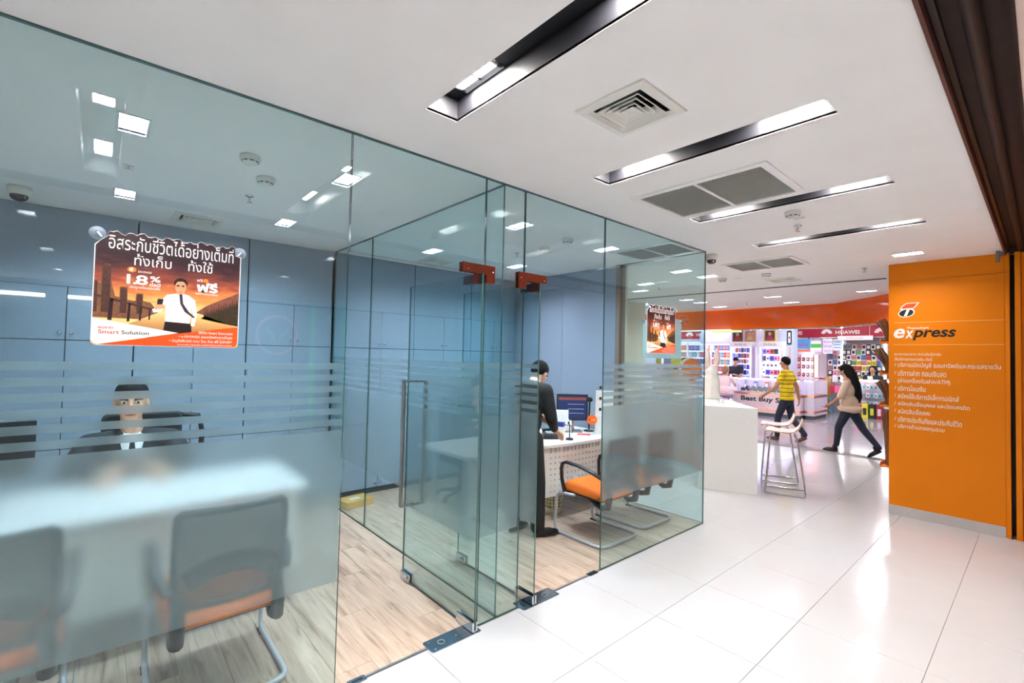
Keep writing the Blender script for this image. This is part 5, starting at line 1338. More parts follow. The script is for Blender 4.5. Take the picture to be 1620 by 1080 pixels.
# tall lit cabinets ---------------------------------------------------------------
def tall_cab(label, x0, x1, y, tint, n_sh):
    o = thing('display_cabinet', label, 'display cabinet', ((x0+x1)/2, y, 0), 'tall lit display cabinets of the kiosk')
    z0, z1 = 0.0, 2.21
    MB().box(x0, x1, y+0.30, y+0.33, z0, z1).build('back_board', M_BACKLIT, o)
    for x in (x0, x1-0.03): MB().box(x, x+0.03, y, y+0.30, z0, 2.04).build('side_post', M_LILAC, o)
    MB().box(x0-0.01, x1+0.01, y-0.01, y+0.33, 2.04, z1).build('header', M_WHITE, o)
    MB().box(x0+0.03, x1-0.03, y+0.02, y+0.30, 0.85, 0.95).build('drawer_front', M_LILAC, o)
    for k in range(n_sh):
        z = 0.95+k*1.08/n_sh
        MB().box(x0+0.03, x1-0.03, y+0.05, y+0.30, z, z+0.012).build('shelf', M_GLASSCLR, o)
    for x in (x0+0.035, x1-0.05): MB().box(x, x+0.015, y+0.02, y+0.035, 0.95, 2.03).build('light_strip', M_TUBEL, o)
    text('lettering', 'FDA DEGA GDI', mat('grey_letters', (96, 90, 104), 0.5), o, ((x0+x1)/2, y-0.01, 2.085), XR, ZU, h=0.07, w=(x1-x0)*0.55, d=0.0006, align='C')
    return o
tall_cab('tall lit cabinet of phone boxes behind the kiosk man', -4.63, -3.93, 15.6, 0, 6)
tall_cab('tall lit cabinet of gadgets beside the white pillar', -3.72, -3.06, 15.6, 0, 5)
pb = {}
PCOL = [('white', (226, 226, 240)), ('violet', (120, 96, 176)), ('blue', (70, 88, 190)), ('orange', (230, 120, 84)), ('silver', (190, 196, 214))]
for s in range(6):
    for k in range(7):
        nm, c = PCOL[(s*3+k*2+(k*k) % 3) % 5]
        z = 0.962+s*0.18; x = -4.57+k*0.089
        if nm not in pb:
            m = MB(); m.box(0, 0.08, 0, 0.05, 0, 0.155); m.box(0.012, 0.068, -0.001, 0, 0.03, 0.135, mi=1); pb[nm] = m.mesh('phone_box', [mat('box_'+nm, c, 0.4, var=0.06), mat('box_print_'+nm, tuple(int(v*0.55) for v in c), 0.4, var=0.2)])
        o = link('phone_box', pb[nm]); o.location = (x, 15.70, z)
        rw = ['lowest', 'second', 'third', 'fourth', 'fifth', 'topmost'][s]
        tag(o, 'small %s phone box on the %s shelf of the kiosk phone cabinet' % (nm, rw), 'box', '%s phone boxes, %s shelf' % (nm, rw))
gm = {}
for s in range(5):
    for k in range(5):
        z = 0.962+s*0.216; x = -3.66+k*0.118
        kind = ['red', 'black', 'white', 'blue', 'pink'][(s*2+k) % 5] if s != 2 else 'white'
        c = {'red': (206, 60, 70), 'black': (40, 36, 52), 'white': (230, 228, 240), 'blue': (70, 80, 190), 'pink': (236, 140, 170)}[kind]
        if kind not in gm:
            m = MB(); m.rbox(0, 0.108, 0, 0.06, 0, 0.16, 0.015, axis='y'); m.lathe([(0.03, -0.004), (0.03, 0.001)], (0.054, 0, 0.08), 14, axis='y', mi=1); gm[kind] = m.mesh('gadget', [mat('gadget_'+kind, c, 0.35, var=0.08), mat('gadget_eye', (30, 28, 40), 0.3)])
        o = link('gadget', gm[kind]); o.location = (x, 15.70, z)
        rw = ['lowest', 'second', 'middle', 'fourth', 'topmost'][s]
        tag(o, 'small %s gadget on the %s shelf of the cabinet beside the pillar' % (kind, rw), 'gadget', '%s gadgets, %s shelf' % (kind, rw))
# pillar
o = thing('pillar', 'white pillar with dark emblem and upright orange lettering', 'pillar', (-3.0, 16.0, 0), kind='structure')
MB().box(-3.25, -2.87, 15.95, 16.4, 0, 3.05).build('shaft', mat('blue_grey_pillar', (186, 200, 222), 0.4, var=0.02), o)
MB().rbox(-3.02, -2.89, 15.93, 15.951, 2.12, 2.56, 0.03, axis='y').build('emblem_plate', M_BLK, o)
m = MB(); m.poly([(-2.985, 2.18), (-2.925, 2.18), (-2.925, 2.50), (-2.985, 2.50)], (0, 15.93, 0), XR, ZU, 0.0005, 0.001); m.build('emblem_white', M_WHITE, o)
m = MB(); m.poly([(-2.970, 2.30), (-2.94, 2.30), (-2.94, 2.38), (-2.970, 2.38)], (0, 15.93, 0), XR, ZU, 0.002, 0.001); m.build('emblem_dark', M_BLK, o)
text('lettering', 'vivo', mat('orange_grey_letters', (206, 160, 120), 0.5), o, (-2.90, 15.949, 1.62), ZU, -XR, h=0.11, w=0.42, bold=0.02, d=0.0008)
# blue lozenge sign, portraits, green signs above the kiosk
tag(MB().rbox(-6.02, -4.75, 16.3, 16.36, 2.18, 2.62, 0.12, axis='y', seg=5).box(-5.72, -5.70, 16.32, 16.34, 2.6, 3.05).box(-5.02, -5.0, 16.32, 16.34, 2.6, 3.05).build('blank_sign', mat('pale_lilac_sign', (206, 210, 232), 0.4, var=0.02)), 'pale lilac sign board with rounded corners above the kiosk', 'sign board')
for k, (x, c, fr) in enumerate([(-4.44, (60, 30, 40), (150, 90, 80)), (-4.05, (170, 130, 100), (180, 130, 100)), (-3.05-0.40, (70, 40, 44), (206, 176, 60))]):
    o = thing('framed_portrait', ['dark framed portrait print above the phone cabinet', 'pale framed portrait print next to the dark one', 'gold framed portrait print beside the pillar'][k], 'picture', (x, 15.75, 2.21), 'portraits above the kiosk')
    y = 15.75
    MB().rbox(x-0.18, x+0.18, y, y+0.03, 2.2105, 2.60, 0.01, axis='y', seg=1).build('frame', mat('frame_%d' % k, fr, 0.4, var=0.1), o)
    MB().box(x-0.14, x+0.14, y-0.002, y, 2.25, 2.56).build('print', mat('portrait_ink_%d' % k, c, 0.5, var=0.3, scale=9), o)
    m = MB(); m.poly([(x+0.05*math.cos(2*PI*q/14), 2.46+0.06*math.sin(2*PI*q/14)) for q in range(14)], (0, y-0.002, 0), XR, ZU, 0.0005, 0.001); m.build('printed_head', mat('portrait_skin', (190, 140, 110), 0.5), o)
    m = MB(); m.poly([(x-0.11, 2.27), (x+0.11, 2.27), (x+0.07, 2.37), (x, 2.41), (x-0.07, 2.37)], (0, y-0.002, 0), XR, ZU, 0.0005, 0.001); m.build('printed_robe', mat('portrait_robe_%d' % k, [(150, 40, 40), (200, 170, 120), (160, 40, 80)][k], 0.5), o)
for x, w, lb in ((-4.0, 0.9, 'lime green lit sign under the orange fascia'), (-6.2, 0.5, 'lime green lit sign seen beside the hanging poster')):
    m = MB(); m.rbox(x-w/2, x+w/2, 13.9, 13.96, 2.42, 2.60, 0.02, axis='y'); m.box(x-w/2+0.02, x+w/2-0.02, 13.897, 13.90, 2.44, 2.58, mi=1); m.box(x-w/2+0.05, x-w/2+0.06, 13.92, 13.93, 2.60, 3.05); m.box(x+w/2-0.06, x+w/2-0.05, 13.92, 13.93, 2.60, 3.05); tag(m.build('green_sign', [M_WHITE, M_GREEN]), lb, 'sign')
m = MB(); m.obox((-1.55, 14.0, 2.62), (0.42, 0.12, 0.0), (0, 0.02, 0), (0, 0, 0.14)); m.obox((-1.55, 13.978, 2.62), (0.40, 0.115, 0), (0, 0.002, 0), (0, 0, 0.12), mi=1); m.box(-1.56, -1.54, 13.99, 14.01, 2.75, 3.05)
tag(m.build('green_sign', [M_WHITE, mat('olive_sign', (120, 150, 40), 0.4)]), 'olive green hanging sign before the red shop signs', 'sign')

# red shop signs with the petal emblem ---------------------------------------------------
def petals(name, parent, cx, cz, y, s, mt):
    m = MB()
    for k in range(8):
        a = math.radians(-8 + 28*k - 0) if False else math.radians(12 + 22.3*k)
        d = Vector((math.cos(a), math.sin(a))); q = Vector((-d.y, d.x))
        pts = []
        for (t, w) in ((0.25, 0.0), (0.45, 0.08), (0.7, 0.15), (0.9, 0.14), (1.0, 0.06), (1.0, -0.06), (0.9, -0.14), (0.7, -0.15), (0.45, -0.08)):
            p = d*t*s + q*w*s; pts.append((cx+p.x, cz+p.y))
        m.poly(pts, (0, y, 0), XR, ZU, 0.001, 0.002)
    return m.build(name, mt, parent)
def red_sign(label, x0, x1, logos, words):
    o = thing('shop_sign', label, 'shop sign', ((x0+x1)/2, 17.4, 2.4), 'red shop signs with white petal emblem')
    MB().box(x0, x1, 17.42, 17.5, 2.40, 2.78).build('board', M_RED, o)
    MB().box(x0, x1, 17.40, 17.42, 2.385, 2.405).build('lower_edge', M_CHROME, o)
    for x in (x0+0.2, x1-0.2): MB().box(x-0.01, x+0.01, 17.45, 17.47, 2.78, 3.05).build('hanger', M_CHROME, o)
    for x in logos: petals('petal_emblem', o, x, 2.52, 17.42, 0.155, M_TXT_W)
    for x, s, w in words: text('lettering', s, M_TXT_W, o, (x, 17.42, 2.50), XR, ZU, h=0.115, w=w, bold=0.02, d=0.001)
red_sign('red shop sign lettered HUAWEI above the accessory shop', -3.38, -0.80, [-2.36, -0.98], [(-2.12, 'HUAWEI', 0.62), (-3.36, 'AWEI', 0.30)])
red_sign('red shop sign lettered HUAWEI seen through the corner glass', -7.6, -5.0, [-7.00], [(-6.72, 'HUAWEI', 0.66)])
o = thing('small_sign', 'white sign with small lettering in front of the red sign', 'sign', (-1.5, 17.1, 2.35))
MB().box(-2.0, -1.12, 17.16, 17.2, 2.30, 2.43).build('board', M_WHITE, o)
for x in (-1.9, -1.2): MB().box(x-0.005, x+0.005, 17.175, 17.185, 2.43, 3.05).build('hanger', M_CHROME, o)
text('lettering', 'EVER SHOP', mat('orange_grey_letters', (206, 160, 120)), o, (-1.56, 17.16, 2.335), XR, ZU, h=0.05, w=0.42, d=0.001, align='C')
for x0, x1, z0, z1, c, lb, s, tc in [(-3.34, -2.80, 2.03, 2.36, (84, 168, 226), 'blue and white advertising board under the red sign', 'เพื่อนใจไทย', (190, 50, 110)), (-3.30, -2.80, 1.83, 2.0, (238, 120, 70), 'orange advertising strip under the blue board', None, None),
                                 (-2.78, -2.48, 1.95, 2.30, (240, 240, 240), 'white and green notice board under the red sign', None, None), (-2.44, -2.18, 1.88, 2.36, (240, 236, 248), 'white sheet with violet handwriting', 'ซ่อม|REPAIR|UNLOCK', (96, 70, 190)),
                                 (-2.16, -1.92, 1.98, 2.34, (224, 236, 244), 'pale blue printed sheet beside the handwritten one', None, None)]:
    o = thing('notice', lb, 'notice', (x0, 17.3, z0), 'notices under the red sign')
    MB().box(x0+0.05, x0+0.06, 17.3455, 17.415, z1-0.03, 2.40).build('hanger', M_CHROME, o); MB().box(x1-0.06, x1-0.05, 17.3455, 17.415, z1-0.03, 2.40).build('hanger', M_CHROME, o)
    MB().box(x0, x1, 17.33, 17.345, z0, z1).build('board', mat('notice_'+lb.split()[0]+lb.split()[2], c, 0.5, var=0.08, scale=8), o)
    if s and '|' in s:
        for q, t_ in enumerate(s.split('|')): text('lettering', t_, mat('notice_ink_%d' % q, tc, 0.5), o, ((x0+x1)/2, 17.33, z1-0.14-0.15*q), XR, ZU, h=0.09, w=0.22, d=0.001, align='C')
    elif s: text('lettering', s, mat('notice_pink', tc, 0.5), o, (x0+0.08, 17.33, z0+0.08), XR, ZU, h=0.12, w=0.40, d=0.001, bold=0.02)
    elif 'green' in lb: MB().box(x0, x1, 17.327, 17.33, z0+0.12, z0+0.24).build('green_band', mat('green_band', (70, 200, 90), 0.5), o)
    elif 'pale' in lb:
        for q in range(3): MB().box(x0+0.03, x1-0.05, 17.327, 17.33, z0+0.08+0.09*q, z0+0.11+0.09*q).build('print_band', mat('blue_band', (90, 160, 206), 0.5), o)

# red glass tower case
o = thing('tower_showcase', 'tall glass tower case filled with red goods next to the pillar', 'showcase', (-2.7, 16.5, 0))
MB().box(-2.97, -2.45, 16.5, 17.0, 0, 1.14).build('base', M_LILAC, o)
MB().box(-2.99, -2.43, 16.48, 17.02, 1.84, 1.92).build('cap', M_LILAC, o)
for (x, y) in ((-2.97, 16.5), (-2.47, 16.5), (-2.97, 16.98), (-2.47, 16.98)): MB().box(x, x+0.02, y, y+0.02, 1.14, 1.84).build('post', M_BLK, o)
for z in (1.38, 1.61): MB().box(-2.95, -2.47, 16.52, 16.98, z, z+0.01).build('shelf', M_GLASSCLR, o)
MB().box(-2.95, -2.45, 16.503, 16.508, 1.14, 1.84).build('front_glass', M_GLASSCLR, o)
MB().box(-2.95, -2.45, 16.99, 17.0, 1.14, 1.84).build('back_board', mat('pink_back', (240, 170, 170), 0.5, emit=(255, 170, 170), estr=0.6), o)
k = 0
for z in (1.142, 1.392, 1.622):
    for x in (-2.90, -2.78, -2.66, -2.54):
        c, nm = [((206, 40, 60), 'red'), ((240, 110, 84), 'coral'), ((40, 40, 120), 'navy'), ((170, 30, 90), 'crimson')][(k*3) % 4]; k += 1
        m = MB(); m.rbox(x-0.045, x+0.045, 16.62, 16.70, z, z+0.13, 0.03, axis='y'); m.lathe([(0.02, -0.006), (0.025, 0.0)], (x, 16.62, z+0.07), 12, axis='y', mi=1)
        tag(m.build('boxed_toy', [mat('toy_'+nm, c, 0.4, var=0.1), M_WHITEP]), 'small %s item on a shelf of the tower case' % nm, 'product', '%s items in the tower case' % nm)
# drinks freezer, ochre column, blue step stool, bags
o = thing('display_fridge', 'white glass door fridge with red trim beside the ochre column', 'fridge', (-2.42, 17.0, 0))
MB().box(-2.55, -2.33, 17.03, 17.3, 0.04, 1.12).build('body', M_WHITE, o); MB().box(-2.53, -2.35, 17.022, 17.03, 0.45, 1.0).build('lit_door', M_BACKLIT, o); MB().box(-2.55, -2.33, 17.021, 17.03, 1.04, 1.12).build('header', M_RED, o)
MB().box(-2.53, -2.35, 17.021, 17.03, 0.40, 0.45).build('trim', M_RED, o); MB().box(-2.54, -2.34, 17.04, 17.28, 0.0, 0.04).build('plinth', M_BLK, o)
text('lettering', 'LE', M_TXT_R, o, (-2.50, 17.029, 0.22), XR, ZU, h=0.07, d=0.001, bold=0.03)
tag(MB().rbox(-2.31, -2.22, 17.05, 17.35, 0, 1.15, 0.01).build('ochre_column', mat('ochre_paint', (214, 160, 70), 0.5, var=0.04)), 'narrow ochre column next to the fridge', 'column')
o = thing('step_stool', 'bright blue plastic step stool on the mall floor', 'step stool', (-2.17, 16.95, 0)); MB2 = mat('cyan_plastic', (40, 150, 196), 0.4, var=0.04)
for s in (-1, 1): MB().obox((-2.17+s*0.065, 16.95, 0.25), (0.014, 0, 0), (0, 0.03, 0), (0.012*-s, 0, 0.25)).build('side_frame', MB2, o)
for z in (0.12, 0.28, 0.47): MB().box(-2.23, -2.11, 16.91, 17.0, z, z+0.03).build('tread', MB2, o)
for k, (x, c, lb) in enumerate([(-2.06, (196, 40, 70), 'crimson'), (-1.94, (232, 120, 160), 'pink'), (-2.0, (226, 226, 230), 'white')]):
    o = thing('handbag', '%s bag hanging at the front of the accessory shop' % lb, 'bag', (x, 16.9, 0.9), 'bags hanging at the accessory shop')
    z = 0.80 if k < 2 else 1.12
    MB().rbox(x-0.07, x+0.07, 16.86, 16.94, z-0.12, z+0.10, 0.03, axis='y').build('bag_body', mat('bag_'+lb, c, 0.5, var=0.08), o)
    MB().tube([(x-0.05, 16.9, z+0.09), (x-0.03, 16.9, z+0.20), (x+0.03, 16.9, z+0.20), (x+0.05, 16.9, z+0.09)], 0.007, 6).build('strap', mat('bag_'+lb, c), o)
    
# accessory shop: back rack of hanging packs, counter with lit edge --------------------------
o = thing('pegboard_rack', 'grid rack covered with hanging accessories in the far shop', 'rack', (-1.3, 17.6, 0))
MB().box(-2.45, 0.2, 17.75, 17.78, 0.0, 2.40).build('board', mat('grey_pegboard', (120, 126, 132), 0.6, var=0.1, scale=14), o)
for k in range(7): MB().box(-2.35, 0.1, 17.735, 17.75, 1.18+0.17*k, 1.19+0.17*k).build('rail', M_CHROME, o)
for x in (-2.05, -0.95): MB().box(x, x+0.05, 17.70, 17.72, 1.0, 2.3).build('light_strip', M_TUBEW, o)
packs = {}
PC = [('black', (34, 34, 38)), ('white', (232, 232, 236)), ('yellow', (236, 216, 50)), ('red', (200, 50, 56)), ('blue', (60, 120, 190)), ('green', (90, 180, 90)), ('grey', (140, 146, 150)), ('pink', (232, 130, 160))]
random.seed(11)
for r_ in range(7):
    for k in range(19):
        x = -2.33+0.125*k+random.uniform(-0.012, 0.012); z = 1.19+0.165*r_
        if x > -0.1: continue
        if abs(x+2.03) < 0.05 or abs(x+0.92) < 0.05: continue
        nm, c = random.choice(PC + PC[:2] + PC[:1])
        if nm not in packs:
            m = MB(); m.rbox(-0.056, 0.056, 0, 0.02, -0.155, 0.0, 0.008, axis='y', seg=2); m.rbox(-0.036, 0.036, -0.014, 0, -0.125, -0.03, 0.012, mi=1, axis='y', seg=2); m.tube([(0, 0.01, -0.004), (0, 0.03, 0.004)], 0.003, 5, mi=1)
            packs[nm] = m.mesh('blister_pack', [mat('pack_'+nm, c, 0.4, var=0.12), mat('pack_in_'+nm, tuple(255-v if nm in ('white', 'black') else int(v*0.5)+40 for v in c), 0.35, var=0.15)])
        q = link('blister_pack', packs[nm]); q.location = (x, 17.70, z)
        rw = ['lowest', 'second', 'third', 'fourth', 'fifth', 'sixth', 'topmost'][r_]
        tag(q, '%s blister pack in the %s row of the far accessory rack' % (nm, rw), 'accessory pack', '%s packs, %s row of the accessory rack' % (nm, rw))
o = thing('shop_counter', 'glass shop counter with a bright lit edge before the accessory rack', 'counter', (-1.0, 17.0, 0))
MB().box(-1.62, 0.4, 17.0, 17.4, 0.30, 0.34).build('shelf', M_WHITE, o); MB().box(-1.62, 0.4, 17.0, 17.4, 0.0, 0.06).build('plinth', M_PINKISH, o)
MB().box(-1.62, 0.4, 17.38, 17.4, 0.06, 1.08).build('back_board', mat('pink_grey_back', (196, 170, 186), 0.5, var=0.05), o); MB().box(-1.62, 0.4, 16.99, 17.4, 1.10, 1.13).build('top', M_GLASSCLR, o)
MB().box(-1.62, 0.4, 16.985, 17.0, 1.065, 1.115).build('lit_edge', M_TUBEW, o)
MB().box(-1.62, 0.4, 17.0, 17.006, 0.34, 1.06).build('front_glass', M_GLASSCLR, o)
for z in (0.58, 0.82): MB().box(-1.60, 0.4, 17.05, 17.37, z, z+0.01).build('shelf', M_GLASSCLR, o)
cb = {}
random.seed(5)
for z in (0.342, 0.592, 0.832):
    for k in range(9):
        x = -1.55+0.095*k; nm, c = random.choice([('white', (236, 236, 240)), ('cyan', (120, 200, 220)), ('pale green', (200, 226, 190)), ('grey', (160, 164, 170))])
        if nm not in cb:
            m = MB(); m.box(0, 0.075, 0, 0.03, 0, 0.14); m.rbox(0.016, 0.06, -0.006, 0, 0.03, 0.10, 0.01, mi=1, axis='y'); cb[nm] = m.mesh('charger_box', [mat('cbox_'+nm.replace(' ', ''), c, 0.4, var=0.05), mat('cbox_in_'+nm.replace(' ', ''), tuple(int(v*0.5) for v in c), 0.4)])
        q = link('charger_box', cb[nm]); q.location = (x, 17.10, z); tag(q, '%s boxed charger inside the lit shop counter' % nm, 'box', '%s boxes in the shop counter' % nm)
for k, (x, c, lb) in enumerate([(-1.42, (232, 110, 160), 'pink'), (-1.24, (226, 220, 60), 'yellow and white'), (-1.07, (30, 32, 34), 'black'), (-0.90, (150, 30, 44), 'dark red')]):
    m = MB(); m.rbox(x-0.075, x+0.075, 16.80, 16.95, 0.0, 0.42 if k else 0.46, 0.008, axis='y'); m.rbox(x-0.04, x+0.04, 16.79, 16.80, 0.10, 0.30, 0.02, axis='y', mi=1)
    tag(m.build('carton', [mat('carton_'+lb.split()[0]+str(k), c, 0.45, var=0.08), mat('carton_print_%d' % k, [(246, 190, 214), (40, 44, 40), (196, 206, 40), (206, 200, 200)][k], 0.45)]), '%s carton standing on the floor before the shop counter' % lb, 'carton', 'cartons before the shop counter')
# shop seen at the far side, through the corner glass
o = thing('magazine_rack', 'white shelf rack of colourful goods seen through the corner glass', 'rack', (-7.0, 17.3, 0))
MB().box(-8.6, -5.2, 17.6, 17.65, 0, 2.3).build('board', M_BACKLIT, o)
for k in range(6): MB().box(-8.6, -5.2, 17.3, 17.6, 0.9+0.26*k, 0.915+0.26*k).build('shelf', M_WHITE, o)
for x in (-8.0, -7.05, -6.1, -5.2): MB().box(x, x+0.05, 17.28, 17.34, 0, 2.3).build('post', M_WHITE, o)
fb = {}
random.seed(21)
for r_ in range(5):
    for k in range(24):
        x = -7.95+0.115*k
        nm, c = random.choice([('red', (206, 50, 50)), ('blue', (70, 100, 190)), ('white', (230, 230, 236)), ('teal', (70, 160, 170)), ('orange', (236, 130, 50)), ('navy', (50, 54, 110))])
        if nm not in fb:
            m = MB(); m.box(0, 0.085, 0, 0.05, 0, 0.19); m.box(0.012, 0.073, -0.0015, 0, 0.05, 0.15, mi=1); fb[nm] = m.mesh('goods_box', [mat('goods_'+nm, c, 0.45, var=0.08), mat('goods_print_'+nm, tuple(min(255, int(v*0.4+120)) for v in c), 0.45, var=0.1)])
        q = link('goods_box', fb[nm]); q.location = (x, 17.40, 0.916+0.26*r_); rw = ['lowest', 'second', 'middle', 'fourth', 'topmost'][r_]; tag(q, '%s boxed item on the %s shelf of the rack seen through the corner glass' % (nm, rw), 'box', '%s boxes, %s shelf of the far rack' % (nm, rw))
# ------------------------------------------------------------------ people
M_SKIN = mat('skin', (212, 166, 138), 0.55, var=0.05, scale=20)
M_SKIN2 = mat('skin_tan', (190, 138, 108), 0.55, var=0.05, scale=20)
M_HAIRK = mat('black_hair', (18, 16, 18), 0.75, spec=0.2, var=0.3, scale=90)
M_HAIRB = mat('light_brown_hair', (150, 112, 86), 0.55, var=0.25, scale=90)
M_SUIT = mat('black_suit_cloth', (22, 23, 27), 0.8, var=0.12, scale=40)
M_SUIT2 = mat('dark_grey_suit_cloth', (34, 38, 44), 0.8, var=0.12, scale=40)
M_SHIRTW = mat('white_shirt_cloth', (232, 232, 236), 0.8, var=0.03, scale=30)
M_JEAN = mat('dark_blue_denim', (38, 46, 66), 0.85, var=0.15, scale=60)
M_SHOE = mat('black_shoe', (20, 18, 18), 0.4, var=0.1)
M_EYEW = mat('eye_white', (230, 226, 222), 0.3); M_EYED = mat('eye_dark', (24, 16, 14), 0.2); M_LIP = mat('lips', (168, 104, 94), 0.5)

def basis(yaw, pitch=0.0, roll=0.0):
    """Columns: right, forward, up of a head or torso that faces the direction yaw (0 = +y, turning towards -x)."""
    return (Matrix.Rotation(yaw, 3, 'Z') @ Matrix.Rotation(pitch, 3, 'X') @ Matrix.Rotation(roll, 3, 'Y'))
def head_prims(mb, c, B, s=1.0):
    """Skull, jaw, nose, ears and neck root; c = centre of the head."""
    P = lambda x, y, z: Vector(c) + B @ (Vector((x, y, z))*s)
    mb.ell(P(0, -0.012, 0.030), (0.074*s, 0.092*s, 0.088*s), B)
    mb.ell(P(0, 0.022, -0.035), (0.058*s, 0.066*s, 0.072*s), B)
    mb.ell(P(0, 0.046, -0.085), (0.028*s, 0.026*s, 0.022*s), B)
    mb.limb([P(0, 0.086, 0.012), P(0, 0.103, -0.022)], [0.009*s, 0.015*s], 8)
    for q in (-1, 1):
        mb.ell(P(q*0.076, -0.004, -0.008), (0.009*s, 0.017*s, 0.030*s), B, 10, 8)
        mb.ell(P(q*0.034, 0.066, -0.018), (0.024*s, 0.018*s, 0.022*s), B, 10, 8)
    return P
def face(parent, P, B, s=1.0, brow=M_HAIRK):
    for q in (-1, 1):
        e = MB().ell(P(q*0.031, 0.0765, 0.012), (0.0135*s, 0.008*s, 0.0065*s), B, 12, 8).build('eye', M_EYEW, parent)
        MB().ell(P(q*0.031, 0.0828, 0.0122), (0.0062*s, 0.0035*s, 0.0062*s), B, 10, 8).build('iris', M_EYED, e)
        MB().tube([P(q*0.013, 0.0855, 0.027), P(q*0.032, 0.0850, 0.034), P(q*0.052, 0.072, 0.029)], [0.0042*s, 0.0050*s, 0.0025*s], 8).build('eyebrow', brow, parent)
    MB().tube([P(-0.024, 0.0800, -0.058), P(-0.008, 0.0900, -0.055), P(0, 0.0905, -0.057), P(0.008, 0.0900, -0.055), P(0.024, 0.0800, -0.058)], [0.002*s, 0.0048*s, 0.0050*s, 0.0048*s, 0.002*s], 8).build('mouth', M_LIP, parent)
def soft_cap(parent, P, B, s, m, low_back=-0.045, fringe=0.058, side=-0.014):
    """Short hair: a shell over the skull, high at the brow and low at the nape."""
    nu, nv = 28, 12; V = []; F = []
    for layer, (r0) in enumerate((1.0, 0.86)):
        for j in range(nv+1):
            for i in range(nu):
                a = 2*PI*i/nu; f = math.sin(a)          # a=90deg: forward
                zlow = side + ((low_back-side)*(-f)**1.5 if f < 0 else (fringe-side)*f**0.55)
                t = j/nv; ph0 = math.asin(max(-1, min(1, (zlow-0.030)/0.100))); ph = ph0 + (PI/2-ph0)*t
                w = (0.003*math.sin(i*2.7+j*1.3)*min(1, t*3) - 0.0085*max(0, 1-t*5))*(1 if layer == 0 else 0)
                x, y, z = (0.083+w)*math.cos(ph)*math.cos(a), -0.012+(0.102+w)*math.cos(ph)*math.sin(a), 0.030+(0.101+w)*math.sin(ph)
                V.append(P(x*r0, y*r0 if y > 0 else y*r0, z*r0 + (0.004 if layer else 0)))
    n = (nv+1)*nu
    for j in range(nv):
        for i in range(nu):
            q = (j*nu+i, j*nu+(i+1) % nu, (j+1)*nu+(i+1) % nu, (j+1)*nu+i)
            F.append(q); F.append(tuple(n+k for k in reversed(q)))
    for i in range(nu): F.append((i, n+i, n+(i+1) % nu, (i+1) % nu))
    mb = MB(); mb.add(V, F, 0, True)
    return mb.build('hair', m, parent)
def hand_prims(mb, w, d, palm_n, s=1.0, curl=0.5, thumb=1):
    """Palm and five separate bent fingers; w wrist point, d pointing direction, palm_n palm normal."""
    d = Vector(d).normalized(); pn = (Vector(palm_n) - d*Vector(palm_n).dot(d)).normalized(); sd = d.cross(pn)
    w = Vector(w)
    for k in range(4):
        off = (k-1.5)*0.019*s
        mb.limb([w + sd*off*0.7 + d*0.015*s, w + sd*off + d*0.085*s], [0.013*s, 0.011*s], 8)
        L = [0.036, 0.042, 0.040, 0.031][k]*s
        p = w + sd*off + d*0.085*s; pts = [p]; ang = 0
        for seg, f in enumerate((1.0, 0.75, 0.6)):
            ang += curl*(0.5+0.3*seg); p = p + (d*math.cos(ang) + pn*math.sin(ang))*L*f; pts.append(p)
        mb.limb(pts, [0.0095*s, 0.0088*s, 0.0080*s, 0.0068*s], 8)
    tb = w + sd*(-thumb*0.026)*s + d*0.028*s
    mb.limb([tb, tb + (d*0.6 - sd*thumb*0.7 + pn*0.3).normalized()*0.036*s, tb + (d*0.85 - sd*thumb*0.45 + pn*0.45).normalized()*0.066*s], [0.013*s, 0.0105*s, 0.008*s], 8)
def shoe(parent, heel, d, m=None, L=0.26):
    d = Vector(d).normalized(); h = Vector(heel)
    mb = MB(); R3 = Matrix(((d.y, d.x, 0), (-d.x, d.y, 0), (0, 0, 1)))
    mb.ell(h + d*0.05 + Vector((0, 0, 0.045)), (0.036, 0.055, 0.042), R3); mb.ell(h + d*(L-0.09) + Vector((0, 0, 0.030)), (0.044, 0.085, 0.030), R3); mb.ell(h + d*0.12 + Vector((0, 0, 0.040)), (0.036, 0.085, 0.036), R3)
    mb.limb([h + d*0.045 + Vector((0, 0, 0.05)), h + d*0.045 + Vector((0, 0, 0.105))], [0.040, 0.040])
    mb.ell(h + d*0.12 + Vector((0, 0, 0.010)), (0.042, 0.13, 0.010), R3)
    return soft(mb, 'shoe', m or M_SHOE, parent, 0.011, 3)

# standing man in a black suit, bent over the far desk, seen from behind -----------------------
o = thing('person', 'person in a black suit leaning over the far desk, seen from behind', 'person', (-0.93, 3.0, 0))
B = basis(math.radians(12), math.radians(-38))
hc = Vector((-0.99, 3.20, 1.445))
body = MB(); P = head_prims(body, hc, B); body.limb([hc + B @ Vector((0, -0.02, -0.06)), Vector((-0.96, 3.09, 1.31))], [0.052, 0.058])
Rw = Vector((-0.885, 3.34, 0.895)); Lw = Vector((-1.24, 3.36, 0.83))
hand_prims(body, Rw, (-0.25, 0.9, -0.45), (0.1, -0.4, -1), 0.95, 0.5, 1)
hand_prims(body, Lw, (0.2, 0.9, -0.35), (-0.1, -0.4, -1), 0.95, 0.5, -1)
body.limb([Rw, Vector((-0.83, 3.24, 0.96))], [0.028, 0.032]); body.limb([Lw, Vector((-1.22, 3.27, 0.90))], [0.028, 0.032])
body.limb([Vector((-0.96, 3.09, 1.31)), Vector((-0.95, 3.0, 1.15)), Vector((-0.83, 3.24, 0.96))], [0.06, 0.05, 0.028]); body.limb([Vector((-0.95, 3.0, 1.15)), Vector((-1.22, 3.27, 0.90))], [0.05, 0.028])
soft(body, 'body', M_SKIN, o, 0.0085, 2)
face(o, P, B); soft_cap(o, P, B, 1.0, M_HAIRK, -0.095, 0.06, -0.025)
j = MB()
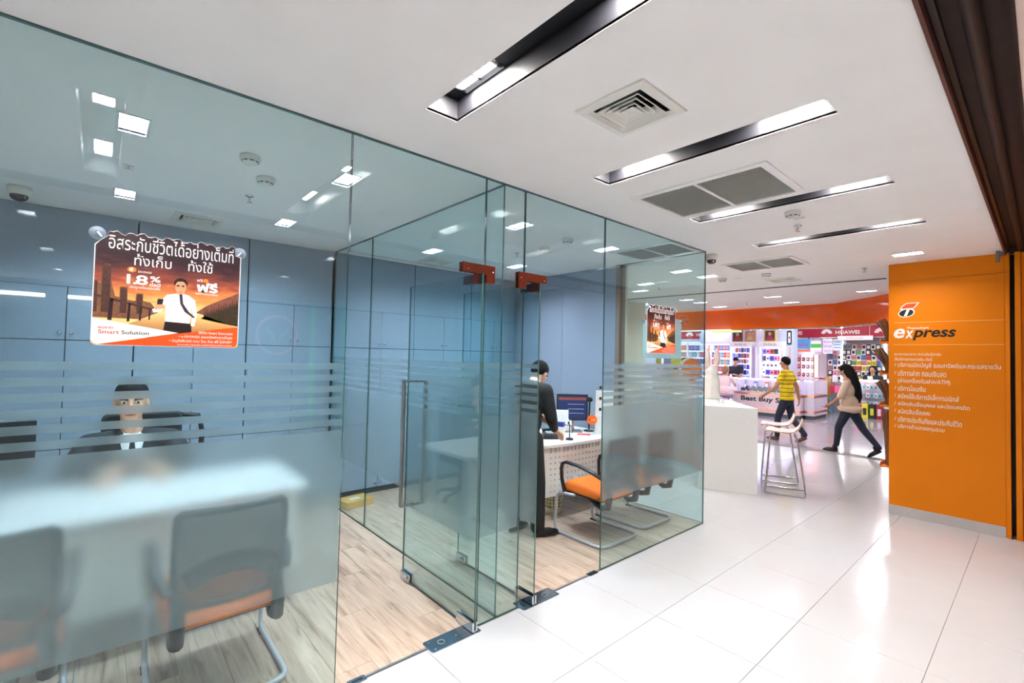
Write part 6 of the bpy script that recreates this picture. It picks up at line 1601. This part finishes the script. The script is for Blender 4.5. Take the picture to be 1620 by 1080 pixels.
Rs, Ls = Vector((-0.775, 3.07, 1.295)), Vector((-1.135, 3.10, 1.295)); pel = Vector((-0.94, 2.93, 0.92)); chs = Vector((-0.95, 3.03, 1.20))
j.ell(chs, (0.185, 0.115, 0.17), basis(math.radians(5), math.radians(-18))); j.ell((-0.915, 2.97, 1.02), (0.17, 0.118, 0.17)); j.ell((-0.895, 2.95, 0.86), (0.178, 0.13, 0.11))
j.limb([Rs, Vector((-0.96, 3.05, 1.325)), Ls], [0.072, 0.07, 0.072])
j.limb([Rs, Vector((-0.745, 3.12, 1.06)), Vector((-0.855, 3.28, 0.93))], [0.074, 0.058, 0.042]); j.limb([Ls, Vector((-1.20, 3.12, 1.03)), Vector((-1.225, 3.30, 0.868))], [0.074, 0.058, 0.042])
soft(j, 'jacket', M_SUIT, o, 0.012, 3)
cl = MB(); cl.limb([Vector((-0.965, 3.10, 1.335)), Vector((-0.972, 3.125, 1.372))], [0.060, 0.056]); soft(cl, 'shirt_collar', M_SHIRTW, o, 0.010, 2)
t = MB()
for (hip, kn, an) in [((-0.80, 2.95, 0.86), (-0.775, 2.99, 0.48), (-0.77, 3.00, 0.085)), ((-0.98, 2.93, 0.86), (-0.99, 2.90, 0.48), (-0.99, 2.90, 0.085))]: t.limb([Vector(hip), Vector(kn), Vector(an)], [0.096, 0.076, 0.066])
t.ell((-0.89, 2.935, 0.88), (0.150, 0.11, 0.10)); soft(t, 'trousers', M_SUIT, o, 0.012, 3)
shoe(o, (-0.77, 2.955, 0.0), (0.30, 0.95, 0)); shoe(o, (-0.99, 2.855, 0.0), (-0.1, 1, 0))

# seated man facing the glass -------------------------------------------------------------
o = thing('person', 'person in a dark suit and tie sitting behind the near desk, facing the glass', 'person', (-2.12, 0.20, 0))
B = basis(math.radians(-93), math.radians(-4))
hc = Vector((-2.09, 0.172, 1.234))
body = MB(); P = head_prims(body, hc, B, 1.2); body.limb([hc + Vector((-0.02, 0, -0.07)), Vector((-2.13, 0.185, 1.0))], [0.060, 0.066])
Rw, Lw = Vector((-1.80, 0.02, 0.795)), Vector((-1.80, 0.36, 0.795))
hand_prims(body, Rw, (0.92, 0.35, -0.08), (0, 0, -1), 0.95, 0.35, -1); hand_prims(body, Lw, (0.92, -0.35, -0.08), (0, 0, -1), 0.95, 0.35, 1)
body.limb([Vector((-2.13, 0.185, 0.99)), Vector((-2.13, 0.19, 0.80)), Rw], [0.06, 0.06, 0.030]); body.limb([Vector((-2.13, 0.19, 0.80)), Lw], [0.06, 0.030])
soft(body, 'body', M_SKIN, o, 0.0085, 2); face(o, P, B, 1.2); soft_cap(o, P, B, 1.2, M_HAIRK, -0.05, 0.064, 0.0)
j = MB(); Rs, Ls = Vector((-2.13, -0.035, 0.955)), Vector((-2.13, 0.405, 0.955))
j.ell((-2.14, 0.185, 0.83), (0.125, 0.21, 0.20)); j.ell((-2.14, 0.185, 0.62), (0.125, 0.19, 0.20)); j.limb([Rs, Vector((-2.14, 0.185, 0.985)), Ls], [0.078, 0.075, 0.078])
j.limb([Rs, Vector((-2.04, -0.13, 0.80)), Vector((-1.83, 0.008, 0.80))], [0.078, 0.062, 0.044]); j.limb([Ls, Vector((-2.04, 0.50, 0.80)), Vector((-1.83, 0.372, 0.80))], [0.078, 0.062, 0.044])
soft(j, 'jacket', M_SUIT2, o, 0.012, 3)
# shirt front wedge, collar points, tie, badge lie on the chest facing +x
def chest(z): return -2.14 + 0.132*math.sqrt(max(0.05, 1-((z-0.83)/0.24)**2))
m = MB(); pts = [(-0.062, 1.005), (0.062, 1.005), (0.05, 0.93), (0.0, 0.74), (-0.05, 0.93)]
for i_ in range(1): pass
zz = [1.02, 0.99, 0.95, 0.90, 0.85, 0.80, 0.75]; hw = [0.060, 0.064, 0.058, 0.046, 0.034, 0.020, 0.004]; V = []
for z, w in zip(zz, hw): V += [(chest(z)+0.006, 0.182-w, z), (chest(z)+0.012, 0.182, z), (chest(z)+0.006, 0.182+w, z)]
F = []
for k in range(6): F += [(3*k, 3*k+3, 3*k+4, 3*k+1), (3*k+1, 3*k+4, 3*k+5, 3*k+2)]
m.add(V, [tuple(reversed(f)) for f in F], 0, True); sh = m.build('shirt_front', M_SHIRTW, o); so = sh.modifiers.new('thick', 'SOLIDIFY'); so.thickness = 0.004; so.offset = 0
cl = MB(); cl.tube([(-2.13+0.064*math.cos(a), 0.185+0.066*math.sin(a), 1.02-0.018*math.cos(a)) for a in [2*PI*k/20 for k in range(20)]], 0.017, 8, closed=True, flat=(0.5, 1.3)); cl.build('collar', M_SHIRTW, o)
m = MB(); m.tube([(chest(1.0)+0.022, 0.182, 0.995), (chest(0.97)+0.022, 0.182, 0.965), (chest(0.9)+0.018, 0.182, 0.90), (chest(0.83)+0.018, 0.182, 0.82), (chest(0.78)+0.016, 0.182, 0.77)], [0.018, 0.013, 0.021, 0.026, 0.018], 8, flat=(1.0, 0.35)); m.build('tie', M_SUIT, o)
MB().obox((chest(0.90)+0.006, 0.30, 0.905), (0.003, 0, 0), (0, 0.034, 0), (0, 0, 0.011)).build('name_badge', mat('cream_badge', (226, 220, 196), 0.4), o)
t = MB(); 
for y in (0.09, 0.28): t.limb([Vector((-2.16, y, 0.50)), Vector((-1.76, y, 0.53)), Vector((-1.78, y, 0.09))], [0.095, 0.072, 0.055])
t.ell((-2.16, 0.185, 0.545), (0.13, 0.17, 0.09)); soft(t, 'trousers', M_SUIT2, o, 0.012, 3)
for y in (0.09, 0.28): shoe(o, (-1.82, y, 0.0), (1, 0, 0))

o.location.x += 0.17
# walker in a yellow striped shirt (heading towards -x) ---------------------------------------
o = thing('person', 'person in a yellow striped shirt walking past the kiosk', 'person', (-1.2, 10.5, 0))
B = basis(math.radians(80)); hc = Vector((-1.27, 10.52, 1.58))
body = MB(); P = head_prims(body, hc, B); body.limb([hc + Vector((0.02, 0, -0.07)), Vector((-1.24, 10.52, 1.40))], [0.05, 0.056])
Rs, Ls = Vector((-1.22, 10.69, 1.36)), Vector((-1.24, 10.34, 1.36))
Le, Lw = Vector((-1.34, 10.27, 1.10)), Vector((-1.55, 10.28, 0.93)); Re, Rw = Vector((-1.12, 10.75, 1.09)), Vector((-1.08, 10.75, 0.86))
body.limb([Ls, Le, Lw], [0.05, 0.042, 0.028]); body.limb([Rs, Re, Rw], [0.05, 0.042, 0.028]); body.limb([Rs, Vector((-1.235, 10.52, 1.39)), Ls], [0.05, 0.06, 0.05])
hand_prims(body, Lw, (-0.7, 0.05, -0.7), (-0.5, 0.3, 0.4), 0.95, 0.4, 1); hand_prims(body, Rw, (0.05, 0, -1), (-1, 0, 0), 0.95, 0.4, -1)
soft(body, 'body', M_SKIN2, o, 0.009, 2); face(o, P, B); soft_cap(o, P, B, 1.0, M_HAIRK, -0.06, 0.055)
j = MB(); j.ell((-1.235, 10.515, 1.25), (0.125, 0.185, 0.18)); j.ell((-1.23, 10.515, 1.02), (0.130, 0.175, 0.20)); j.ell((-1.225, 10.515, 0.86), (0.135, 0.178, 0.10)); j.limb([Rs, Vector((-1.235, 10.515, 1.385)), Ls], [0.07, 0.07, 0.07]); j.limb([Ls, (Ls+Le)/2], [0.07, 0.066]); j.limb([Rs, (Rs+Re)/2], [0.07, 0.066])
soft(j, 'striped_shirt', striped('yellow_striped_jersey', (244, 214, 24), (40, 40, 44), 0.082, 0.15), o, 0.013, 3)
t = MB(); t.ell((-1.225, 10.515, 0.83), (0.125, 0.165, 0.10)); t.limb([Vector((-1.23, 10.43, 0.82)), Vector((-1.36, 10.42, 0.48)), Vector((-1.38, 10.44, 0.10))], [0.09, 0.065, 0.050]); t.limb([Vector((-1.22, 10.60, 0.82)), Vector((-1.16, 10.60, 0.46)), Vector((-0.92, 10.58, 0.16))], [0.09, 0.065, 0.050]); soft(t, 'jeans', M_JEAN, o, 0.013, 3)
shoe(o, (-1.34, 10.44, 0.003), (-1, 0.05, 0), mat('brown_shoe', (96, 62, 50), 0.5)); 
s2 = shoe(o, (0, 0, 0), (-1, 0.05, 0), mat('brown_shoe', (96, 62, 50), 0.5)); s2.matrix_parent_inverse = Matrix.Identity(4); s2.location = Vector((-0.87, 10.58, 0.075)) - Vector(o.location); s2.rotation_euler = (0, math.radians(-28), 0)

# walker with long black hair in a beige top ---------------------------------------------------
o = thing('person', 'person with long black hair in a beige top and dark jeans striding past', 'person', (-0.05, 10.0, 0))
B = basis(math.radians(84), math.radians(-6)); hc = Vector((-0.13, 10.02, 1.475))
body = MB(); P = head_prims(body, hc, B, 0.94); body.limb([hc + Vector((0.02, 0, -0.06)), Vector((-0.07, 10.01, 1.29))], [0.044, 0.05])
Rs, Ls = Vector((-0.05, 10.15, 1.255)), Vector((-0.07, 9.86, 1.255)); Le, Lw = Vector((-0.13, 9.80, 1.02)), Vector((-0.30, 9.84, 0.86)); Re, Rw = Vector((0.0, 10.20, 1.0)), Vector((-0.16, 10.20, 0.86))
body.limb([Ls, Le, Lw], [0.042, 0.036, 0.024]); body.limb([Rs, Re, Rw], [0.042, 0.036, 0.024]); body.limb([Rs, Vector((-0.06, 10.01, 1.28)), Ls], [0.042, 0.05, 0.042]); body.limb([Vector((-0.06, 10.0, 1.28)), Vector((-0.04, 10.0, 1.0))], [0.09, 0.09])
hand_prims(body, Lw, (-0.8, 0.1, -0.6), (-0.4, 0.3, 0.5), 0.88, 0.5, 1); hand_prims(body, Rw, (-0.8, 0, -0.6), (-0.4, -0.3, 0.5), 0.88, 0.5, -1)
ank = Vector((-0.27, 10.03, 0.09)); body.limb([ank, ank + Vector((0.03, 0, 0.12))], [0.030, 0.034])
soft(body, 'body', M_SKIN2, o, 0.009, 2); face(o, P, B, 0.94)
h = MB(); h.ell(P(0, -0.02, 0.035), (0.088, 0.092, 0.088), B); h.limb([P(0, -0.06, 0.02), P(0, -0.11, -0.10), P(0, -0.15, -0.30), P(0, -0.17, -0.50), P(0, -0.17, -0.60)], [0.085, 0.085, 0.082, 0.066, 0.03])
soft(h, 'long_hair', M_HAIRK, o, 0.011, 3)
j = MB(); j.ell((-0.055, 10.0, 1.12), (0.115, 0.155, 0.16)); j.ell((-0.05, 10.0, 0.92), (0.15, 0.17, 0.16)); j.ell((-0.04, 10.0, 0.80), (0.19, 0.20, 0.08)); j.limb([Rs, Vector((-0.06, 10.0, 1.245)), Ls], [0.055, 0.06, 0.055]); j.limb([Ls, Le], [0.058, 0.06]); j.limb([Rs, Re], [0.058, 0.06])
soft(j, 'beige_top', mat('beige_knit', (222, 200, 176), 0.85, var=0.06, scale=40), o, 0.013, 4)
t = MB(); t.ell((-0.04, 10.0, 0.80), (0.125, 0.155, 0.11)); t.limb([Vector((-0.06, 9.93, 0.78)), Vector((-0.20, 9.96, 0.46)), Vector((-0.245, 10.01, 0.15))], [0.088, 0.062, 0.046]); t.limb([Vector((-0.03, 10.07, 0.78)), Vector((0.14, 10.04, 0.46)), Vector((0.37, 9.99, 0.18))], [0.088, 0.062, 0.044]); soft(t, 'jeans', M_JEAN, o, 0.012, 3)
shoe(o, (-0.23, 10.03, 0.003), (-1, 0.06, 0), None, 0.24)
s2 = shoe(o, (0, 0, 0), (-1, 0, 0), None, 0.24); s2.matrix_parent_inverse = Matrix.Identity(4); s2.location = Vector((0.42, 9.985, 0.11)) - Vector(o.location); s2.rotation_euler = (0, math.radians(-34), 0)

# woman seated at the kiosk, seen from behind -----------------------------------------------------
o = thing('person', 'person with light brown hair in a pale pink top sitting at the kiosk', 'person', (-4.1, 14.0, 0))
B = basis(math.radians(-10), math.radians(-14)); hc = Vector((-4.07, 14.12, 1.31))
body = MB(); P = head_prims(body, hc, B, 0.98); body.limb([hc + Vector((0, -0.02, -0.06)), Vector((-4.08, 14.05, 1.12))], [0.048, 0.055])
Rs, Ls = Vector((-3.89, 14.06, 1.07)), Vector((-4.27, 14.06, 1.07)); Re, Rw = Vector((-3.84, 14.22, 0.86)), Vector((-3.95, 14.42, 0.94)); Le, Lw = Vector((-4.32, 14.24, 0.88)), Vector((-4.2, 14.44, 0.96))
body.limb([Rs, Re, Rw], [0.045, 0.040, 0.026]); body.limb([Ls, Le, Lw], [0.045, 0.040, 0.026]); body.limb([Rs, Vector((-4.08, 14.05, 1.10)), Ls], [0.045, 0.055, 0.045])
hand_prims(body, Rw, (-0.2, 0.95, 0.1), (0, 0, -1), 0.9, 0.4, 1); hand_prims(body, Lw, (0.2, 0.95, 0.1), (0, 0, -1), 0.9, 0.4, -1)
soft(body, 'body', M_SKIN, o, 0.010, 2); face(o, P, B)
h = MB(); h.ell(P(0, -0.025, 0.03), (0.092, 0.098, 0.10), B); h.limb([P(0, -0.05, 0), P(0, -0.07, -0.09)], [0.085, 0.07]); soft(h, 'bob_hair', M_HAIRB, o, 0.012, 3)
j = MB(); j.ell((-4.08, 14.02, 0.93), (0.19, 0.13, 0.18)); j.ell((-4.06, 13.97, 0.72), (0.185, 0.14, 0.15)); j.limb([Rs, Vector((-4.08, 14.04, 1.09)), Ls], [0.062, 0.065, 0.062]); j.limb([Rs, (Rs+Re)/2], [0.063, 0.058]); j.limb([Ls, (Ls+Le)/2], [0.063, 0.058])
soft(j, 'pink_top', mat('pale_pink_knit', (240, 214, 220), 0.85, var=0.04, scale=30), o, 0.014, 3)
t = MB(); t.limb([Vector((-3.99, 13.95, 0.60)), Vector((-3.98, 14.28, 0.60)), Vector((-3.98, 14.26, 0.14))], [0.11, 0.08, 0.05]); t.limb([Vector((-4.15, 13.95, 0.60)), Vector((-4.20, 14.30, 0.60)), Vector((-4.20, 14.26, 0.14))], [0.11, 0.08, 0.05]); t.ell((-4.06, 13.93, 0.61), (0.20, 0.16, 0.11)); soft(t, 'trousers', mat('pink_grey_cloth', (206, 178, 186), 0.85, var=0.05, scale=30), o, 0.014, 3)
shoe(o, (-3.98, 14.22, 0.04), (0.1, 1, 0)); shoe(o, (-4.20, 14.24, 0.04), (0, 1, 0))
k = thing('round_stool', 'round stool under the seated woman at the kiosk', 'stool', (-4.06, 13.94, 0))
MB().lathe([(0.17, 0.44), (0.18, 0.455), (0.18, 0.485), (0.16, 0.498)], (-4.06, 13.94, 0.003), 24).build('seat', M_BLK, k); MB().cyl((-4.06, 13.94, 0.02), (-4.06, 13.94, 0.445), 0.03).build('post', M_CHROME, k); MB().lathe([(0.20, 0.0), (0.20, 0.012), (0.04, 0.03)], (-4.06, 13.94, 0.003), 24).build('base', M_CHROME, k)

# kiosk man in a dark shirt ------------------------------------------------------------------------
def vendor(label, x, y, ztop, shirt, yaw, hairm, long_hair=False, prop=True):
    o = thing('person', label, 'person', (x, y, 0))
    B = basis(math.radians(yaw), math.radians(-22)); hc = Vector((x, y-0.03, ztop-0.12)); zs = ztop-0.34
    f = B @ Vector((0, 1, 0)); f.z = 0; f.normalize(); r = Vector((f.y, -f.x, 0)); c = Vector((x, y, 0))
    body = MB(); P = head_prims(body, hc, B, 1.0); body.limb([hc + Vector((0, 0, -0.07)), c + Vector((0, 0, zs+0.04))], [0.05, 0.056])
    pts = {}
    for s in (-1, 1):
        sh = c + r*s*0.185 + Vector((0, 0, zs)); el = c + r*s*0.22 + f*0.10 + Vector((0, 0, zs-0.27)); wr = c + r*s*0.10 + f*0.30 + Vector((0, 0, zs-0.20))
        pts[s] = (sh, el); body.limb([sh, el, wr], [0.05, 0.042, 0.028]); hand_prims(body, wr, f*0.9 - r*s*0.3, Vector((0, 0, -1)), 0.9, 0.5, s)
    body.limb([pts[-1][0], c + Vector((0, 0, zs+0.02)), pts[1][0]], [0.05, 0.06, 0.05])
    soft(body, 'body', M_SKIN2, o, 0.010, 2); face(o, P, B)
    if long_hair:
        h = MB(); h.ell(P(0, -0.03, 0.035), (0.095, 0.095, 0.098), B)
        for s in (-1, 1): h.limb([P(s*0.07, -0.03, 0.02), P(s*0.085, -0.04, -0.10), P(s*0.08, -0.05, -0.2)], [0.032, 0.032, 0.02])
        soft(h, 'hair', hairm, o, 0.011, 3)
    else: soft_cap(o, P, B, 1.0, hairm, -0.06, 0.055)
    j = MB(); j.ell(c + Vector((0, 0, zs-0.12)), (0.19, 0.13, 0.18), basis(math.radians(yaw))); j.ell(c + Vector((0, 0, zs-0.36)), (0.175, 0.13, 0.20), basis(math.radians(yaw))); j.limb([pts[-1][0], c + Vector((0, 0, zs+0.01)), pts[1][0]], [0.068, 0.07, 0.068])
    for s in (-1, 1): j.limb([pts[s][0], pts[s][0]*0.45 + pts[s][1]*0.55], [0.068, 0.06])
    soft(j, 'shirt', shirt, o, 0.014, 3)
    t = MB(); zh = zs-0.52
    for s in (-1, 1): t.limb([c + r*s*0.09 + Vector((0, 0, zh)), c + r*s*0.10 + Vector((0, 0, zh*0.55)), c + r*s*0.10 + Vector((0, 0, 0.10))], [0.095, 0.07, 0.055])
    t.ell(c + Vector((0, 0, zh+0.03)), (0.16, 0.12, 0.11), basis(math.radians(yaw))); soft(t, 'trousers', M_JEAN, o, 0.015, 3)
    for s in (-1, 1): shoe(o, c + r*s*0.10 - f*0.05 + Vector((0, 0, 0.003)), f)
    return o
vendor('person in a dark shirt standing behind the kiosk looking down', -4.33, 15.42-0.02, 1.70, mat('dark_patterned_shirt', (34, 32, 44), 0.8, var=0.3, scale=40), 172, M_HAIRK)
vendor('person with black hair looking at a phone behind the far shop counter', -1.19, 17.53, 1.52, mat('dark_teal_shirt', (30, 46, 52), 0.8, var=0.1), 178, M_HAIRK, True)
m = MB(); m.obox((-1.19, 17.20, 1.17), (0.06, 0, 0), (0, 0.004, 0.004), (0, -0.03, 0.05)); m.obox((-1.19, 17.193, 1.168), (0.05, 0, 0), (0, 0.001, 0.001), (0, -0.024, 0.04), mi=1)
tag(m.build('price_card', [M_WHITEP, mat('card_tint', (200, 190, 180), 0.5, var=0.2)]), 'white card leaning on the far shop counter before the seller', 'card')
